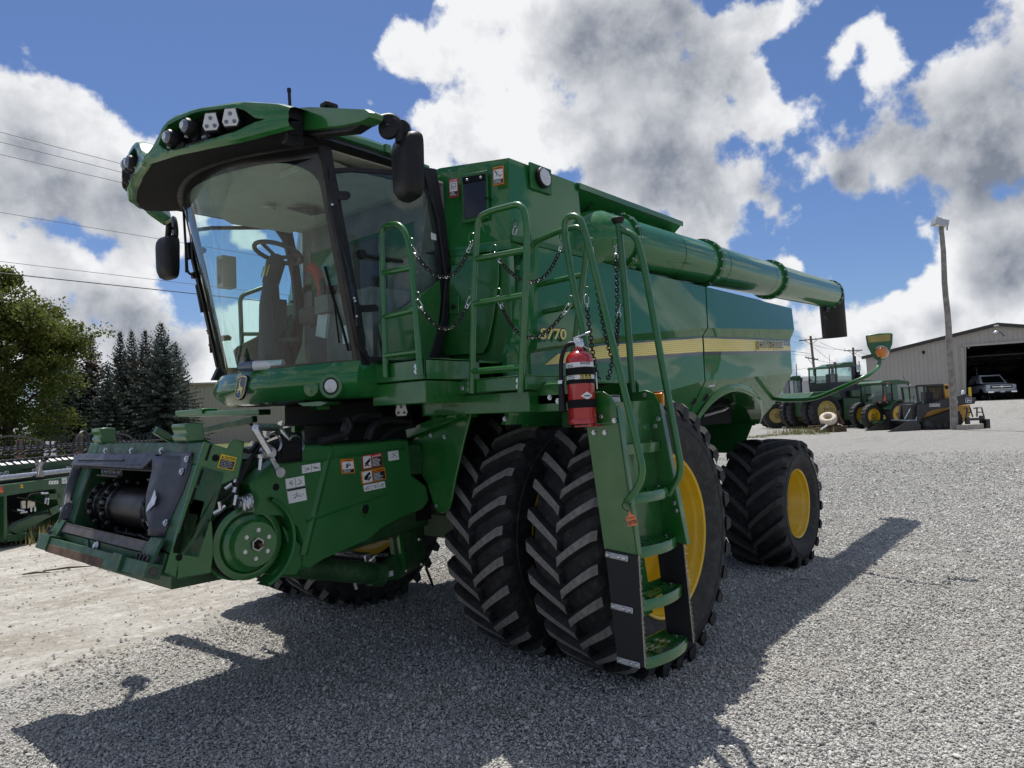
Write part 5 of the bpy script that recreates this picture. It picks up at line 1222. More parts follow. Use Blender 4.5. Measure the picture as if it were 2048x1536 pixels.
# fascia with lamp recess, one each side of the nose
def fcx(y): return pw(abs(y), [(0, -2.585), (.12, -2.565), (.30, -2.535), (.55, -2.475), (.82, -2.375), (1.0, -2.27), (1.10, -2.20)])
def fascia(sg):
    ys = [0.0, .04, .08, .12, .16, .20, .26, .32, .40, .48, .56, .64, .72, .80, .86, .92, .98, 1.04, 1.10]
    top = [(0, 3.60), (.06, 3.62), (.14, 3.70), (.20, 3.755), (.30, 3.785), (.52, 3.785), (.60, 3.775), (.82, 3.76), (1.04, 3.715), (1.10, 3.69)]
    bot = [(0, 3.535), (.10, 3.53), (.30, 3.525), (.50, 3.51), (.82, 3.505), (1.04, 3.54), (1.10, 3.555)]
    rt_ = [(.18, 3.66), (.24, 3.72), (.50, 3.745), (.80, 3.715), (.88, 3.68), (.93, 3.62)]
    rb_ = [(.18, 3.60), (.26, 3.555), (.50, 3.545), (.80, 3.565), (.88, 3.59), (.93, 3.61)]
    mb = MB().use(M_green); up = []; lo = []
    def pt(y, z, o): return Vector((fcx(y)-o, sg*y, z))
    rowsT = []; rowsB = []
    for y in ys:
        zt, zb = pw(y, top), pw(y, bot)
        if .18 <= y <= .93: a, b = pw(y, rt_), pw(y, rb_)
        else: a = b = (zt+zb)/2 if not (.93 < y) else 3.615
        if y < .18: a = b = pw(y, [(0, 3.56), (.18, 3.63)])
        rowsT.append([pt(y, zt-.02, -.42), pt(y, zt+.004, -.16), pt(y, zt, -.03), pt(y, zt-.012, .0), pt(y, lerp(a, zt, .4), .014), pt(y, a, .012), pt(y, a, -.06)])
        rowsB.append([pt(y, b, -.06), pt(y, b, .012), pt(y, lerp(b, zb, .4), .018), pt(y, zb+.012, .008), pt(y, zb, -.02), pt(y, zb+.012, -.05)])
    mb.sheet(rowsT); mb.sheet(rowsB); f = mb.build('roof_fascia', rf, ang=32)
    mb = MB().use(M_blackm); rows = [[pt(y, pw(y, top)-.03, -.065), pt(y, pw(y, bot)+.03, -.065)] for y in ys[3:-1]]; mb.sheet(rows); mb.build('lamp_recess', f)
    # projector lamps near the nose, square lamps outboard
    for (y, z) in ((.30, 3.625), (.46, 3.66)):
        c = pt(y, z, .0); ax = Vector((-1, sg*.12, 0)).normalized()
        mb = MB().use(M_black); mb.lathe([(.03, -.10), (.052, -.06), (.052, .035), (.046, .05), (.044, .042)], c, ax, 24); mb.box(c+Vector((.05, sg*.01, -.055)), (.07, .06, .05)); mb.lathe([(.056, -.01), (.056, .005)], c, ax, 24)
        mb.use(M_label); mb.box(c+Vector((-.012, -sg*.045, -.045)), (.022, .003, .014))
        l = mb.build('projector_lamp', f, ang=50)
        mb = MB().use(M_lensd); mb.lathe([(.045, .040), (.034, .058), (.018, .066), (.0001, .068)], c, ax, 24); mb.use(M_lens); mb.lathe([(.022, .0665), (.010, .0705), (.0001, .071)], c, ax, 16); mb.build('lamp_lens', l)
    for (y, z) in ((.66, 3.645), (.80, 3.645)):
        c = pt(y, z, .035); n = Vector((-.80, -.58 if sg < 0 else .58, -.04)).normalized(); led_lamp(f, c, n, .052)
    mb = MB().use(M_black); mb.box(pt(.36, 3.56, -.02), (.06, .10, .04)); mb.box(pt(.56, 3.60, -.03), (.05, .08, .10)); mb.tube([pt(.3, 3.57, -.02), pt(.42, 3.555, 0), pt(.55, 3.57, -.02)], .012, 6); mb.use(M_lensd); mb.tube([pt(.55, 3.58, 0), pt(.60, 3.585, -.01)], .012, 6); mb.build('lamp_wiring', f, bevel=.006)
    return f
def led_lamp(parent, c, n, r):
    n = Vector(n).normalized(); s_ = n.cross(Vector((0, 0, 1))).normalized(); u_ = s_.cross(n)
    shp = [(-.62, 1.0), (.62, 1.0), (1.0, -.45), (.72, -1.0), (-.72, -1.0), (-1.0, -.45)]
    pp = lambda k, o: [c+s_*(x*r*k)+u_*(y*r*k)+n*o for x, y in shp]
    mb = MB().use(M_black); mb.prism(pp(1.12, -.05), n*.052); mb.prism(pp(.8, -.08), n*.04); l = mb.build('work_light', parent, bevel=.004)
    mb = MB().use(M_led); mb.prism(pp(.98, .002), n*.004); mb.use(M_lensd)
    for x, y in ((0, .42), (-.48, -.5), (.48, -.5)): mb.lathe([(r*.25, 0), (r*.22, .004), (r*.12, .002), (.0001, .005)], c+s_*(x*r)+u_*(y*r)+n*.006, n, 12)
    mb.build('lamp_face', l); return l
fascia(-1); fascia(1)
mb = MB().use(M_blackm)   # dark visor underside between fascia and windscreen
rows = []
for i in range(33):
    y = -1.06+2.12*i/32; fx_ = fcx(y); s = y/1.0; w_ = wsp(max(-1, min(1, y/.95)), 1.0)
    rows.append([(fx_+.03, y, pw(abs(y), [(0, 3.535), (.10, 3.53), (.30, 3.525), (.50, 3.51), (.82, 3.505), (1.06, 3.545)])+.010), (fx_+.06, y, 3.535), (lerp(fx_, w_.x, .6), y*.99, 3.555), (w_.x+.02, w_.y, 3.57)])
mb.sheet(rows); mb.build('visor_underside', rf, ang=60)
mb = MB().use(M_black); mb.tube([AX(580, 216, -2.1), AX(578, 178, -2.1)], .010, 8); mb.tube([AX(578.2, 184, -2.1), AX(578, 177, -2.1)], .013, 8); mb.build('antenna', rf)
c = AX(658, 213, -1.95); mb = MB().use(M_black); mb.box(c, (.09, .075, .035)); mb.box(c+Vector((0, 0, -.03)), (.06, .05, .04)); mb.build('roof_beacon', rf, bevel=.01)
# roof arm carrying the near mirror
def roof_arm(sg):
    q = [(595, 216), (620, 214), (738, 219), (750, 226), (747, 236), (728, 245), (690, 253), (604, 262), (598, 255)]
    p = [AX(u, v, -2.06) for u, v in q]; p = [Vector((a.x, sg*abs(a.y), a.z)) for a in p]
    mb = MB().use(M_green); k = len(p); cen = sum(p, Vector())/k
    mb.sheet([[cen+(a-cen)*.93+Vector((-.015, 0, 0)) for a in p], [a for a in p], [a+Vector((.06, 0, .0)) for a in p], [cen+(a-cen)*.85+Vector((.10, 0, 0)) for a in p]], closeu=True); mb.f.append(list(range(k))); mb.mi.append(0)
    o = mb.build('roof_arm', rf, ang=30)
    mb = MB().use(M_black); b = [(604, 258), (690, 251), (728, 244), (700, 262), (640, 268), (606, 270)]; b = [AX(u, v, -2.05) for u, v in b]; mb.prism([Vector((a.x, sg*abs(a.y), a.z)) for a in b], (.08, 0, 0)); mb.box((-2.14, sg*1.02, 3.60), (.12, .06, .22)); mb.build('arm_underside', o, bevel=.008)
    return o
ra = roof_arm(-1)
def mirror_head(c, wy, hz, yaw, sg, parent):
    R = Matrix.Rotation(yaw, 3, 'Z')
    mb = MB().use(M_black); shp = []
    for k in range(28):
        a = 2*PI*k/28; ca, sa = math.cos(a), math.sin(a); e = .42
        shp.append((math.copysign(abs(ca)**e, ca), math.copysign(abs(sa)**e, sa)))
    tap = lambda y, z: y*(1+.06*z)
    L = [(.0, 1.0), (.012, 1.03), (.04, 1.03), (.075, .97), (.10, .82), (.112, .5)]
    rows = [[c+R @ Vector((.05-o, tap(y, z)*wy*k, z*hz*k)) for y, z in shp] for o, k in L]
    mb.sheet(rows, closeu=True); b = len(mb.v)-28; mb.f.append([b+i for i in range(28)]); mb.mi.append(0)
    o = mb.build('mirror_housing', parent, ang=50)
    mb = MB().use(M_chrome); mb.add([c+R @ Vector((.052, tap(y, z)*wy*.94, z*hz*.94)) for y, z in shp], [tuple(range(28))]); mb.build('mirror_glass', o, smooth=False)
    return o
mc = AY(814, 334, -1.68)
mh = mirror_head(mc, .118, .187, -.25, -1, ra)
mb = MB().use(M_black); mb.tube(smoothpath([AY(758, 240, -1.62), AY(785, 234, -1.66), AY(800, 252, -1.70), AY(800, 285, -1.70)], .06), .028, 12); c = AY(779, 257, -1.66); mb.lathe([(.0001, -.012), (.058, -.012), (.066, 0), (.06, .02), (.0001, .03)], c, (-.8, -.5, 0), 28); mb.lathe([(.0001, 0), (.05, 0), (.06, .02), (.055, .05)], c+Vector((.04, -.05, 0)), (.5, .6, 0), 24); mb.use(M_zinc); mb.bolt(c+Vector((-.02, -.01, .01)), (-.8, -.5, 0), .006, .006); mb.build('mirror_arm', ra, ang=50)
# far mirror
fc = AY(334, 515, 1.80)
mb = MB().use(M_green); p = [(288, 415), (300, 425), (327, 444), (343, 435), (320, 418)]; mb.prism([AY(u, v, 1.35) for u, v in p], (.06, .12, .0)); fa = mb.build('roof_arm', rf, bevel=.01)
mirror_head(fc, .12, .195, .15, 1, fa)
mb = MB().use(M_black); mb.tube(smoothpath([AY(330, 425, 1.5), AY(338, 450, 1.7), AY(336, 475, 1.8), AY(335, 490, 1.8)], .05), .026, 10); mb.lathe([(.0001, -.01), (.10, -.01), (.11, 0), (.10, .02), (.0001, .02)], AY(348, 456, 1.75), (.9, -.25, .1), 24); mb.tube([AY(348, 456, 1.75), AY(337, 458, 1.75)], .012, 6); mb.use(M_label); mb.prism([AY(322, 422, 1.4), AY(336, 412, 1.4), AY(342, 432, 1.4), AY(340, 441, 1.4)], (.01, .02, 0)); mb.build('mirror_arm', fa, ang=50)
# ---- skirt below the windscreen
def skp(s, o, z): 
    y = s*.95; x = -1.885+planx(s)*1.02-o
    return Vector((x, y, z))
rows = []
for z, o, k in ((2.19, .0, .99), (2.185, .012, 1.0), (2.165, .025, 1.0), (2.12, .05, 1.01), (2.075, .062, 1.015), (2.045, .055, 1.01), (1.98, .015, .98), (1.955, -.01, .96), (1.945, -.06, .92)):
    r = []
    for i in range(37):
        s = 1-2*i/36; p = skp(s, o, z); p.y *= k; p.z += .018*s*s*(1 if z > 2.1 else 0); p.z += (.012 if z < 2.0 else 0)*abs(s); r.append(p)
    e = r[-1]; r.append(Vector((-1.2, e.y-.0, e.z))); f = r[0]; r.insert(0, Vector((-1.2, f.y, f.z))); rows.append(r)
mb = MB().use(M_panel); mb.sheet(rows); sk = mb.build('cab_skirt', H, ang=32, recalc=False)
mb = MB().use(M_blackm); mb.span((-1.60, -.86, 1.96), (-.8, .86, 2.12)); mb.span((-1.25, -.62, 1.78), (-.8, .62, 1.96)); mb.build('cab_subframe', H, bevel=.02)
# emblem: rounded shield with a leaping stag
ec = AY(486, 782, 0.0); en = Vector((-1, 0, .22)).normalized(); es = Vector((0, -1, 0)); eu = en.cross(es)*-1; eu = Vector((.22, 0, 1)).normalized()
ec = Vector((-1.945, 0.0, 2.068)); E = lambda x, y, o: ec+es*(x*.075)+eu*(y*.092)+en*o
shape = [(-.75, .95), (0, 1.03), (.75, .95), (.95, .75), (.92, -.55), (.7, -.85), (0, -1.02), (-.7, -.85), (-.92, -.55), (-.95, .75)]
mb = MB().use(M_decb); mb.prism([E(x, y, .0) for x, y in shape], en*.018); em = mb.build('emblem', sk, bevel=.004)
mb = MB().use(M_decy)
mb.sheet([[E(x*.93, y*.93, .0195) for x, y in shape], [E(x*.84, y*.85, .0195) for x, y in shape]], closeu=True)
deer = [(-.42, .30), (-.30, .42), (-.20, .40), (-.14, .25), (.02, .10), (.30, .02), (.44, -.06), (.50, -.02), (.48, -.12), (.42, -.18), (.55, -.42), (.62, -.62), (.54, -.62), (.42, -.42), (.28, -.28), (.38, -.55), (.34, -.70), (.28, -.68), (.26, -.52), (.14, -.26), (-.10, -.22), (-.24, -.40), (-.46, -.42), (-.52, -.36), (-.44, -.34), (-.30, -.30), (-.24, -.18), (-.40, -.22), (-.58, -.14), (-.60, -.06), (-.52, -.08), (-.40, -.12), (-.28, -.04), (-.30, .14), (-.34, .24)]
mb.add([E(x, y, .0195) for x, y in deer], [tuple(range(len(deer)))])
for a, b in (((-.26, .40), (-.42, .62)), ((-.36, .54), (-.52, .56)), ((-.40, .60), (-.38, .76)), ((-.24, .41), (-.14, .58)), ((-.17, .53), (-.04, .60)), ((-.15, .56), (-.22, .74))):
    A_, B_ = Vector(a), Vector(b); d = (B_-A_).normalized(); nn = Vector((-d.y, d.x))*.035; mb.add([E(*(A_+nn), .0195), E(*(A_-nn), .0195), E(*(B_-nn), .0195), E(*(B_+nn), .0195)], [(0, 1, 2, 3)])
mb.build('emblem_stag', em, smooth=False)
# skirt lamp and moulded dimple
def onsk(u, v): 
    best = None
    for i in range(200):
        s = -.3-.7*i/200; p = skp(s, .055, 2.06); 
        d = (p-CAM); uu = 1024+FOC*d.dot(RT)/d.dot(FW)
        if best is None or abs(uu-u) < best[0]: best = (abs(uu-u), p, s)
    p, s = best[1], best[2]; ds = .02; t = skp(s+ds, .055, 2.06)-p; n = Vector((-abs(t.y), -abs(t.x), .1)) ; n = Vector((t.y, -t.x, 0)); n = n if n.x < 0 else -n; n.normalize()
    z = AN(u, v, p, n); return z, n
c, n = onsk(663, 772); mb = MB().use(M_green); mb.lathe([(.085, -.02), (.080, .012), (.058, .012), (.054, -.004)], c, n, 30); mb.use(M_black); mb.lathe([(.056, -.006), (.054, .012), (.046, .014)], c, n, 28); hl = mb.build('skirt_lamp', sk, ang=50); mb = MB().use(M_lens); mb.lathe([(.047, .010), (.03, .020), (.0001, .024)], c, n, 28); mb.use(M_label); mb.box(c+n*.024, (.04, .004, .004)); mb.build('lamp_lens', hl)
c, n = onsk(622, 776); mb = MB().use(M_green); mb.lathe([(.062, -.012), (.055, .004), (.046, .004), (.02, .012), (.0001, .014)], c, n, 28); mb.build('skirt_boss', sk, ang=60)
# LED lamp and brackets under the cab
led_lamp(H, AX(803, 819, -1.25), (-.85, -.5, 0), .045)
mb = MB().use(M_green); a = lambda u, v: AX(u, v, -1.80); mb.prism([a(594, 806), a(640, 802), a(655, 806), a(640, 813), a(606, 813)], (.12, 0, 0)); mb.sheet([[a(620, 812), a(634, 812), a(634, 820), a(620, 820)], [a(620, 812)+Vector((.1, 0, 0)), a(634, 812)+Vector((.1, 0, 0)), a(634, 820)+Vector((.1, 0, 0)), a(620, 820)+Vector((.1, 0, 0))]], closeu=True); mb.build('step_bracket', H, bevel=.004)
mb = MB().use(M_green); mb.bar(AY(366, 829, 2.3), AY(530, 824, .9), .12, .05); mb.bar(AY(366, 827, 2.3), AY(420, 822, 1.8), .16, .05); mb.build('far_marker_arm', H, bevel=.008)
mb = MB().use(M_greendk); mb.bar(AY(408, 862, 1.9), AY(510, 838, .9), .05, .055); mb.bar(AY(490, 838, 1.1), AY(525, 868, 1.1), .02, .03); mb.build('far_stay', H, bevel=.01)
mb = MB().use(M_blackm); mb.span((-.98, -.74, 1.05), (-.86, .74, 1.80)); mb.build('front_screen', H)
mb = MB().use(M_green)
for u0, v0, u1, v1 in ((378, 868, 440, 905), (310, 860, 345, 880), (378, 868, 350, 880)): mb.bar(AY(u0, v0, .3), AY(u1, v1, .3), .04, .05)
mb.build('feeder_brace', H, bevel=.006)
mb = MB().use(M_green); rl = lambda u, v: AY(u, v, 1.25)
mb.tube(smoothpath([rl(545, 568), rl(480, 592), rl(485, 725)], .06), .020, 10); mb.tube([rl(484, 668), rl(525, 668)], .018, 8); mb.tube([rl(485, 700), rl(530, 690)], .018, 8); mb.build('far_handrail', H)
# ------------------------------------------------------------------ platform, rails, ladder
mb = MB().use(M_green)
# front deck beam, side return, outer lower beam
mb.span((-1.52, -1.45, 2.05), (-1.50, -.78, 2.185)); mb.span((-1.52, -1.45, 2.165), (-.62, -.98, 2.185)); mb.span((-1.52, -1.45, 2.05), (-1.02, -1.435, 2.185))
mb.span((-1.50, -1.43, 1.90), (-.8, -.9, 2.045))
pf = mb.build('platform_deck', H, bevel=.006)
mb = MB().use(M_green)
mb.span((-1.22, -2.00, 1.955), (-1.20, -1.40, 2.045)); mb.span((-1.22, -2.02, 2.03), (-.50, -1.30, 2.045)); mb.span((-1.22, -2.02, 1.955), (-.52, -2.0, 2.045))
mb.span((-1.15, -1.98, 1.82), (-.98, -1.0, 1.95)); mb.build('platform_step', H, bevel=.006)
bx = lambda u, v, x=-1.06: AX(u, v, x)
mb = MB().use(M_green); mb.prism([bx(1008, 794), bx(1140, 786), bx(1140, 822), bx(1012, 826)], (.03, 0, 0)); mb.span((-1.04, -2.30, 1.98), (-.48, -2.0, 2.0)); mb.span((-1.06, -2.32, 1.86), (-1.03, -1.62, 1.99)); mb.span((-.46, -2.30, 1.70), (-.44, -1.7, 1.99))
mb.build('ladder_bracket', H, bevel=.006)
bolts(pf, [AX(u, v, x) for u, v, x in ((770, 739, -1.525), (770, 749, -1.525), (833, 733, -1.525), (833, 743, -1.525), (938, 767, -1.225), (938, 779, -1.225), (1037, 761, -1.225), (1037, 773, -1.225), (925, 776, -1.225), (898, 779, -1.225), (1100, 795, -1.065), (1116, 802, -1.065), (1010, 838, -1.0))], (-1, 0, 0), .012, .012)
RB = .0205
def rail(name, paths, r=RB, rad=.09):
    mb = MB().use(M_green)
    for p in paths: mb.tube(smoothpath(p, rad, 7), r, 12)
    return mb.build(name, H, ang=60)
g = lambda u, v: AX(u, v, -1.545)
gateA = rail('handrail', [[g(772, 755), g(764, 500), g(763, 452), g(803, 447), g(820, 490), g(841, 752)], [g(767, 546), g(826, 535)], [g(769, 634), g(832, 619)], [g(770, 712), g(838, 703)]], rad=.13)
g = lambda u, v: AX(u, v, -1.235)
gateB = rail('handrail', [[g(944, 787), g(948, 560), g(956, 434), g(985, 421), g(1045, 406), g(1054, 450), g(1050, 600), g(1041, 785)], [g(952, 518), g(1053, 500)], [g(949, 608), g(1050, 590)], [g(946, 743), g(1043, 735)]], rad=.11)
g = lambda u, v: AX(u, v, -.50)
guard = rail('handrail', [[g(1040, 770), g(1052, 520), g(1066, 486), g(1118, 462), g(1160, 452), g(1176, 480), g(1150, 680), g(1136, 785)], [g(1052, 575), g(1165, 550)], [g(1046, 632), g(1152, 611)]], rad=.10)
g = lambda u, v: AX(u, v, -1.0)
lr1 = rail('ladder_handrail', [[g(1178, 790), g(1172, 690), g(1150, 590), g(1128, 465), g(1132, 432), g(1158, 432), g(1172, 470), g(1236, 730), g(1290, 955), g(1252, 1006)]], rad=.11)
g = lambda u, v: AX(u, v, -.475)
lr2 = rail('ladder_handrail', [[g(1266, 785), g(1252, 600), g(1237, 448)], [g(1238, 458), g(1272, 470), g(1290, 540), g(1330, 760), g(1364, 945), g(1338, 990)]], r=.0225, rad=.10)
mb = MB().use(M_black); c = AX(1236, 446, -.475); mb.lathe([(.0001, -.004), (.03, -.004), (.04, .012), (.045, .03), (.04, .034), (.0001, .034)], c, (0, 0, 1), 20); mb.build('rail_cap', lr2, ang=50)
# second outer guard post (behind) and small gussets
mb = MB().use(M_green); g = lambda u, v: AX(u, v, -.46); mb.prism([g(1262, 760), g(1270, 756), g(1278, 772), g(1278, 785), g(1258, 785)], (.012, 0, 0)); mb.build('post_gusset', lr2)
# chains: rings and links
link_cache = {}
def link_mesh(m):
    if m not in link_cache:
        mb = MB().use(m); L, wd, r = .030, .0115, .0042; pts = []
        for k in range(8): a = PI*k/7-PI/2; pts.append((L*.5-wd+math.cos(a)*wd, math.sin(a)*wd, 0))
        for k in range(8): a = PI*k/7+PI/2; pts.append((-L*.5+wd+math.cos(a)*wd, math.sin(a)*wd, 0))
        mb.tube(pts, r, 5, closed=True); link_cache[m] = mb.mesh('chain_link', 60)
    return link_cache[m]
def snap_mesh():
    if 's' not in link_cache:
        mb = MB().use(M_zinc); L, wd, r = .062, .013, .0038; pts = []
        for k in range(8): a = PI*k/7-PI/2; pts.append((L*.5-wd+math.cos(a)*wd, math.sin(a)*wd, 0))
        for k in range(8): a = PI*k/7+PI/2; pts.append((-L*.5+wd+math.cos(a)*wd, math.sin(a)*wd, 0))
        mb.tube(pts, r, 6, closed=True); link_cache['s'] = mb.mesh('snap_hook', 60)
    return link_cache['s']
def chain(a, b, low):
    """hangs from a to b, dipping through low (its lowest spot)"""
    a, b, low = Vector(a), Vector(b), Vector(low)
    # quadratic curve in the plane of the ends through the dip
    tl = max(.15, min(.85, ((low-a).dot((b-a))/((b-a).length_squared))))
    base = a.lerp(b, tl); ctl = (low-a*(1-tl)**2-b*tl**2)/(2*tl*(1-tl))
    N = 200; P = [a*(1-t)**2+ctl*2*t*(1-t)+b*t*t for t in np.linspace(0, 1, N+1)]
    cum = [0.0]
    for p, q in zip(P, P[1:]): cum.append(cum[-1]+(q-p).length)
    def at(s):
        i = min(N-1, max(0, int(np.searchsorted(cum, s))-1)); f = (s-cum[i])/max(1e-9, cum[i+1]-cum[i]); return P[i].lerp(P[i+1], f), (P[i+1]-P[i]).normalized()
    L = cum[-1]
    mb = MB().use(M_green)
    for p in (a, b): mb.tube([p+Vector((0, math.cos(t)*.030, math.sin(t)*.030+.020)) for t in np.linspace(0, 2*PI, 17)[:-1]], .0042, 6, closed=True)
    ch = mb.build('safety_chain', H)
    def put(me, s, k, nm):
        p, d = at(s); x = d; z = Vector((0, 0, 1)) if abs(d.z) < .95 else Vector((1, 0, 0)); y = z.cross(x).normalized(); z = x.cross(y)
        ang = (PI/4 if k % 2 else -PI/4); y2 = y*math.cos(ang)+z*math.sin(ang); z2 = x.cross(y2)
        o = bpy.data.objects.new(nm, me); COL.objects.link(o); o.parent = ch
        M4 = Matrix((x, y2, z2)).transposed().to_4x4(); M4.translation = p; o.matrix_local = M4
    s = .0; put(snap_mesh(), .028, 0, 'snap_hook'); put(link_mesh(M_zinc), .066, 1, 'chain_link'); s = .088; k = 0
    while s < L-.085:
        put(link_mesh(M_chain), s, k, 'chain_link'); s += .0225; k += 1
    put(link_mesh(M_zinc), L-.066, k, 'chain_link'); put(snap_mesh(), L-.028, k+1, 'snap_hook')
    return ch
XA = -1.545; XB = -1.235; XL = -1.0
def mid(u, v, x): return AX(u, v, x)
chain(AX(821, 492, XA), AX(944, 482, XB), AX(878, 553, (XA+XB)/2)); chain(AX(834, 600, XA), AX(941, 594, XB), AX(884, 657, (XA+XB)/2))
chain(AX(988, 506, XB), AX(1127, 478, XL), AX(1066, 564, -1.12)); chain(AX(996, 593, XB), AX(1140, 608, XL), AX(1066, 675, -1.12))
chain(AX(1181, 492, -.73), AX(1232, 492, -.475), AX(1208, 654, -.6)); chain(AX(1172, 590, -.9), AX(1240, 610, -.475), AX(1208, 770, -.7))
chain(AX(1031, 374+80, -.62), AX(1056, 480, -.52), AX(1032, 546, -.58)); chain(AX(1000, 600, -.7), AX(1046, 605, -.52), AX(1022, 662, -.6))
# ---- ladder: two side plates with rubber lower ends, steps between
def lplate(x, pts, thick):
    mb = MB().use(M_green); p = [AX(u, v, x) for u, v in pts]; mb.prism(p, (thick, 0, 0)); return mb
XF, XR = -.985, -.485
mb = lplate(XF, [(1180, 786), (1204, 782), (1222, 792), (1234, 815), (1246, 900), (1262, 1000), (1276, 1112), (1208, 1098), (1192, 985), (1172, 850)], .008)
a0, a1 = AX(1234, 815, XF), AX(1276, 1112, XF); mb.prism([a0, a1, a1+Vector((0, .012, 0)), a0+Vector((0, .012, 0))], (.05, 0, 0)); ld = mb.build('ladder', H, bevel=.004)
mb = lplate(XR, [(1262, 786), (1290, 780), (1308, 786), (1318, 805), (1332, 880), (1352, 990), (1374, 1090), (1318, 1078), (1296, 960), (1276, 860)], .008)
a0, a1 = AX(1318, 805, XR), AX(1374, 1090, XR); mb.prism([a0, a1, a1+Vector((0, .012, 0)), a0+Vector((0, .012, 0))], (.05, 0, 0)); mb.build('ladder_side', ld, bevel=.004)
# back sheet between the plates
bkp = lambda x, v, u: AX(u, v, x)
mb = MB().use(M_green)
t0, t1 = AX(1200, 800, XF), AX(1213, 1096, XF); s0, s1 = AX(1282, 795, XR), AX(1320, 1075, XR)
mb.prism([t0+Vector((.008, -.06, -.02)), s0+Vector((0, -.06, -.02)), s1+Vector((0, -.02, .0)), t1+Vector((.008, -.02, 0))], (0, .008, 0)); mb.build('ladder_back', ld)
mb = MB().use(M_green); t0 = AX(1250, 1140, -.80); mb.prism([Vector((XF+.02, -2.44, .96)), Vector((XF+.30, -2.44, .96)), Vector((XF+.33, -2.445, .90)), Vector((XF+.36, -2.455, .66)), Vector((XF+.36, -2.47, .56)), Vector((XF+.02, -2.47, .56))], (0, .008, 0)); mb.build('step_riser', ld, bevel=.006)
# steps: curved front, grid of bars
def step(v, u_l, flat=False):
    p = AX(u_l, v, XF+.01); yo = p.y; zt = p.z; W_ = XR-XF-.012; dep = .15; x0 = XF+.010
    mb = MB().use(M_green); n = 14
    front = []
    for i in range(n+1):
        t = i/n; bulge = .085*math.sin(PI*min(1, t*1.0))**.8 if not flat else 0.0
        front.append(Vector((x0+W_*t, yo-bulge*.55, zt)))
    th = .058
    mb.sheet([[p_+Vector((0, .016, 0)) for p_ in front], [p_+Vector((0, .004, .004)) for p_ in front], front, [p_+Vector((0, 0, -th)) for p_ in front], [p_+Vector((0, .012, -th)) for p_ in front]])
    back = [Vector((x0, yo+dep, zt)), Vector((x0+W_, yo+dep, zt))]
    mb.bar(back[0], back[1], .012, .05); mb.bar(front[0]+Vector((.004, 0, -.02)), back[0]+Vector((.004, 0, -.02)), .008, .045); mb.bar(front[-1]+Vector((-.004, 0, -.02)), back[1]+Vector((-.004, 0, -.02)), .008, .045)
    for k in (1, 2): 
        f = front[int(n*k/3)]; mb.bar(f+Vector((0, .01, -.012)), Vector((f.x, yo+dep, zt-.012)), .010, .022)
    for k in (1, 2, 3): y = yo+dep*k/4; mb.bar((x0, y, zt-.012), (x0+W_, y, zt-.012), .010, .020)
    mb.use(M_greensat)
    for k in range(26):   # gripping teeth
        t = random.random(); d = random.random(); x = x0+W_*t; y = lerp(front[int(t*n)].y+.012, yo+dep, d); mb.box((x, round((y-yo)/(dep/4))*(dep/4)+yo, zt+.001), (.022, .010, .008))
    mb.use(M_zinc); mb.bolt(Vector((x0+W_-.02, yo+.06, zt)), (0, 0, 1), .008, .008)
    return mb.build('ladder_step', ld, ang=45)
step(892, 1237, True); step(990, 1254); step(1098, 1270); step(1204, 1281); step(1318, 1292)
def flap(x, pts):
    mb = MB().use(M_rubflap); p = [AX(u, v, x-.012) for u, v in pts]; mb.prism(p, (.014, 0, 0)); o = mb.build('rubber_flap', ld, bevel=.002)
    mb = MB().use(M_fray); r = random.Random(3)
    a, b = p[1], p[2]
    for k in range(170):
        t = r.random(); q = a.lerp(b, t)+Vector((r.uniform(-.002, .014), 0, 0)); l = r.uniform(.006, .022)*(2.0 if r.random() < .06 else 1); d = Vector((r.uniform(-.6, .6), -r.uniform(.3, 1), r.uniform(-1.2, .6))).normalized()
        mb.tube([q, q+d*l*.5+Vector((0, 0, -.001)), q+d*l+Vector((0, 0, -l*.4))], [.0016, .0014, .0008], 3, cap=False)
    mb.bar(a+Vector((.007, -.001, 0)), b+Vector((.007, -.001, 0)), .010, .003, (0, 1, 0)); e = mb.build('frayed_edge', o); e['kind'] = 'stuff'
    return o
f1 = flap(XF, [(1210, 1098), (1276, 1112), (1289, 1336), (1235, 1326)])
f2 = flap(XR+.012, [(1312, 1080), (1366, 1086), (1386, 1286), (1334, 1270)])
for (u0, v0, u1, v1) in ((1211, 1108, 1256, 1118), (1222, 1211, 1266, 1222), (1234, 1319, 1280, 1332)):
    mb = MB().use(M_alu); a, b = AX(u0, v0, XF-.018), AX(u1, v1, XF-.018); mb.bar(a, b, .010, .034, (0, 0, 1)); s = mb.build('flap_strap', f1, bevel=.004)
    mb = MB().use(M_zinc)
    for f in (.14, .62, .86): mb.lathe([(.012, 0), (.012, .003), (.008, .009), (.0001, .010)], a.lerp(b, f)+Vector((-.005, 0, 0)), (-1, 0, 0), 12)
    mb.build('strap_rivet', f1)
bolts(ld, [AX(u, v, x-.002) for u, v, x in ((1210, 865, XF), (1188, 865, XF), (1202, 833, XF), (1229, 841, XF-.01), (1289, 790, XR), (1293, 815, XR), (1286, 855, XR), (1311, 852, XR), (1317, 838, XR-.01), (1348, 1006, XR-.01), (1352, 1021, XR-.01), (1236, 817, -.9))], (-1, 0, 0), .011, .012)
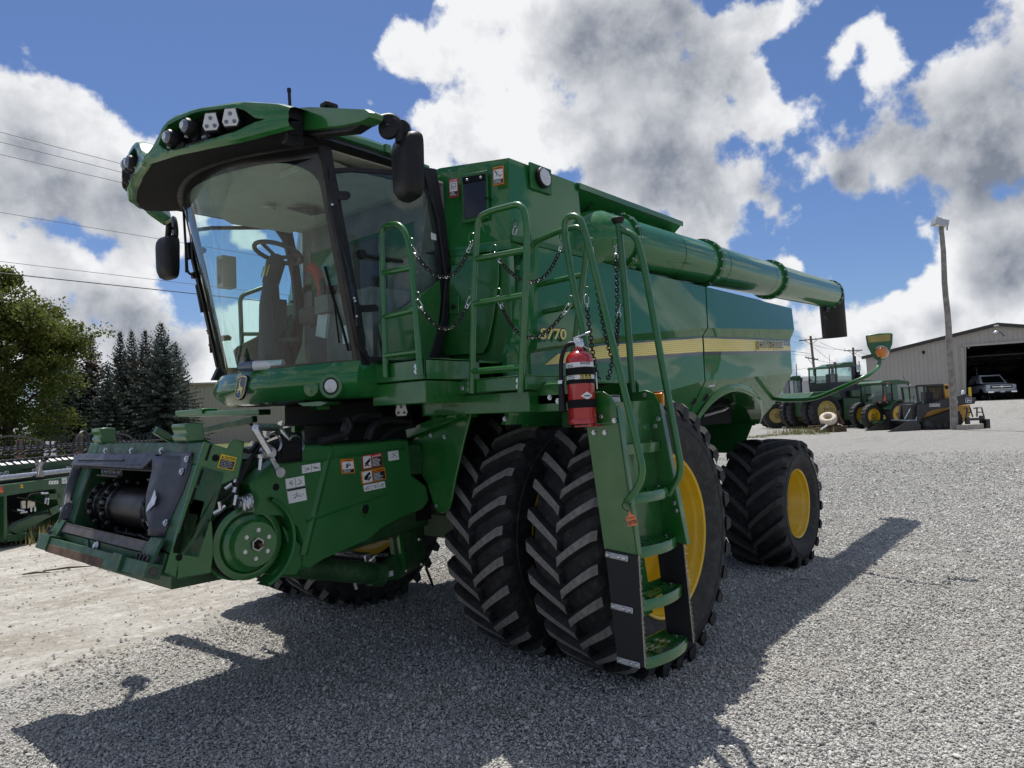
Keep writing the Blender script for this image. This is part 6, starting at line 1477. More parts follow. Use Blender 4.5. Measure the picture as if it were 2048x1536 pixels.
# labels inside the ladder
lb = lambda u, v: AY(u, v, -2.40)
pl = Plate(lb(1220, 790), lb(1237, 790), lb(1224, 812), .004); pl.base(M_label); pl.rect(0, 0, 1, 1, M_label, 1); pl.rect(.05, .78, .95, .98, M_lblk, 2)
for k in range(6): pl.rect(.08, .64-k*.11, .92-.1*(k % 2), .68-k*.11, M_lblk, 2)
pl.build('notice_label', ld)
pl = Plate(lb(1226, 825), lb(1238, 825), lb(1230, 860), .004); pl.base(M_lyel); pl.rect(.06, .03, .94, .80, M_lblk, 1)
for k in range(8): pl.rect(.14, .72-k*.085, .86-.12*(k % 3), .755-k*.085, M_label, 2)
pl.build('caution_label', ld)
# amber side lamp behind the ladder
c = AX(1319, 799, -.40); mb = MB().use(M_black); mb.box(c, (.05, .10, .11)); sl_ = mb.build('side_marker', H, bevel=.006); mb = MB().use(M_amber); mb.box(c+Vector((-.02, -.004, -.002)), (.045, .088, .088)); mb.build('amber_lens', sl_, bevel=.008)
# ------------------------------------------------------------------ fire extinguisher (hangs on the ladder, a thing of its own)
ec_t = AX(1160, 700, -1.06); ec_b = AX(1166, 848, -1.06)
EB = Vector((ec_b.x, (ec_b.y+ec_t.y)/2, ec_b.z)); EH = (ec_t-ec_b).length; ER = 0.082
ext = empty('fire_extinguisher', EB, 'red fire extinguisher with black hose strapped to the top of the ladder', 'fire extinguisher')
ext.rotation_euler = (math.radians(-1.5), math.radians(0.5), 0)
mb = MB().use(M_red); mb.lathe([(.0001, 0), (ER-.006, 0), (ER, .008), (ER, EH*.84), (ER*.96, EH*.89), (ER*.80, EH*.945), (ER*.5, EH*.985), (.030, EH), (.030, EH+.02), (.0001, EH+.02)], (0, 0, 0), (0, 0, 1), 44)
mb.lathe([(ER+.001, .0), (ER+.003, .012), (ER, .03)], (0, 0, 0), (0, 0, 1), 44); cyb = mb.build('cylinder', ext, ang=40)
vd = (CAM-EB); va = math.atan2(vd.y, vd.x)     # label faces the way the photo shows it
def wrap(a0, a1, z0, z1, m, o, n=18):
    mb = MB().use(m); mb.sheet([[(math.cos(lerp(a0, a1, i/n))*(ER+o), math.sin(lerp(a0, a1, i/n))*(ER+o), z) for z in (z0, z1)] for i in range(n+1)]); return mb
pz = lambda v: (ec_b.z and (AX(1163, v, -1.06).z-EB.z))
wrap(va-1.5, va+1.5, pz(742), pz(726), M_label, .0008).build('instruction_label', cyb); l2 = wrap(va-1.5, va+1.5, pz(761), pz(745), M_label, .0008).build('rating_label', cyb)
mb = MB()
def wtext(body, ac, wd, z0, z1, m, o, bold=0.0):
    vs, fs, asp = text_geo(body, bold); mb.add([(math.cos(ac+(v.x-.5)*wd)*(ER+o), math.sin(ac+(v.x-.5)*wd)*(ER+o), lerp(z0, z1, v.y)) for v in vs], fs, m)
for k in range(4): 
    z = lerp(pz(741), pz(728), k/4); mb.use(M_lblk); mb.sheet([[(math.cos(va-1.0+.5*i/6)*(ER+.0012), math.sin(va-1.0+.5*i/6)*(ER+.0012), zz1) for zz1 in (z, z+.004)] for i in range(7)])
    z = lerp(pz(760), pz(747), k/4); mb.sheet([[(math.cos(va-1.0+.6*i/6)*(ER+.0012), math.sin(va-1.0+.6*i/6)*(ER+.0012), zz1) for zz1 in (z, z+.004)] for i in range(7)])
mb.use(M_lblk); mb.sheet([[(math.cos(va+.05+.75*i/8)*(ER+.0012), math.sin(va+.05+.75*i/8)*(ER+.0012), zz1) for zz1 in (pz(731), pz(726.5))] for i in range(9)])
wtext('INSTRUCTIONS', va+.42, .62, pz(730.3), pz(727.2), M_label, .0016, .02); wtext('TO OPERATE', va+.35, .5, pz(739), pz(735), M_lblk, .0014, .01)
mb.use(M_lyel); mb.sheet([[(math.cos(va-.05+.95*i/10)*(ER+.0012), math.sin(va-.05+.95*i/10)*(ER+.0012), zz1) for zz1 in (pz(759.5), pz(750.5))] for i in range(11)])
for k in range(3):
    mb.use(M_lblk); a = va+.02+.30*k; mb.sheet([[(math.cos(a+.20*i/4)*(ER+.0016), math.sin(a+.20*i/4)*(ER+.0016), zz1) for zz1 in (pz(758.6), pz(751.4))] for i in range(5)])
    mb.use(M_label); mb.sheet([[(math.cos(a+.06+.05*i/2)*(ER+.002), math.sin(a+.06+.05*i/2)*(ER+.002), zz1) for zz1 in (pz(758), pz(752.5+k))] for i in range(3)])
mb.build('label_print', cyb, smooth=False)
mb = MB().use(M_label); zc_, hz_ = pz(793), pz(785)-pz(793); n = 12; top = []; bot = []
for i in range(n+1):
    t = -1+2*i/n; a = va+.42+t*.46; top.append((math.cos(a)*(ER+.0008), math.sin(a)*(ER+.0008), zc_+hz_*(1-abs(t)))); bot.append((math.cos(a)*(ER+.0008), math.sin(a)*(ER+.0008), zc_-hz_*(1-abs(t))))
mb.sheet([top, bot]); wtext('AMEREX', va+.42, .52, zc_-hz_*.22, zc_+hz_*.18, M_lblk, .0014, .04); mb.build('diamond_badge', cyb, smooth=False)
for v, w_ in ((743.5, .022), (764, .012), (808, .024)):
    mb = MB().use(M_blackm); z = pz(v); mb.lathe([(ER, -w_), (ER+.004, -w_), (ER+.004, w_), (ER, w_)], (0, 0, z), (0, 0, 1), 40); mb.build('strap', ext)
mb = MB().use(M_zinc); z = EH+.02; mb.lathe([(.024, 0), (.026, .03), (.022, .05), (.0001, .05)], (0, 0, z), (0, 0, 1), 16); right = Vector((math.cos(va+PI/2), math.sin(va+PI/2), 0)); out_ = Vector((math.cos(va), math.sin(va), 0))
mb.box(Vector((0, 0, z+.035)), (.05, .04, .03)); mb.bar(Vector((0, 0, z+.05))-right*.03, Vector((0, 0, z+.085))+right*.075, .022, .010); mb.bar(Vector((0, 0, z+.03))-right*.01, Vector((0, 0, z-.02))+right*.06, .020, .008); mb.lathe([(.022, 0), (.022, .018), (.0001, .020)], Vector((0, 0, z+.012))+out_*.022+right*.012, out_, 18); mb.build('valve_head', ext, bevel=.003)
mb = MB().use(M_black); hp_ = [Vector((0, 0, z+.025))-right*.02, Vector((0, 0, z+.02))-right*.07, Vector((0, 0, z-.06))-right*.108, Vector((0, 0, .30))-right*.112, Vector((0, 0, .22))-right*.115]
mb.tube(smoothpath(hp_, .07, 7), .013, 12); mb.lathe([(.017, 0), (.024, -.16), (.018, -.165)], Vector((0, 0, .24))-right*.115, (0, 0, 1), 16); mb.use(M_zinc); mb.box(Vector((0, 0, .255))-right*.113, (.03, .03, .02)); mb.build('hose', ext, ang=50)
mb = MB().use(M_red); mb.box(Vector((0, 0, .14))+right*.05-out_*.06, (.03, .05, .30)); mb.box(Vector((0, 0, -.012))+right*.03, (.12, .12, .012)); mb.use(M_zinc); mb.tube([Vector((0, 0, .30))+right*(ER+.012), Vector((0, 0, .20))+right*(ER+.012)], .005, 6); mb.build('mount_bracket', ext, bevel=.003)
# ------------------------------------------------------------------ orange ear-tag on the handrail hook
tc_ = AX(1262, 1036, -1.02); tg = empty('number_tag', tc_, 'orange plastic tag with handwritten number 1287793 hung from the ladder handrail', 'tag')
tn = Vector((-.93, -.36, 0)).normalized(); ts = Vector((.36, -.93, 0)).normalized(); tu = Vector((.0, 0, 1)); tilt_ = Matrix.Rotation(.22, 3, tn)
TP_ = lambda x, y, o=0: (tilt_ @ (ts*x+tu*y))*.001+tn*o
sh_ = [(-38, -55), (38, -55), (40, -48), (40, 8), (36, 14), (14, 24), (9, 30), (9, 46), (5, 52), (-5, 52), (-9, 46), (-9, 30), (-14, 24), (-36, 14), (-40, 8), (-40, -48)]
mb = MB().use(M_tag); mb.prism([TP_(x*.72, y*.80, 0) for x, y in sh_], tn*.0022); tb = mb.build('tag_plate', tg)
pl = Plate(TP_(-27, 12, .0022), TP_(27, 12, .0022), TP_(-27, -42, .0022), .0006)
pl.text('1287793', .0, .10, 1.0, .52, M_lblk, 1, .015); pl.text('ROLAND EQUIP', .05, .72, .95, .88, M_lblk, 1, .0); pl.build('tag_writing', tg)
mb = MB().use(M_blackm); mb.tube(smoothpath([TP_(0, 36, .004), TP_(-26, 62, .02), TP_(-28, 86, .02), TP_(0, 98, .01), TP_(12, 80, 0), TP_(10, 50, 0)], .02), .0022, 6); mb.build('tie', tg)
# ------------------------------------------------------------------ right-hand background
def flat(d, thick=None):
    return lambda u, v, o=0.0: AD(u, v, d+o)
VH = Vector((FW.x, FW.y, 0)).normalized()       # level, away from the viewer
RH = Vector((RT.x, RT.y, 0)).normalized()
def base(u, d, dz=0): p = AD(u, 800, d); return Vector((p.x, p.y, hgt(p.x, p.y)+dz))
class Loc:
    """local frame at a ground spot: a to the right, b away, z up (metres)"""
    def __init__(s, o, yaw=0.0):
        R = Matrix.Rotation(yaw, 3, 'Z'); s.o = Vector(o); s.a = R @ RH; s.b = R @ VH; s.yaw = yaw
    def __call__(s, a, b, z): return s.a*a+s.b*b+Vector((0, 0, z))
    def w(s, a, b, z): return s.o+s(a, b, z)
    def box(s, mb, a0, a1, b0, b1, z0, z1, m=None):
        P = [s(a, b, z) for a in (a0, a1) for b in (b0, b1) for z in (z0, z1)]
        return mb.add(P, [(0, 1, 3, 2), (4, 6, 7, 5), (0, 4, 5, 1), (2, 3, 7, 6), (0, 2, 6, 4), (1, 5, 7, 3)], m)
    def slab(s, mb, pts, b0, b1, m=None):   # side outline in (a, z), from b0 to b1
        return mb.prism([s(a, b0, z) for a, z in pts], s.b*(b1-b0), m)
def far_tyre(name, parent, L, a, b, z, R, W_, rim, N=22, mrim=None, hub=True, ax=None):
    """axle along L.b by default; toothed tread, disc rim"""
    axv = L.b if ax is None else ax; e1 = Vector((0, 0, 1)); e2 = axv.cross(e1); c = L(a, b, z)
    mb = MB().use(M_tyre); prof = [(rim, -.40), (rim+.03, -.46), (R*.80, -.5), (R*.93, -.47), (R, -.40), (R, 0), (R, .40), (R*.93, .47), (R*.80, .5), (rim+.03, .46), (rim, .40)]
    n = N*4; vs = []
    for i in range(n):
        an = 2*PI*i/n; d = e1*math.cos(an)+e2*math.sin(an)
        for k, (r, h) in enumerate(prof):
            tooth = (i % 4) < 2 if k <= 4 else ((i+1) % 4) < 2
            rr = r-(.045*R if (not tooth and r > R*.9) else 0); vs.append(c+d*rr+axv*(h*W_))
    k = len(prof); fs = [(i*k+j, ((i+1) % n)*k+j, ((i+1) % n)*k+j+1, i*k+j+1) for i in range(n) for j in range(k-1)]
    mb.add(vs, fs); t = mb.build(name, parent, ang=30)
    mb = MB().use(mrim or M_yellow); sd = -1
    mb.lathe([(rim*1.02, sd*W_*.41), (rim*.93, sd*W_*.36), (rim*.86, sd*W_*.12), (rim*.5, sd*W_*.16), (rim*.3, sd*W_*.16), (rim*.28, sd*W_*.28), (.0001, sd*W_*.28)], c, axv, 32)
    if hub:
        mb.use(M_rust)
        for q in range(8):
            an = 2*PI*q/8; mb.box(c+(e1*math.cos(an)+e2*math.sin(an))*rim*.22+axv*(sd*W_*.29), (.05, .05, .05))
    mb.build('wheel_rim', t, ang=35); return t
def tri_sign(parent, L, a, b, z, w_, h_):
    mb = MB().use(M_smv); mb.prism([L(a-w_/2, b, z), L(a+w_/2, b, z), L(a+w_*.08, b, z+h_), L(a-w_*.08, b, z+h_)], L.b*.02); return mb.build('warning_triangle', parent)
# ---- articulated tractor
PXM = 1434.66
o = base(1660, 43); T1 = empty('articulated_tractor', o, 'big old green articulated tractor with dual wheels and red roof beacon', 'tractor'); L = Loc(o, math.radians(14))
sc = PXM/43; A = lambda u: (u-1660)/sc; Zv = lambda v: (859-v)/sc
for b in (-1.35, -.65): far_tyre('rear_wheel', T1, L, A(1612), b, .98, .98, .50, .62, 22, M_yelold)
for b in (.75, 1.45): far_tyre('rear_wheel', T1, L, A(1612), b, .98, .98, .50, .62, 22, M_yelold)
for b in (-1.35, -.65, .75, 1.45): far_tyre('front_wheel', T1, L, A(1738), b, .98, .98, .50, .62, 22, M_yelold)
mb = MB().use(M_oldgreen); L.slab(mb, [(A(1572), Zv(800)), (A(1585), Zv(788)), (A(1640), Zv(786)), (A(1646), Zv(800))], -1.5, 1.5); L.slab(mb, [(A(1590), Zv(800)), (A(1640), Zv(800)), (A(1640), Zv(840)), (A(1590), Zv(835))], -.5, .5); mb.build('rear_fender', T1, bevel=.03)
mb = MB().use(M_oldgreen); L.slab(mb, [(A(1662), Zv(802)), (A(1718), Zv(800)), (A(1718), Zv(842)), (A(1712), Zv(846)), (A(1662), Zv(844))], -1.1, 1.1); L.slab(mb, [(A(1676), Zv(787)), (A(1708), Zv(785)), (A(1708), Zv(800)), (A(1678), Zv(800))], -1.25, -1.0); bd = mb.build('body', T1, bevel=.03)
mb = MB().use(M_blackm)
for k in range(4): L.box(mb, A(1690), A(1712), -1.25, -1.12, Zv(842)+k*.27, Zv(842)+k*.27+.04)
mb.build('step', bd)
mb = MB().use(M_oldgreen); L.slab(mb, [(A(1715), Zv(800)), (A(1715), Zv(766)), (A(1806), Zv(770)), (A(1810), Zv(840)), (A(1718), Zv(842))], -.55, .55); hd = mb.build('hood', T1, bevel=.05)
mb = MB().use(M_lyel); L.box(mb, A(1722), A(1745), -.56, -.555, Zv(778), Zv(775)); mb.build('hood_stripe', hd)
mb = MB().use(M_navy); L.slab(mb, [(A(1636), Zv(770)), (A(1696), Zv(768)), (A(1716), Zv(800)), (A(1712), Zv(805)), (A(1645), Zv(805)), (A(1638), Zv(795))], -.95, .95)
for a0, a1 in ((1636, 1639), (1651, 1654), (1690, 1696)):
    for b in (-.95, .90): L.slab(mb, [(A(a0), Zv(770)), (A(a1), Zv(770)), (A(a1)+.03, Zv(740)), (A(a0)+.03, Zv(740))], b, b+.05)
cb_ = mb.build('cab', T1, bevel=.015)
mb = MB().use(M_glassf); L.box(mb, A(1638), A(1694), -.93, -.92, Zv(770), Zv(741)); L.box(mb, A(1638), A(1694), .92, .93, Zv(770), Zv(741)); L.box(mb, A(1637), A(1637.4), -.9, .9, Zv(770), Zv(741)); L.box(mb, A(1694), A(1694.4), -.9, .9, Zv(770), Zv(741)); mb.build('cab_glass', cb_)
mb = MB().use(M_inter); L.box(mb, A(1660), A(1674), -.3, .3, Zv(772), Zv(752)); mb.build('seat', cb_, bevel=.05)
mb = MB().use(M_oldgreen); L.slab(mb, [(A(1635), Zv(741)), (A(1637), Zv(737)), (A(1660), Zv(735)), (A(1672), Zv(731)), (A(1692), Zv(731)), (A(1697), Zv(740))], -1.0, 1.0); rf_ = mb.build('cab_top', cb_, bevel=.03)
mb = MB().use(M_black)
for u, w__ in ((1639, .14), (1645, .10), (1654, .16), (1659, .14)): L.box(mb, A(u)-w__/2, A(u)+w__/2, -.9, -.75, Zv(738), Zv(734.5))
mb.build('roof_lamps', rf_, bevel=.01)['kind'] = 'stuff'
mb = MB().use(M_redl); mb.lathe([(.07, 0), (.08, .07), (.05, .13), (.0001, .14)], L(A(1665.5), -.4, Zv(733)), (0, 0, 1), 14); mb.build('beacon', rf_)
mb = MB().use(M_black); mb.lathe([(.10, 0), (.10, 1.0), (.16, 1.02), (.19, 1.12), (.15, 1.2), (.0001, 1.2)], L(A(1697), -.75, Zv(775)), (0, 0, 1), 16, ); mb.lathe([(.15, 0), (.15, .75), (.0001, .75)], L(A(1710), -.6, Zv(775)), (0, 0, 1), 16); mb.lathe([(.05, 0), (.05, 1.1)], L(A(1708), -.6, Zv(755)), (0, 0, 1), 10); mb.build('exhaust_stack', T1, ang=40)
tri_sign(T1, L, A(1644.5), -1.0, Zv(791), .17, .33)
mb = MB().use(M_black); mb.tube([L(A(1672), .3, Zv(731)), L(A(1672), .3, Zv(712))], .012, 5); L.box(mb, A(1700), A(1704), -1.2, -1.0, Zv(770), Zv(757)); mb.build('aerial', rf_)
mb = MB().use(M_black); mb.tube(smoothpath([L(A(1698), -1.1, Zv(768)), L(A(1699), -1.1, Zv(781)), L(A(1706), -1.1, Zv(781))], .2), .03, 6); mb.build('step_rail', T1)
# ---- older tractor mostly behind the combine
o = base(1575, 46); T0 = empty('old_tractor', o, 'green tractor partly hidden behind the tail of the combine', 'tractor'); L = Loc(o, math.radians(-8)); sc = PXM/46; A = lambda u: (u-1575)/sc; Zv = lambda v: (859-v)/sc
for a in (1545, 1578):
    for b in (-.9, .8): far_tyre('wheel', T0, L, A(a), b, .80 if a < 1560 else .85, .80 if a < 1560 else .85, .5, .45, 20, M_yelold)
mb = MB().use(M_oldgreen); L.slab(mb, [(A(1535), Zv(812)), (A(1540), Zv(800)), (A(1610), Zv(800)), (A(1612), Zv(845)), (A(1540), Zv(845))], -.45, .45); L.slab(mb, [(A(1576), Zv(760)), (A(1580), Zv(757)), (A(1595), Zv(757)), (A(1598), Zv(763)), (A(1597), Zv(766)), (A(1576), Zv(766))], -.85, .85); mb.build('body', T0, bevel=.04)
mb = MB().use(M_navy)
for u in (1573, 1582, 1595): L.slab(mb, [(A(u), Zv(766)), (A(u+2), Zv(766)), (A(u+2.5), Zv(802)), (A(u+.3), Zv(802))], -.8, .8) if u != 1582 else L.slab(mb, [(A(u), Zv(766)), (A(u+1.2), Zv(766)), (A(u+1.2), Zv(802)), (A(u), Zv(802))], -.8, -.74)
mb.build('cab', T0); mb = MB().use(M_glassf); L.box(mb, A(1575), A(1596), -.79, -.78, Zv(800), Zv(766)); mb.build('cab_glass', T0)
mb = MB().use(M_black); mb.tube(smoothpath([L(A(1599), -.4, Zv(800)), L(A(1599), -.4, Zv(768)), L(A(1602), -.4, Zv(762))], .1), .07, 8); mb.lathe([(.13, 0), (.13, .85), (.0001, .86)], L(A(1623), -.2, Zv(798)), (0, 0, 1), 12); mb.tube([L(A(1621), -.2, Zv(766)), L(A(1617), -.2, Zv(766))], .06, 6); mb.build('exhaust_stack', T0)
# ---- small utility tractor seen from behind its near rear wheel
o = base(1760, 39); T2 = empty('utility_tractor', o, 'small green tractor with glazed cab and yellow hub beside the track loader', 'tractor'); L = Loc(o, math.radians(20)); sc = PXM/39; A = lambda u: (u-1760)/sc/.94; Zv = lambda v: (858-v)/sc
far_tyre('rear_wheel', T2, L, A(1768), -.85, .72, .72, .36, .46, 20); far_tyre('rear_wheel', T2, L, A(1768)-.75, .85, .72, .72, .36, .46, 20)
far_tyre('front_wheel', T2, L, A(1822), -.80, .48, .48, .26, .3, 16); far_tyre('front_wheel', T2, L, A(1822), .80, .48, .48, .26, .3, 16)
far_tyre('rear_wheel', T2, L, A(1727), -.30, .66, .66, .36, .42, 20)
mb = MB().use(M_oldgreen); L.slab(mb, [(A(1736), Zv(772)), (A(1733), Zv(768)), (A(1742), Zv(764)), (A(1775), Zv(762.5)), (A(1803), Zv(766)), (A(1809), Zv(772))], -.80, .80); rt2 = mb.build('cab_top', T2, bevel=.04)
mb = MB().use(M_oldgreen); arc = [(A(1768)+.80*math.cos(t), .72+.80*math.sin(t)) for t in np.linspace(2.75, .35, 12)]; inn = [(A(1768)+.74*math.cos(t), .72+.74*math.sin(t)) for t in np.linspace(.35, 2.75, 12)]
L.slab(mb, arc+inn, -1.08, -.60); mb.build('fender', T2, ang=40)
mb = MB().use(M_oldgreen); L.slab(mb, [(A(1790), Zv(806)), (A(1845), Zv(808)), (A(1850), Zv(835)), (A(1790), Zv(835))], -.35, .35); L.slab(mb, [(A(1735), Zv(806)), (A(1790), Zv(806)), (A(1790), Zv(832)), (A(1735), Zv(832))], -.35, .35); L.slab(mb, [(A(1718), Zv(842)), (A(1755), Zv(840)), (A(1755), Zv(846)), (A(1718), Zv(848))], -.6, .3); mb.build('body', T2, bevel=.03)
mb = MB().use(M_black)
for u0, u1, b in ((1741, 1740, -.76), (1761, 1762, -.76), (1803, 1806, -.76), (1741, 1740, .72), (1803, 1806, .72)): L.slab(mb, [(A(u0), Zv(772)), (A(u0+2), Zv(772)), (A(u1+2), Zv(808)), (A(u1), Zv(808))], b, b+.05)
L.box(mb, A(1742), A(1803), -.75, .75, Zv(812), Zv(807)); cf = mb.build('cab_frame', T2); mb = MB().use(M_glassf); L.box(mb, A(1742), A(1804), -.74, -.735, Zv(807), Zv(772)); L.box(mb, A(1742), A(1804), .735, .74, Zv(807), Zv(772)); L.box(mb, A(1741.5), A(1742), -.7, .7, Zv(807), Zv(772)); mb.build('cab_glass', cf)
mb = MB().use(M_inter); L.box(mb, A(1755), A(1768), -.25, .25, Zv(808), Zv(785)); L.box(mb, A(1785), A(1790), -.2, .2, Zv(808), Zv(788)); mb.build('seat', cf, bevel=.04)
tri_sign(T2, L, A(1741), -.82, Zv(804), .17, .30); mb = MB().use(M_smv); L.box(mb, A(1747), A(1753), -.82, -.80, Zv(769.5), Zv(768)); mb.use(M_redl)
for u in (1727, 1744): mb.lathe([(.05, 0), (.05, .03), (.0001, .035)], L(A(u), -.85, Zv(807)), -L.b, 12)
mb.build('rear_lamps', T2)['kind'] = 'stuff'
mb = MB().use(M_label); mb.lathe([(.05, 0), (.0001, .03)], L(A(1749), -.82, Zv(774)), -L.b, 12); mb.lathe([(.06, 0), (.0001, .03)], L(A(1805), -.82, Zv(774)), -L.b, 12); mb.build('work_lamps', rt2)['kind'] = 'stuff'
mb = MB().use(M_black); mb.tube([L(A(1803), -.6, Zv(766)), L(A(1797), -.6, Zv(755))], .01, 5); mb.tube(smoothpath([L(A(1812), -.8, Zv(810)), L(A(1812), -.8, Zv(797)), L(A(1816), -.8, Zv(797))], .1), .02, 6); mb.build('mirror_stalk', T2)
# ---- compact track loader
o = base(1850, 35.0); TL = empty('track_loader', o, 'yellow and black compact track loader with its bucket on the gravel', 'track loader'); L = Loc(o, math.radians(4)); sc = PXM/35; A = lambda u: (u-1850)/sc; Zv = lambda v: (863-v)/sc
for b0, b1 in ((-.95, -.55), (.55, .95)):
    mb = MB().use(M_tyre); outl = [(1816, 848), (1820, 842), (1830, 839), (1884, 824), (1893, 828), (1898, 838), (1899, 852), (1893, 861), (1826, 863), (1818, 859)]
    P = [(A(u), Zv(v)) for u, v in outl]; n = 56; per = []
    tot = [0]
    for i in range(len(P)): a_, b_ = Vector(P[i]), Vector(P[(i+1) % len(P)]); tot.append(tot[-1]+(b_-a_).length)
    cen = Vector((sum(p[0] for p in P)/len(P), sum(p[1] for p in P)/len(P)))
    for k in range(n):
        s = tot[-1]*k/n; i = max(j for j in range(len(P)) if tot[j] <= s+1e-9); f = (s-tot[i])/(tot[i+1]-tot[i]); p = Vector(P[i]).lerp(Vector(P[(i+1) % len(P)]), f)
        q = p+(p-cen).normalized()*(.0 if k % 2 else -.035); per.append((q.x, q.y))
    L.slab(mb, per, b0, b1); tk = mb.build('track', TL, ang=20)
    mb = MB().use(M_lblack); 
    for u in (1834, 1848, 1862, 1876): mb.lathe([(.0001, b0-.02), (.10, b0-.02), (.10, b0+.05)], L(A(u), 0, Zv(855)), L.b, 14)
    mb.lathe([(.0001, b0-.02), (.16, b0-.02), (.16, b0+.05)], L(A(1888), 0, Zv(838)), L.b, 16); mb.lathe([(.0001, b0-.02), (.14, b0-.02), (.14, b0+.05)], L(A(1826), 0, Zv(850)), L.b, 16); mb.build('track_rollers', tk)['kind'] = 'stuff'
mb = MB().use(M_lyellow); L.slab(mb, [(A(1820), Zv(838)), (A(1832), Zv(825)), (A(1870), Zv(818)), (A(1928), Zv(817)), (A(1926), Zv(838)), (A(1916), Zv(850)), (A(1900), Zv(850)), (A(1822), Zv(846))], -.56, .56); L.slab(mb, [(A(1874), Zv(774)), (A(1886), Zv(775)), (A(1890), Zv(802)), (A(1876), Zv(803))], -.58, .58); by = mb.build('body', TL, bevel=.03)
mb = MB().use(M_lblack); L.slab(mb, [(A(1816), Zv(812)), (A(1832), Zv(812)), (A(1880), Zv(802)), (A(1912), Zv(795)), (A(1932), Zv(805)), (A(1930), Zv(815)), (A(1905), Zv(817)), (A(1845), Zv(824)), (A(1832), Zv(828)), (A(1822), Zv(840)), (A(1818), Zv(848)), (A(1810), Zv(848)), (A(1812), Zv(830))], -.80, -.62); L.slab(mb, [(A(1816), Zv(812)), (A(1832), Zv(812)), (A(1880), Zv(802)), (A(1912), Zv(795)), (A(1932), Zv(805)), (A(1905), Zv(817)), (A(1832), Zv(828)), (A(1822), Zv(840)), (A(1818), Zv(848)), (A(1810), Zv(848))], .62, .80); ar = mb.build('lift_arm', TL, bevel=.015)
pw_ = lambda u, v: o+L(A(u), -.80, Zv(v))-o
def lplate_text(body, u0, u1, v0, v1, parent):
    pl = Plate(L(A(u0), -.802, Zv(v0)), L(A(u1), -.802, Zv(v0)), L(A(u0), -.802, Zv(v1)), .004); pl.text(body, 0, 0, 1, 1, M_label, 1, .03); return pl.build('lettering', parent)
lplate_text('DEERE', 1836.5, 1858, 812, 818, ar); lplate_text('325G', 1883, 1895, 807.5, 812.5, ar)
mb = MB().use(M_label); c = (1917, 808); pts = [(-6.5, -3.6), (-5, -5), (5, -5), (6.5, -3.6), (6.5, 3.6), (5, 5), (-5, 5), (-6.5, 3.6)]
mb.sheet([[L(A(c[0]+x), -.806, Zv(c[1]+y)) for x, y in pts], [L(A(c[0]+x*.84), -.806, Zv(c[1]+y*.84)) for x, y in pts]], closeu=True)
stag = [(-4, 1.5), (-2, -1.0), (-3.4, -3.2), (-1.2, -2.0), (1.5, -1.0), (4, -.4), (4.6, 1.4), (3.4, 1), (4.2, 3.2), (2.6, 2.6), (2, 1), (-.6, 1.2), (-2, 3.0), (-4.2, 3.4), (-2.8, 2.0)]
mb.add([L(A(c[0]+x), -.806, Zv(c[1]+y)) for x, y in stag], [tuple(range(len(stag)))]); mb.build('badge', ar, smooth=False)
mb = MB().use(M_lblack)
for u0, u1, w_ in ((1816, 1819, .10), (1832, 1833, .06), (1871, 1872, .07)):
    for b in (-.60, .54): L.slab(mb, [(A(u0), Zv(776)), (A(u0)+w_, Zv(776)), (A(u1)+w_, Zv(812)), (A(u1), Zv(812))], b, b+.06)
L.slab(mb, [(A(1813), Zv(777)), (A(1816), Zv(774)), (A(1872), Zv(773.5)), (A(1875), Zv(778))], -.64, .64); L.box(mb, A(1816), A(1876), -.58, .58, Zv(812), Zv(809)); L.slab(mb, [(A(1872), Zv(776)), (A(1900), Zv(776)), (A(1902), Zv(781)), (A(1873), Zv(780))], -.3, .3); cbn = mb.build('cab_frame', TL, bevel=.008)
mb = MB().use(M_lblack); r_ = .012
for k in range(13): u = 1836+k*2.6; mb.tube([L(A(u), -.57, Zv(810)), L(A(u), -.57, Zv(778))], r_, 4)
for k in range(10): v = 780+k*3.2; mb.tube([L(A(1833), -.57, Zv(v)), L(A(1871), -.57, Zv(v))], r_, 4)
mb.build('side_mesh', cbn)['kind'] = 'stuff'
mb = MB().use(M_glassf); mb.prism([L(A(1817), -.5, Zv(777)), L(A(1817), .5, Zv(777)), L(A(1819), .5, Zv(811)), L(A(1819), -.5, Zv(811))], L.a*.01); L.box(mb, A(1820), A(1832), -.59, -.585, Zv(811), Zv(777)); mb.build('cab_glass', cbn); mb = MB().use(M_interd); L.box(mb, A(1848), A(1862), -.25, .25, Zv(812), Zv(788)); mb.build('seat', cbn, bevel=.04)
mb = MB().use(M_black); mb.lathe([(.0001, 0), (.09, 0), (.09, .2)], L(A(1880), -.60, Zv(781)), L.b, 14); mb.use(M_label); L.box(mb, A(1887), A(1891), -.60, -.58, Zv(783), Zv(779)); mb.build('air_cleaner', TL)
mb = MB().use(M_lblack); L.slab(mb, [(A(1804), Zv(812)), (A(1816), Zv(811)), (A(1816), Zv(830)), (A(1808), Zv(845)), (A(1805), Zv(838))], -.6, .1); mb.use(M_steel); mb.tube([L(A(1792), -.5, Zv(840)), L(A(1806), -.5, Zv(820))], .035, 8); mb.tube([L(A(1806), -.72, Zv(848)), L(A(1818), -.72, Zv(826))], .04, 8); mb.build('quick_coupler', TL, bevel=.01)
mb = MB().use(M_dksteel); b0, b1 = -.98, .98; q = [(1740, 862.5), (1768, 843), (1800, 842), (1812, 852), (1810, 863), (1778, 864.5)]
P = lambda u, v, b: L(A(u), b, Zv(v))
mb.sheet([[P(1741, 864, b0), P(1741, 864, b1)], [P(1780, 864.5, b0), P(1780, 864.5, b1)], [P(1808, 863, b0), P(1808, 863, b1)], [P(1812, 853, b0), P(1812, 853, b1)], [P(1803, 843, b0), P(1803, 843, b1)]])
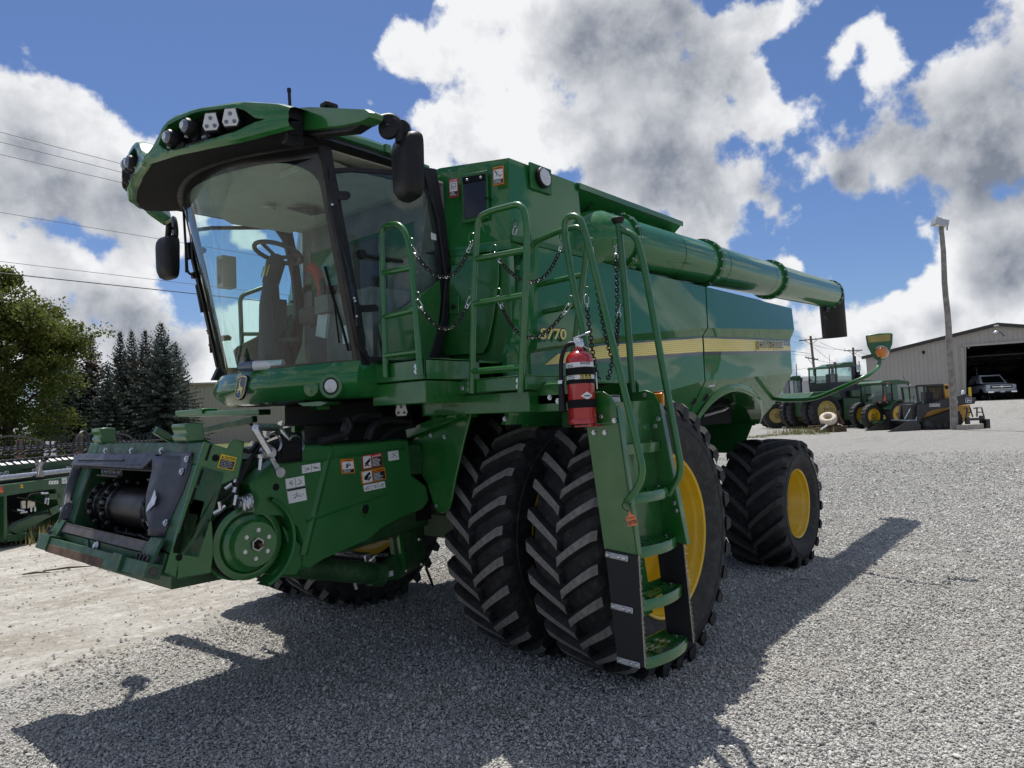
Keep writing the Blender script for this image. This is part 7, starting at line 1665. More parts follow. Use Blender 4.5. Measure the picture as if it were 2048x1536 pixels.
for b in (b0, b1): mb.prism([P(1741, 864, b), P(1778, 864.5, b), P(1808, 863, b), P(1812, 853, b), P(1803, 843, b), P(1790, 843, b)], L.b*.02)
mb.use(M_steel); mb.tube([P(1803, 843, b0), P(1803, 843, b1)], .03, 6); mb.bar(P(1741, 864, b0), P(1741, 864, b1), .10, .025); mb.build('bucket', TL, ang=30, solid=.012)
# ---- rusty implement with a cream painted tyre lying on it
o = base(1660, 36); TI = empty('rusty_implement', o, 'rusty tractor implement frame on the gravel in front of the old tractor', 'implement'); L = Loc(o, .15); sc = PXM/36; A = lambda u: (u-1660)/sc; Zv = lambda v: (867-v)/sc
mb = MB().use(M_rust); L.box(mb, A(1627), A(1654), -.1, .1, Zv(866), Zv(856)); L.box(mb, A(1654), A(1689), -.15, .05, Zv(867), Zv(855)); L.box(mb, A(1620), A(1690), .3, .45, Zv(858), Zv(853)); mb.build('beam', TI, bevel=.02)
mb = MB().use(M_rust); mb.bar(L(A(1670), 0, Zv(854)), L(A(1678), .1, Zv(830)), .10, .10); mb.bar(L(A(1689), .1, Zv(852)), L(A(1677), .1, Zv(829)), .10, .10); mb.bar(L(A(1662), -.1, Zv(840)), L(A(1678), .1, Zv(830)), .08, .08); L.box(mb, A(1674), A(1680), 0, .2, Zv(838), Zv(825)); mb.build('hitch', TI, bevel=.01)
mb = MB().use(M_rust); L.box(mb, A(1640), A(1668), -.2, .2, Zv(853), Zv(846)); mb.cyl(L(A(1648), 0, Zv(850)), L(A(1668), 0, Zv(838)), .07, 8); mb.build('gearbox', TI, bevel=.02); mb = MB().use(M_label); mb.tube([L(A(1626), -.4, Zv(861)), L(A(1641), -.4, Zv(852))], .045, 6); mb.build('prop_stick', TI)
o2 = o+L(A(1652.5), -.05, Zv(840)); tr_ = empty('cream_tyre', o2, 'cream painted tyre lying tilted on the rusty implement', 'tyre'); ax = (Vector((0, 0, 1))*.80-L.a*.36-L.b*.48).normalized()
mb = MB().use(M_cream); mb.lathe([(.20, -.13), (.26, -.16), (.36, -.15), (.40, -.09), (.41, 0), (.40, .09), (.36, .15), (.26, .16), (.20, .13), (.19, 0), (.20, -.13)], (0, 0, 0), ax, 32); mb.build('tyre_body', tr_, ang=60)
# ---- pallet-fork carriage and timber beam
o = base(1948, 33.5); TF = empty('fork_carriage', o, 'dark steel fork carriage with two guards standing on the gravel', 'implement'); L = Loc(o, .1); sc = PXM/33.5; A = lambda u: (u-1948)/sc; Zv = lambda v: (862-v)/sc
mb = MB().use(M_dksteel); L.box(mb, A(1927), A(1935), -.06, .06, 0, Zv(838)); L.box(mb, A(1958), A(1966), -.06, .06, 0, Zv(836)); L.box(mb, A(1932), A(1962), -.05, .05, Zv(845), Zv(840)); L.box(mb, A(1963), A(1971), -.25, .1, .02, Zv(843)); fk = mb.build('carriage', TF, bevel=.01)
for q in (((1929, 838), (1932, 820), (1938, 819), (1943, 838)), ((1952, 838), (1953, 821), (1963, 820), (1968, 842))):
    mb = MB().use(M_dksteel); pp = [L(A(u), 0, Zv(v)) for u, v in q]; mb.tube(pp, .035, 6); mb.tube([L(A(q[0][0]+2), 0, Zv(829)), L(A(q[3][0]-2), 0, Zv(829))], .025, 5); mb.tube([pp[1]+L.b*.2, pp[2]+L.b*.2], .03, 5); mb.build('guard_frame', TF)
o = base(1940, 33.0); lg = empty('timber_beam', o, 'pale squared timber lying at the foot of the light pole', 'timber'); L = Loc(o, .05); sc = PXM/33
mb = MB().use(M_log); mb.bar(L((1911-1940)/sc, 0, .11), L((1967-1940)/sc, .2, .13), .26, .24); mb.build('beam', lg, bevel=.03)
# ---- timber light pole with flood lamp
b_ = base(1906, 33.2); LP = empty('light_pole', b_, 'weathered wooden light pole with a floodlight standing by the track loader', 'light pole')
tp = AD(1882, 446, 33.2)-b_
mb = MB().use(M_wood); mb.tube([Vector((0, 0, -.3))]+[tp*(k/14)+Vector((.02*math.sin(k), .02*math.cos(k*1.3), 0)) for k in range(15)], [.175]+[lerp(.165, .10, k/14) for k in range(15)], 14); mb.build('pole', LP, ang=60)
mb = MB().use(M_alu); c = tp+Vector((0, 0, .0))-RH*.05; R = Matrix((RH, VH, Vector((0, 0, 1)))).transposed(); R = R @ Matrix.Rotation(.22, 3, 'Y'); mb.box(c, (.62, .40, .30), R); mb.box(c+Vector((0, 0, .18))-RH*.1, (.30, .22, .14), R); mb.use(M_dksteel); mb.tube([tp+RH*.30+Vector((0, 0, .05)), tp+RH*.26+Vector((0, 0, -.35))], .03, 6); mb.use(M_lens); mb.box(c+Vector((0, 0, -.155))-RH*.02-VH*.03, (.5, .34, .02), R); mb.build('flood_lamp', LP, bevel=.02)
# ---- machine shed
Lc = base(1737, 62.0); Rc = base(2006, 56.5); Lc.z = Rc.z = 1.58
ex = (Rc-Lc); HWd = ex.length; ex.normalize(); ey = Vector((-ex.y, ex.x, 0)); 
SH = empty('machine_shed', Lc, 'large tan metal machine shed with its wide door open', 'shed')
G = lambda a, b, z: ex*a+ey*b+Vector((0, 0, z))
EZ, RZ = 4.02, 5.86
def gable(a): return lerp(EZ, RZ, 1-abs(a-HWd)/HWd)
d0 = HWd*(1934.5-1737)/(2006-1737)*1.0; d0 = HWd*.745; d1 = 2*HWd-d0; DT = 4.42
mb = MB().use(M_cladg); prof = []
a = 0.0
while a < 2*HWd: 
    for da, dy in ((0, 0), (.24, 0), (.255, -.030), (.295, -.030)): prof.append((a+da, dy))
    a += .31
rows = [[], []]
segs = []
for (x, dy) in prof:
    x = min(x, 2*HWd); zb = -.1 if not (d0 < x < d1) else DT; segs.append((x, dy, zb, gable(x)))
rows = [[G(x, dy, zb) for x, dy, zb, zt in segs], [G(x, dy, zt) for x, dy, zb, zt in segs]]
mb.sheet(rows); wl_ = mb.build('gable_wall', SH, ang=10, recalc=False)
mb = MB().use(M_cladg); mb.prism([G(0, 0, -.1), G(0, 30, -.1), G(0, 30, EZ), G(0, 0, EZ)], ex*.05); mb.prism([G(2*HWd, 0, -.1), G(2*HWd, 30, -.1), G(2*HWd, 30, EZ), G(2*HWd, 0, EZ)], ex*.05); mb.build('side_wall', SH)
mb = MB().use(M_head); o3 = d0-2.9
mb.prism([G(.05, 30, -.1), G(o3, 30, -.1), G(o3, 30, gable(o3)), G(.05, 30, EZ)], ey*.1); mb.prism([G(o3, 30, 3.4), G(o3+2.2, 30, 3.4), G(o3+2.2, 30, gable(o3+2.2)), G(o3, 30, gable(o3))], ey*.1); mb.prism([G(o3+2.2, 30, -.1), G(2*HWd, 30, -.1), G(2*HWd, 30, EZ), G(HWd, 30, RZ), G(o3+2.2, 30, gable(o3+2.2))], ey*.1); mb.prism([G(d0+4.4, 16, -.1), G(2*HWd, 16, -.1), G(2*HWd, 16, EZ), G(d0+4.4, 16, gable(d0+4.4))], ey*.1); mb.build('back_wall', SH)
mb = MB().use(M_trimdk)
for s0, s1 in ((-.3, HWd), (2*HWd+.3, HWd)):
    z0, z1 = (EZ-.04, RZ) ; mb.prism([G(s0, -.32, z0-.02), G(s1, -.32, z1-.02), G(s1, -.32, z1+.26), G(s0, -.32, z0+.24)], ey*.06); mb.prism([G(s0, -.3, z0+.10), G(s1, -.3, z1+.12), G(s1, -.3, z1+.16), G(s0, -.3, z0+.14)], ey*30.4)
mb.build('roof', SH)
mb = MB().use(M_cladg); mb.bar(G(d0-.06, -.06, -.1), G(d0-.06, -.06, DT), .20, .14, (ey.x, ey.y, 0)); mb.bar(G(d0, -.05, DT+.08), G(d1, -.05, DT+.08), .14, .18); mb.build('door_trim', SH)
mb = MB().use(M_conc); mb.prism([G(-2, -.5, .02), G(2*HWd, -.5, .02), G(2*HWd, 30, .02), G(-2, 30, .02)], (0, 0, -.3)); mb.prism([G(d0-3, -7, -.30), G(2*HWd, -7, -.30), G(2*HWd, -.5, .02), G(d0-3, -.5, .02)], (0, 0, -.4)); mb.build('shed_slab', SH)
mb = MB().use(M_trimdk)
for b in range(3, 30, 6):
    for s0, s1 in ((.1, HWd), (2*HWd-.1, HWd)): mb.prism([G(s0, b, EZ-.5), G(s1, b, RZ-.45), G(s1, b, RZ-.1), G(s0, b, EZ-.1)], ey*.15)
    mb.bar(G(.2, b, EZ-.3), G(2*HWd-.2, b, EZ-.3), .1, .12)
mb.build('roof_truss', SH)['kind'] = 'stuff'
mb = MB().use(M_alu); c = G(HWd*.985, -.5, RZ-.62); mb.lathe([(.06, .20), (.16, .12), (.20, 0), (.16, -.05), (.0001, -.06)], c-ey*.7, (0, 0, 1), 16); mb.use(M_trimdk); mb.tube([c-ey*.7+Vector((0, 0, .15)), c-ey*.3+Vector((0, 0, .05))+ex*.3, c+ey*.5+Vector((0, 0, -.2))+ex*.5], .035, 6); mb.build('yard_lamp', SH)
mb = MB().use(M_label); mb.box(G(HWd*.99, -.38, RZ+.02), (.3, .3, .10)); mb.build('ridge_vent', SH); mb = MB().use(M_blackm); mb.box(G(HWd*.455, -.08, 4.20), (.16, .16, .24)); mb.use(M_label); mb.box(G(d0+.4, .3, DT-.10), (.5, .1, .06)); mb.build('wall_box', SH)
mb = MB().use(M_blackm); mb.tube(smoothpath([G(d0+.1, 4, DT-.7), G(d0+.8, 4, DT-2.3), G(d0+1.5, 4, DT-1.9), G(d0+1.9, 4, DT-.8), G(HWd+3, 4, DT-.5)], .6), .10, 8); mb.build('exhaust_hose', SH)
for (u, d, m, lab) in ((1927, 55.0, M_white, 'white bollard left of the shed door'), (1941, 57.0, M_lyel, 'yellow bollard inside the shed door')):
    p = base(u, d); p.z = Lc.z-.25 if m is M_white else Lc.z; bo = empty('bollard', p, lab, 'bollard'); mb = MB().use(m); mb.lathe([(.0001, 1.15), (.07, 1.12), (.11, 1.05), (.11, 0)], (0, 0, 0), (0, 0, 1), 14); mb.build('post', bo)
# pickup in the shed, nose to the viewer
p = base(2006, 57.3); p.z = Lc.z+.02; TK = empty('pickup_truck', p, 'white heavy pickup truck facing out of the open shed', 'truck'); L = Loc(p, math.radians(-12)); sc = PXM/57.3; A = lambda u: (u-2006)/sc; Zv = lambda v: (806-v)/sc
mb = MB().use(M_car)
L.box(mb, -1.10, 1.10, .2, 5.6, .62, 1.22); mb.prism([L(-1.02, .25, 1.22), L(1.02, .25, 1.22), L(.95, 1.5, 1.38), L(-.95, 1.5, 1.38)], (0, 0, .02))
mb.prism([L(-1.08, .15, .62), L(1.08, .15, .62), L(1.08, .15, 1.20), L(.9, .15, 1.25), L(-.9, .15, 1.25), L(-1.08, .15, 1.20)], L.b*.2)
mb.sheet([[L(-.98, 1.45, 1.38), L(.98, 1.45, 1.38), L(.98, 4, 1.38), L(-.98, 4, 1.38)], [L(-.80, 2.1, 2.02), L(.80, 2.1, 2.02), L(.80, 3.8, 2.02), L(-.80, 3.8, 2.02)]], closeu=True); mb.prism([L(-.80, 2.1, 2.02), L(.80, 2.1, 2.02), L(.80, 3.8, 2.02), L(-.80, 3.8, 2.02)], (0, 0, .06)); tb_ = mb.build('body', TK, bevel=.04)
mb = MB().use(M_blackg); mb.prism([L(-.80, 1.50, 1.44), L(.80, 1.50, 1.44), L(.68, 2.03, 1.98), L(-.68, 2.03, 1.98)], -L.b*.03); mb.build('windscreen', tb_)
mb = MB().use(M_blackg); mb.prism([L(-.78, .12, .88), L(.78, .12, .88), L(.78, .12, 1.2), L(-.78, .12, 1.2)], -L.b*.04); g_ = mb.build('grille', tb_); mb = MB().use(M_chrome); L.box(mb, -.70, .70, .04, .08, 1.04, 1.10); L.box(mb, -.80, .80, .05, .08, .86, .89); mb.prism([L(-.16, .03, 1.07), L(-.06, .03, 1.03), L(-.06, .03, .99), L(.06, .03, .99), L(.06, .03, 1.03), L(.16, .03, 1.07), L(.12, .03, 1.11), L(.06, .03, 1.11), L(.06, .03, 1.15), L(-.06, .03, 1.15), L(-.06, .03, 1.11), L(-.12, .03, 1.11)], L.b*.02); mb.build('grille_badge', g_)
for s in (-1, 1):
    mb = MB().use(M_lens); L.box(mb, min(s*.80, s*1.06), max(s*.80, s*1.06), .10, .16, .92, 1.18); mb.build('headlight', tb_, bevel=.02)
    mb = MB().use(M_tyre); mb.lathe([(.25, -.14), (.40, -.14), (.43, -.10), (.43, .10), (.40, .14), (.25, .14)], L(s*.88, 1.1, .43), L.a, 28); mb.use(M_alu); mb.lathe([(.25, -.12), (.0001, -.10)], L(s*.88, 1.1, .43), L.a, 20); mb.build('wheel', TK)
    mb = MB().use(M_black); mb.box(L(s*1.18, 1.9, 1.50), (.22, .14, .30)); mb.build('door_mirror', tb_, bevel=.03)
    mb = MB().use(M_blackm); arc = [(1.1+.52*math.cos(t), .43+.52*math.sin(t)) for t in np.linspace(0, PI, 12)]; mb.prism([L(s*1.105, b, z) for b, z in arc], L.a*(s*.01)); mb.build('wheel_arch', tb_)
mb = MB().use(M_chrome); L.box(mb, -1.06, 1.06, -.05, .12, .56, .76); bp = mb.build('bumper', tb_, bevel=.04); mb = MB().use(M_blackm); L.box(mb, -.62, .62, -.06, -.05, .58, .70); mb.use(M_label); L.box(mb, -.15, .15, -.07, -.06, .60, .69); mb.build('number_plate', bp)
mb = MB().use(M_blackm); L.box(mb, -.95, .95, .3, 5.2, .30, .62); mb.build('underbody', TK)
# dark equipment beside and behind the truck in the shed
p = base(1962, 61.5); p.z = Lc.z; DV = empty('dark_machine', p, 'dark machine standing in the shade left of the white pickup', 'machine'); L = Loc(p, .0); sc = PXM/61.5
mb = MB().use(M_blackg); L.slab(mb, [(-1.0, .6), (-1.05, 2.9), (-.6, 3.0), (.6, 2.85), (.9, 2.3), (.95, .6)], -1.2, 2.0); mb.build('body', DV, bevel=.08); mb = MB().use(M_tyre)
for a in (-.65, .55): mb.lathe([(.3, -.2), (.60, -.2), (.66, -.1), (.66, .1), (.60, .2), (.3, .2)], L(a, -1.2, .66), L.b, 24)
mb.build('tyres', DV)['kind'] = 'stuff'; mb = MB().use(M_steel); mb.tube([L(-.2, -1.4, .1), L(-.2, -1.4, 1.0)], .05, 8); mb.tube([L(.25, -1.4, .1), L(.25, -1.4, .8)], .04, 8); mb.build('stand', DV)
p = base(2000, 66); p.z = Lc.z; EQ = empty('stored_engine', p, 'dark engine parts on a rack behind the white pickup', 'machine'); L = Loc(p, 0)
mb = MB().use(M_blackm); L.box(mb, -1.0, -.4, 0, .4, .2, 3.3); L.slab(mb, [(-1.2, 3.3), (-1.0, 3.5), (-.3, 3.4), (-.4, 3.1), (-.9, 3.0)], 0, .4); L.box(mb, -.4, 2.6, 0, .5, 2.1, 2.6); L.box(mb, 1.8, 2.6, 0, .6, 2.4, 2.9); L.box(mb, -1.2, 2.8, -.2, .8, 1.9, 2.1); L.box(mb, -1.1, -.9, -.2, .8, 0, 2.0); L.box(mb, 2.6, 2.8, -.2, .8, 0, 2.0); mb.use(M_lred); L.box(mb, -.5, -.2, -.3, 0, 2.3, 2.6); mb.build('engine_rack', EQ, bevel=.03); mb = MB().use(M_label); L.box(mb, 2.9, 3.3, -.3, .2, 1.6, 2.9); mb.build('white_drum', EQ, bevel=.05)
# ---- utility poles
def upole(u, vt, d, arms, lab, lean=0.0, tf=False, r=.16):
    t = AD(u, vt, d); b = Vector((t.x, t.y, hgt(t.x, t.y)-.3)); P = empty('utility_pole', b, lab, 'utility pole'); hh = t.z-b.z
    mb = MB().use(M_wooddk); mb.tube([(RH*(lean*(1-k)))+Vector((0, 0, hh*k)) for k in (0, .5, 1)], [r*1.25, r*1.1, r], 10); mb.build('pole', P, ang=60)
    for (dz, half, tilt) in arms:
        mb = MB().use(M_wooddk); c = Vector((0, 0, hh-dz)); dr = (RH*.9+VH*.45).normalized(); mb.bar(c-dr*half+Vector((0, 0, -tilt)), c+dr*half+Vector((0, 0, tilt)), .12, .14)
        mb.bar(c-dr*half*.6, c+Vector((0, 0, -.7)), .05, .05); mb.bar(c+dr*half*.6, c+Vector((0, 0, -.7)), .05, .05)
        cr = mb.build('cross_arm', P); mb = MB().use(M_alu)
        for f in (-.92, -.45, .45, .92): mb.lathe([(.05, .05), (.07, .12), (.05, .20), (.0001, .22)], c+dr*half*f+Vector((0, 0, tilt*f)), (0, 0, 1), 8)
        mb.build('insulators', cr)['kind'] = 'stuff'
    if tf:
        for s in (-1, 1):
            mb = MB().use(M_alu); mb.lathe([(.0001, -.5), (.28, -.5), (.28, .4), (.2, .5), (.0001, .52)], RH*(s*.75)+Vector((0, 0, hh-3.3)), (0, 0, 1), 14); mb.use(M_wooddk); mb.bar(Vector((0, 0, hh-3.0)), RH*(s*.6)+Vector((0, 0, hh-3.0)), .08, .08); mb.build('transformer', P)
        mb = MB().use(M_white); mb.tube([RH*.22+Vector((0, 0, hh-4.6)), RH*.25+Vector((0, 0, hh-7.5))], .14, 8); mb.build('riser_pipe', P)
    return P, t
UP1, t1p = upole(1621, 672, 98, [(.5, 2.2, .18), (3.1, 1.2, -.15)], 'tall utility pole with two cross arms left of the big tractor cab', lean=.5)
UP2, t2p = upole(1706, 695, 118, [(.5, 2.2, .05)], 'utility pole carrying two transformers behind the big tractor', tf=True)
UP3, t3p = upole(1592, 727, 190, [(4, .4, 0)], 'thin distant pole beside the tail of the combine', r=.12)
UP4, t4p = upole(1718, 722, 150, [(3.5, .5, 0)], 'thin distant pole right of the transformers', r=.10)
def wire(a, b, sag, lab, r=.02, grp=None):
    a, b = Vector(a), Vector(b); mb = MB().use(M_wire); mb.tube([a.lerp(b, k/40)+Vector((0, 0, -sag*4*(k/40)*(1-k/40))) for k in range(41)], r, 5)
    o = mb.build('power_line', None, ang=180); mark(o, lab, 'power line', 'overhead power lines'); return o
drr = (RH*.9+VH*.45).normalized()
words = ['uppermost', 'second highest', 'third highest', 'fourth highest', 'fifth highest', 'lowest and thickest']
for k, (v0, d0_, vb, off) in enumerate(((182, 22, 676, -2.0), (212, 22, 678, -1.0), (243, 22, 680, 1.0), (372, 24, 692, 2.0), (485, 25, 706, -.6), (507, 20, 712, .6))):
    q0 = AD(-420, v0-{0: 28, 1: 33, 2: 32, 3: 18, 4: 12, 5: 6}[k], d0_); q1 = AD(1621, vb, 98)+drr*off
    wire(q0, q1, .15, words[k]+' of the overhead lines crossing the sky left of the cab', .011 if k < 5 else .019)
for k, (va_, vb_, o_) in enumerate(((680, 698, -1.8), (684, 702, 1.8), (716, 722, 0.0), (690, 745, .2))):
    wire(AD(1621, va_, 98)+drr*o_, AD(1706, vb_, 118)+drr*o_, .5, ['top', 'second', 'third', 'lowest'][k]+' wire strung between the two utility poles right of the combine', .022)
for k, (u0, va_, u1, vb_, d1_) in enumerate(((1621, 708, 1400, 650, 130), (1621, 735, 1500, 735, 150))):
    wire(AD(u0, va_, 98), AD(u1, vb_, d1_), .6, ['rising', 'level'][k]+' wire running left from the tall pole behind the combine tail', .022)
for k, (vb_) in enumerate((708, 716)):
    wire(AD(1706, 698+k*6, 118), AD(1800, vb_+20*k+10, 140), .6, ['upper', 'lower'][k]+' wire running from the transformer pole behind the shed', .022)
# ---- long pale building and trailers far behind the tractors
p = base(1600, 92); WB = empty('white_building', p, 'long low pale building with white roof behind the tractors', 'building'); L = Loc(p, .1); sc = PXM/92
mb = MB().use(M_roofwh); z = p.z; h1 = AD(1600, 762, 92).z-z; h2 = AD(1600, 753, 92).z-z
mb2 = MB().use(pm('pale_grey_siding', (.50, .51, .53), .6, var=.08, vscale=.5)); L.box(mb2, -3, 12.5, 0, 8, -.3, h1); mb2.build('wall', WB)
L.slab(mb, [(-3.2, h1), (12.7, h1), (12.3, h1+.25), (4.0, h2), (-2.8, h2)], -.3, 8.3); mb.build('roof', WB, bevel=.05)
mb = MB().use(M_alu)
for k in range(20): L.box(mb, -2.8+k*.76, -2.76+k*.76, -.02, 0, -.2, h1)
mb.build('siding_rib', WB)['kind'] = 'stuff'
# weeds round the implement and a strip of green at the gravel edge
def weeds(name, spots, n, hmin, hmax, mats, label=None, seed=1):
    r = random.Random(seed); mb = MB()
    for (P, rad) in spots:
        for k in range(n):
            a = r.uniform(0, 2*PI); d = rad*math.sqrt(r.random()); x, y = P.x+d*math.cos(a), P.y+d*math.sin(a); z = hgt(x, y); h = r.uniform(hmin, hmax)
            lx, ly = r.uniform(-.25, .25)*h, r.uniform(-.25, .25)*h; w_ = r.uniform(.004, .010)*(1+h); m = r.choice(mats); aa = r.uniform(0, PI); cx, cy_ = math.cos(aa)*w_, math.sin(aa)*w_
            mb.add([(x-cx, y-cy_, z), (x+cx, y+cy_, z), (x+lx*.5+cx*.7, y+ly*.5+cy_*.7, z+h*.6), (x+lx, y+ly, z+h), (x+lx*.5-cx*.7, y+ly*.5-cy_*.7, z+h*.6)], [(0, 1, 2, 3, 4)], m)
    o = mb.build(name, None, smooth=False, recalc=False); o['kind'] = 'stuff'; return o
weeds('weeds', [(base(u, 37), .8) for u in (1560, 1590, 1615, 1640)]+[(base(u, 35.5), .5) for u in (1580, 1600, 1625, 1648)], 90, .08, .38, [M_weed, M_straw, M_grass], seed=4)
weeds('weeds', [(base(u, d), .5) for u, d in ((1512, 33), (1530, 34), (1550, 34.5), (1575, 34.5), (1605, 34.2), (1635, 34.0))], 150, .04, .14, [M_grass, M_weed], seed=5)
r = random.Random(9); mb = MB(); P = base(1652, 37.2)
for k in range(7):
    x, y = P.x+r.uniform(-.25, .25), P.y+r.uniform(-.25, .25); z = hgt(x, y); h = r.uniform(.9, 1.5); top = Vector((x+r.uniform(-.25, .25), y+r.uniform(-.2, .2), z+h)); mb.use(M_rust); mb.tube([(x, y, z), Vector((x, y, z)).lerp(top, .5)+Vector((.03, 0, 0)), top], [.012, .01, .006], 4)
    for q in range(26):
        c = Vector((x, y, z)).lerp(top, r.uniform(.35, 1))+Vector((r.uniform(-.1, .1), r.uniform(-.1, .1), r.uniform(-.03, .03))); s = r.uniform(.03, .07); mb.use(M_rust if q % 3 else M_weed); mb.add([c, c+Vector((s, r.uniform(-s, s), s*.4)), c+Vector((s*.3, r.uniform(-s, s), s))], [(0, 1, 2)])
mb.build('tall_weed', None, smooth=False, recalc=False); dk = bpy.data.objects['tall_weed']; mark(dk, 'tall brown seeded weed growing behind the rusty implement', 'weed')
# ------------------------------------------------------------------ left-hand background
# ---- grain platform (header) parked on the grass edge
HA = AD(0, 968, 11.2); HB = AD(148, 945, 12.9); hx = (HB-HA); hx.z = 0; hx.normalize(); hy = Vector((-hx.y, hx.x, 0))
HO = Vector((HA.x, HA.y, 0))
HD = empty('grain_header', HO, 'green grain header with dark reel tines parked on the grass edge at left', 'harvester header')
def hq(u, v, b=0.0):   # spot in the header's upright plane, b metres behind its rear face
    q = AN(u, v, HO+hy*b, hy); return q-HO
def hl(a, b, z): return hx*a+hy*b+Vector((0, 0, z))
XL_, XR_ = -5.0, 6.2
zg = lambda v, u=60: hq(u, v).z
mb = MB().use(M_oldgreen); zb0, zb1 = hq(60, 985).z, hq(60, 963).z
mb.prism([hl(XL_, 0, zb0), hl(XR_, 0, zb0), hl(XR_, 0, zb1), hl(XL_, 0, zb1)], hy*.16); bm_ = mb.build('rear_beam', HD, bevel=.012)
mb = MB().use(M_steel); zt_ = hq(60, 952).z; mb.cyl(hl(XL_, .12, zt_), hl(XR_, .12, zt_), .052, 16); mb.build('cross_tube', HD, ang=60)
mb = MB().use(M_oldgreen); zz0, zz1 = hq(60, 950, .9).z, hq(60, 928, .9).z; mb.prism([hl(XL_, .9, zz0-.2), hl(XR_, .9, zz0-.2), hl(XR_, .9, zz1), hl(XL_, .9, zz1)], hy*.04); bs = mb.build('back_sheet', HD)
mb = MB().use(M_roofwh); z_ = hq(60, 926, .95).z; mb.prism([hl(XL_, .95, z_), hl(XR_, .95, z_), hl(XR_, 1.05, z_+.06), hl(XL_, 1.05, z_+.06)], hy*.01); mb.build('draper_edge', HD)
mb = MB().use(M_lblack); z_ = hq(60, 957, .3).z; mb.cyl(hl(XL_, .35, z_), hl(XR_, .35, z_), .025, 8); mb.build('hose_run', HD)
# underframe
mb = MB().use(M_oldgreen)
mb.prism([hq(8, 990), hq(14, 990), hq(16, 1080), hq(9, 1080)], hy*.10); mb.prism([hq(110, 970), hq(160, 968), hq(160, 1060), hq(132, 1060), hq(118, 1015)], hy*.5); mb.prism([hq(20, 1062), hq(36, 1045), hq(120, 1008), (hq(126, 1020)), hq(50, 1062), hq(40, 1070)], hy*.10); mb.prism([hq(18, 1070), hq(100, 1062), hq(100, 1076), hq(16, 1084)], hy*.7); mb.prism([hq(90, 988), hq(122, 986), hq(124, 998), hq(92, 1000)], hy*.2); mb.prism([hl(XL_, .25, .10), hl(XR_, .25, .10), hl(XR_, .25, .28), hl(XL_, .25, .28)], hy*.1); mb.build('under_frame', HD, bevel=.01)
mb = MB().use(M_blackm); mb.prism([hl(XL_, .75, .12), hl(XR_, .75, .12), hl(XR_, .75, zz0), hl(XL_, .75, zz0)], hy*.05)
for k, (a, b, c) in enumerate((((30, 995), (55, 1000), (95, 1010)), ((50, 1025), (48, 990), (85, 985)), ((20, 1020), (60, 1032), (95, 1025)), ((95, 990), (85, 1005), (100, 1030)))): mb.tube(smoothpath([hq(*a)-hy*.02, hq(*b)-hy*.05, hq(*c)-hy*.02], .2), .014, 6)
mb.build('hoses', HD)['kind'] = 'stuff'
mb = MB().use(M_cream); mb.prism([hq(41, 1002), hq(67, 1000), hq(67, 1015), hq(41, 1018)], -hy*.03); mb.use(M_zinc)
for a, b in (((76, 987), (90, 986)), ((86, 996), (84, 1008)), ((91, 997), (89, 1010)), ((28, 1020), (42, 1022)), ((34, 1026), (48, 1024)), ((56, 1014), (56, 1024)), ((64, 1014), (64, 1023))): mb.tube([hq(*a)-hy*.05, hq(*b)-hy*.05], .018, 6)
mb.build('valve_block', HD, bevel=.004)['kind'] = 'stuff'
mb = MB().use(M_redl); mb.prism([hq(-40, 976), hq(5, 973), hq(5, 980), hq(-40, 983)], -hy*.006); mb.use(M_smv); mb.prism([hq(-40, 983), hq(5, 980), hq(5, 979)+Vector((0, 0, -.045)), hq(-40, 982)+Vector((0, 0, -.06))], -hy*.006); mb.build('rear_reflector', bm_)
pl = Plate(hq(39, 969)-hy*.004, hq(46, 968.5)-hy*.004, hq(39, 976)-hy*.004, .002); pl.text('2', 0, 0, 1, 1, M_lyel, 1, .03); pl.build('number', bm_)
for (u0, u1, v0, v1) in ((97, 116, 961, 968), (123, 133, 955.5, 966.5)):
    pl = Plate(hq(u0, v0+1)-hy*.004, hq(u1, v0)-hy*.004, hq(u0, v1+1)-hy*.004, .002); pl.base(M_label); pl.rect(0, 0, 1, 1, M_label, 1)
    for k in range(3): pl.line(.15+.28*k, .2, .25+.28*k, .75, .012, M_lblk)
    pl.build('label', bm_)
for (u0, u1, v0, v1) in ((-2, 8, 945, 952), (9, 17, 942, 951), (64, 72, 938, 945), (132, 140, 933, 940)):
    pl = Plate(hq(u0, v0, .88), hq(u1, v0-.5, .88), hq(u0, v1, .88), .004); pl.base(M_label); pl.rect(0, 0, 1, 1, M_label, 1); pl.line(.2, .2, .8, .8, .02, M_lblk); pl.build('label', bs)
mb = MB().use(M_lblack); mb.prism([hq(76, 955), hq(90, 954), hq(84, 935, .1), hq(95, 917, .5), hq(91, 915, .5), hq(80, 934, .1)], hy*.06); mb.prism([hq(74, 918, .6), hq(78, 918, .6), hq(82, 945, .1), hq(77, 948, .1)], hy*.05); mb.build('reel_arm', HD, bevel=.01)
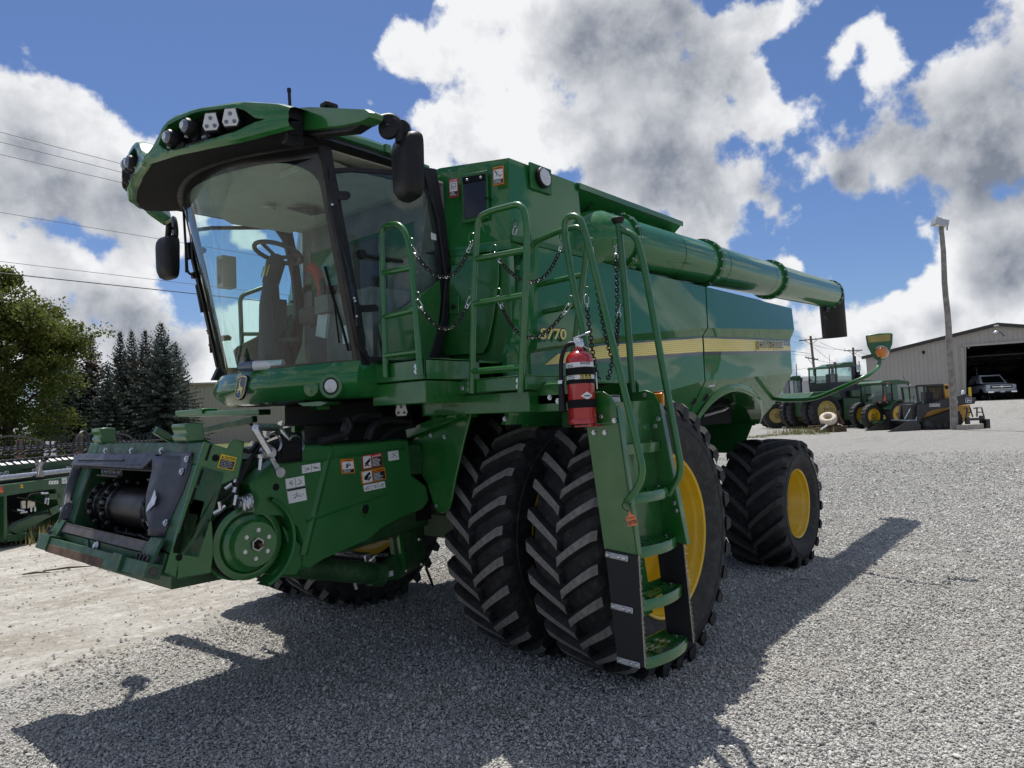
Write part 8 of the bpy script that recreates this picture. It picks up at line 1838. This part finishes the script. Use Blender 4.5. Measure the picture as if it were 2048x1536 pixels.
# reel: three bats with tines at different heights
r = random.Random(2)
def bat(b, z, tz, ty, dens, thick):
    mb = MB().use(M_lblack); mb.cyl(hl(XL_, b, z), hl(XR_, b, z), thick, 8); bt_ = mb.build('reel_bat', HD)
    tm = MB().use(M_black); tm.tube([(0, 0, 0), hl(0.02, ty*.5, tz*.55), hl(.05, ty, tz)], [.014, .012, .005], 5); tm.tube([hl(-.03, 0, 0), hl(.03, 0, 0)], thick*1.5, 8); me = tm.mesh('reel_tine')
    a = XL_+.1
    while a < XR_: 
        o = bpy.data.objects.new('reel_tine', me); COL.objects.link(o); o.parent = bt_; o.location = hl(a, b, z); o.rotation_euler = (r.uniform(-.08, .08), r.uniform(-.08, .08), 0); a += dens
z1_ = hq(60, 918, .4).z; z2_ = hq(60, 907, 1.4).z; z3_ = hq(60, 893, 1.9).z; z4_ = hq(60, 897, .9).z
bat(.4, z1_, -.09, -.10, .165, .020); bat(1.4, z2_, .09, -.12, .17, .016); bat(1.9, z3_, .16, .03, .15, .018); bat(.9, z4_, .20, .0, .16, .020)
mb = MB().use(M_lblack)
for a in (-4.6, -1.6, 1.65, 4.3): 
    c = hl(a, 1.15, (z1_+z3_)/2); 
    mb.tube([c+hl(0, math.cos(t)*.75, math.sin(t)*.32) for t in np.linspace(0, 2*PI, 17)[:-1]], .018, 5, closed=True)
for u, b in ((168, .8), (232, 1.0)): c = hq(u, 882, b); mb.tube([c+hl(math.cos(t)*.16, 0, math.sin(t)*.2) for t in np.linspace(0, 2*PI, 17)[:-1]], .014, 6, closed=True); mb.tube([c+hl(.04+math.cos(t)*.16, .05, math.sin(t)*.2) for t in np.linspace(0, 2*PI, 17)[:-1]], .014, 6, closed=True)
mb.build('reel_ring', HD)['kind'] = 'stuff'
# ---- wooden posts and the white board behind it
for u, v0, v1, d, rr, lab in ((41, 879, 950, 16.0, .09, 'round brown wooden post behind the header reel at far left'), (158, 871, 950, 17, .07, 'brown wooden post behind the feeder opening')):
    t = AD(u, v0, d); b = Vector((t.x, t.y, hgt(t.x, t.y)-.1)); po_ = empty('wooden_post', b, lab, 'post'); mb = MB().use(M_post); h = t.z-b.z; mb.lathe([(.0001, h), (rr*.9, h-.004), (rr, h-.03), (rr, 0)], (0, 0, 0), (0, 0, 1), 16); mb.build('post', po_, ang=50)
t = AD(99, 883, 15.5); b = Vector((t.x, t.y, 0)); WBD = empty('white_board', b, 'white panel standing on the lawn behind the reel tines', 'board'); L = Loc(b, .2); h = t.z
mb = MB().use(M_white); L.box(mb, -.115, .115, 0, .05, .35, h); bd_ = mb.build('panel', WBD, bevel=.006); mb = MB().use(M_post); L.box(mb, -.10, -.05, .05, .10, 0, h-.1); L.box(mb, .05, .10, .05, .10, 0, h-.1); mb.build('support', WBD); mb = MB().use(M_lblk)
for k in range(5): L.box(mb, -.08, .02+.02*(k % 3), -.003, 0, h-.12-k*.06, h-.105-k*.06)
mb.build('print', bd_)['kind'] = 'stuff'
# ---- tan building behind the spruces
PL, PR = base(330, 60), base(1000, 66); e = (PR-PL); e.z = 0; wl2 = e.length; e.normalize(); n_ = Vector((-e.y, e.x, 0)); TB = empty('tan_building', PL, 'tan ribbed metal building behind the spruce trees', 'building'); ht = AD(400, 768, 60.8).z-PL.z
mb = MB().use(M_clad); pr_ = []; a = 0
while a < wl2:
    for da, dy in ((0, 0), (.24, 0), (.255, -.03), (.295, -.03)): pr_.append((a+da, dy))
    a += .31
mb.sheet([[e*x+n_*dy for x, dy in pr_], [e*x+n_*dy+Vector((0, 0, ht)) for x, dy in pr_]]); mb.build('wall', TB, ang=10, recalc=False)
mb = MB().use(M_clad); mb.prism([n_*.01, n_*12, n_*12+Vector((0, 0, ht)), n_*.01+Vector((0, 0, ht))], e*.05); mb.build('end_wall', TB)
mb = MB().use(M_roofwh); mb.prism([Vector((0, 0, ht))-n_*.3, n_*6+Vector((0, 0, ht+.5)), n_*12.3+Vector((0, 0, ht))], e*wl2); mb.use(M_clad); mb.prism([Vector((0, 0, ht-.06))-n_*.34, Vector((0, 0, ht-.06))-n_*.24, Vector((0, 0, ht+.10))-n_*.24, Vector((0, 0, ht+.10))-n_*.34], e*wl2); mb.build('roof', TB)
# ---- trees
def leaf_quads(r, mb, c, n, rad, size, m, squash=.7, outward=None):
    for k in range(n):
        d = Vector((r.gauss(0, 1), r.gauss(0, 1), r.gauss(0, 1)*squash)); d = d.normalized()*rad*(r.random()**.45); p = c+d; nn = Vector((r.gauss(0, 1), r.gauss(0, 1), r.gauss(0, 1)+.5)).normalized()
        t = nn.cross(Vector((r.gauss(0, 1), r.gauss(0, 1), r.gauss(0, 1)))).normalized(); b = nn.cross(t); s = size*r.uniform(.6, 1.3)
        mb.add([p-t*s*.5, p+b*s*.33-Vector((0, 0, s*.05)), p+t*s*.62, p-b*s*.33-Vector((0, 0, s*.05))], [(0, 1, 2, 3)], m)
def broad_tree(name, b, H_, W_, lab, seed, clumps=210, lean=0.0):
    r = random.Random(seed); P = empty(name, b, lab, 'tree'); mb = MB().use(M_bark); ends = []
    mb.tube([Vector((0, 0, -.2)), Vector((.05, 0, H_*.15)), Vector((0, .1, H_*.45)), Vector((.1, 0, H_*.8))], [.24, .20, .13, .04], 10)
    for k in range(26):
        z0 = H_*r.uniform(.10, .72); a = r.uniform(0, 2*PI); env = math.sin(PI*min(1, max(.08, (z0/H_)*.92+.12)))**.7; L_ = W_*.52*env*r.uniform(.7, 1.1)
        d = Vector((math.cos(a), math.sin(a), r.uniform(.15, .75))); p0 = Vector((0, 0, z0)); p1 = p0+d*L_*.5+Vector((0, 0, .1)); p2 = p0+d*L_; mb.tube([p0, p1, p2], [.07, .045, .012], 6); ends.append((p1, p2))
        for q in range(3): 
            c = p1.lerp(p2, r.uniform(.1, .9)); e2 = c+Vector((r.gauss(0, .5), r.gauss(0, .5), r.uniform(0, .6))); mb.tube([c, e2], [.025, .008], 4); ends.append((c, e2))
    mb.build('trunk', P, ang=60)
    mb = MB().use(M_leaf)
    for k in range(clumps):
        if r.random() < .55: a_, b_ = r.choice(ends); c = a_.lerp(b_, r.uniform(.25, 1.12))+Vector((r.gauss(0, .22), r.gauss(0, .22), r.gauss(0, .2)))
        else:
            z = H_*r.uniform(.0, .98)**1.15; env = math.sin(PI*min(1, max(.05, (z/H_)*.80+.22)))**.75; a = r.uniform(0, 2*PI); rr = W_*.5*env*math.sqrt(r.uniform(.1, 1)); c = Vector((math.cos(a)*rr, math.sin(a)*rr, z))
        leaf_quads(r, mb, c, r.randint(70, 120), r.uniform(.28, .62), .13, M_leaf)
    mb.build('crown', P, smooth=False, recalc=False); return P
def spruce(b, H_, W_, lab, seed, brown=0.0):
    r = random.Random(seed); P = empty('spruce_tree', b, lab, 'tree', None); mb = MB().use(M_bark); mb.tube([Vector((0, 0, -.2)), Vector((0, 0, H_*.5)), Vector((0, 0, H_))], [W_*.035, W_*.02, .012], 8); mb.build('trunk', P, ang=60)
    mb = MB(); nw = int(H_*5.2)
    for i in range(nw):
        t = (i+.3)/nw; z = H_*(.03+.965*t); L_ = W_*.5*(1-t)**.82*r.uniform(.82, 1.1)+.05; nb = int(5+8*(1-t)); a0 = r.uniform(0, 6)
        for k in range(nb):
            a = a0+2*PI*k/nb+r.uniform(-.3, .3); l = L_*r.uniform(.65, 1.12); d = Vector((math.cos(a), math.sin(a), 0)); up0 = lerp(-.10, .9, t**2.2); m = M_needleb if r.random() < brown*t else M_needle
            ns = max(3, int(l/.11)); sd = Vector((-d.y, d.x, 0))
            for q in range(ns):
                f = (q+.6)/ns; p = Vector((0, 0, z))+d*l*f+Vector((0, 0, l*(up0*f-.42*f*f*(1-t)+.22*f**3))); w_ = (.30*(1-f*.75)+.04)*min(1, l*.9+.15)
                for s in (-1, 1):
                    for tw in range(2): 
                        e_ = p+sd*s*w_*r.uniform(.5, 1.1)+d*w_*r.uniform(.2, .7)+Vector((0, 0, r.uniform(-.16, .05)*(.4+w_*2))); nrm_ = Vector((r.uniform(-.04, .04), r.uniform(-.04, .04), r.uniform(.02, .06)))
                        mid = p.lerp(e_, .5); mb.add([p, mid+nrm_, e_, mid-nrm_*1.2+d*.03], [(0, 1, 2, 3)], m)
            # tip shoot
            tp_ = Vector((0, 0, z))+d*l*1.08+Vector((0, 0, l*(up0-.20*(1-t)))); mb.add([tp_-d*.18+sd*.03, tp_, tp_-d*.18-sd*.03, tp_-d*.2+Vector((0, 0, .05))], [(0, 1, 2, 3)], m)
    mb.use(M_needleb if brown > .5 else M_needle)
    for k in range(26): a = r.uniform(0, 6.28); z = H_*r.uniform(.93, 1.0); d = Vector((math.cos(a), math.sin(a), 1.0)); p = Vector((0, 0, z)); mb.add([p, p+d*.10+Vector((.015, 0, 0)), p+d*.16, p+d*.10-Vector((.015, 0, 0))], [(0, 1, 2, 3)])
    mb.build('crown', P, smooth=False, recalc=False); return P
def tree_at(u, vtop, d): t = AD(u, vtop, d); z = hgt(t.x, t.y); return Vector((t.x, t.y, z)), t.z-z
b, h = tree_at(12, 545, 30); broad_tree('broadleaf_tree', b, h*1.03, 4.9, 'tall broad-leaved tree at the left edge with sunlit yellow-green leaves', 3, 620)
b, h = tree_at(-120, 600, 29); broad_tree('broadleaf_tree', b, h, 6.0, 'broad-leaved tree cut by the left frame edge', 8, 140)
grp = 'spruces behind the lawn'
for (u, vt, d, w_, br, lab, sd) in ((182, 668, 44, 4.6, .9, 'brown-topped spruce just right of the broad-leaved tree', 1), (240, 664, 45, 4.0, .2, 'narrow spruce left of the twin tops', 2), (263, 662, 47, 4.2, .1, 'spruce with a slender leader between its neighbours', 4), (290, 660, 45, 4.2, .9, 'spruce with a browned ragged top', 5), (322, 646, 43, 6.0, .0, 'tallest and fullest spruce beside the tan building', 6), (352, 690, 46, 4.6, .0, 'shorter spruce at the right end of the row', 7), (105, 640, 47, 5.5, .3, 'spruce mostly hidden behind the broad-leaved tree', 9), (215, 730, 42, 4.2, .1, 'low dark spruce in front of the row', 11), (145, 700, 43, 4.8, .1, 'dark spruce filling the gap beside the broad-leaved tree', 12)):
    b, h = tree_at(u, vt, d); t_ = spruce(b, h, w_, lab, sd, br); t_['group'] = grp
# ---- weeds and tall wildflowers by the header
wp_ = [AZ(u, v, 0) for u, v in ((-30, 1085), (5, 1085), (30, 1080), (60, 1078), (85, 1070), (100, 1062), (112, 1066), (122, 1072), (110, 1082), (90, 1085))]
weeds('weeds', [(p, .42) for p in wp_], 130, .06, .34, [M_weed, M_straw, M_straw, M_weed], seed=6)
weeds('weeds', [(AZ(u, v, 0), .22) for u, v in ((100, 1062), (112, 1060), (118, 1066))], 200, .2, .55, [M_straw, M_straw, M_weed], seed=7)
weeds('grass_fringe', [(gpt(u, d), 1.0) for u in range(-200, 1100, 45) for d in (13.5+u/150, 15+u/120)], 40, .05, .16, [M_grass, M_weed, M_straw], seed=8)
r = random.Random(12)
for k, (u, v, h) in enumerate(((86, 1064, .62), (95, 1066, .58), (84, 1070, .40), (90, 1072, .30), (120, 1068, .42), (104, 1072, .42))):
    b = AZ(u, v, 0); fl = empty('wildflower', b, ['tallest white wildflower', 'second tall white wildflower', 'short white wildflower', 'lowest white wildflower', 'white wildflower against the feeder corner', 'white wildflower among dry stalks'][k]+' by the parked header', 'flower', 'white wildflowers by the header'); mb = MB().use(M_straw); top = Vector((r.uniform(-.06, .06), r.uniform(-.06, .06), h)); mb.tube([Vector((0, 0, 0)), top*.5+Vector((.01, 0, 0)), top], [.006, .005, .004], 5); hd_ = []
    for q in range(3): e_ = top*r.uniform(.6, .9)+Vector((r.uniform(-.1, .1), r.uniform(-.1, .1), r.uniform(.05, .12))); mb.tube([top*.55, e_], .003, 4); hd_.append(e_)
    mb.build('stem', fl); mb = MB().use(M_flower)
    for c in [top]+hd_[:1]: mb.lathe([(.0001, -.01), (.035, .004), (.04, .012), (.0001, .016)], c, (r.uniform(-.2, .2), r.uniform(-.2, .2), 1), 9)
    mb.build('flower_head', fl)
# a few sticks and clods on the packed dirt
for k, (u, v, l, a) in enumerate(((135, 1140, .55, .3), (70, 1150, .3, .1))):
    p = AZ(u, v, 0); st = empty('stick', p, ['longer dark stick lying on the packed dirt', 'short twig lying on the packed dirt'][k], 'stick'); mb = MB().use(M_bark); d = RH*math.cos(a)+VH*math.sin(a); mb.tube([Vector((0, 0, .015))-d*l/2, Vector((0, 0, .03)), Vector((0, 0, .018))+d*l/2+VH*.04], [.008, .014, .006], 6); mb.build('branch', st)
r = random.Random(31); mb = MB().use(M_peb)
for k in range(420):
    u, v = r.uniform(-150, 700), r.uniform(1120, 1380); p = AZ(u, v, 0)
    if p.y < 1.2+.1*p.x: continue
    s = r.uniform(.008, .022); q = [Vector((r.gauss(0, 1), r.gauss(0, 1), r.gauss(0, .7))).normalized()*s for _ in range(6)]
    vs = [p+Vector((s, 0, 0))*r.uniform(.7, 1.3), p+Vector((0, s, 0))*r.uniform(.7, 1.3), p-Vector((s, 0, 0)), p-Vector((0, s, 0))*r.uniform(.7, 1.2), p+Vector((r.uniform(-.3, .3)*s, 0, s*.9)), p-Vector((0, 0, s*.4))]
    mb.add(vs, [(0, 1, 4), (1, 2, 4), (2, 3, 4), (3, 0, 4), (1, 0, 5), (2, 1, 5), (3, 2, 5), (0, 3, 5)])
o = mb.build('dirt_clods', None, ang=20); o['kind'] = 'stuff'
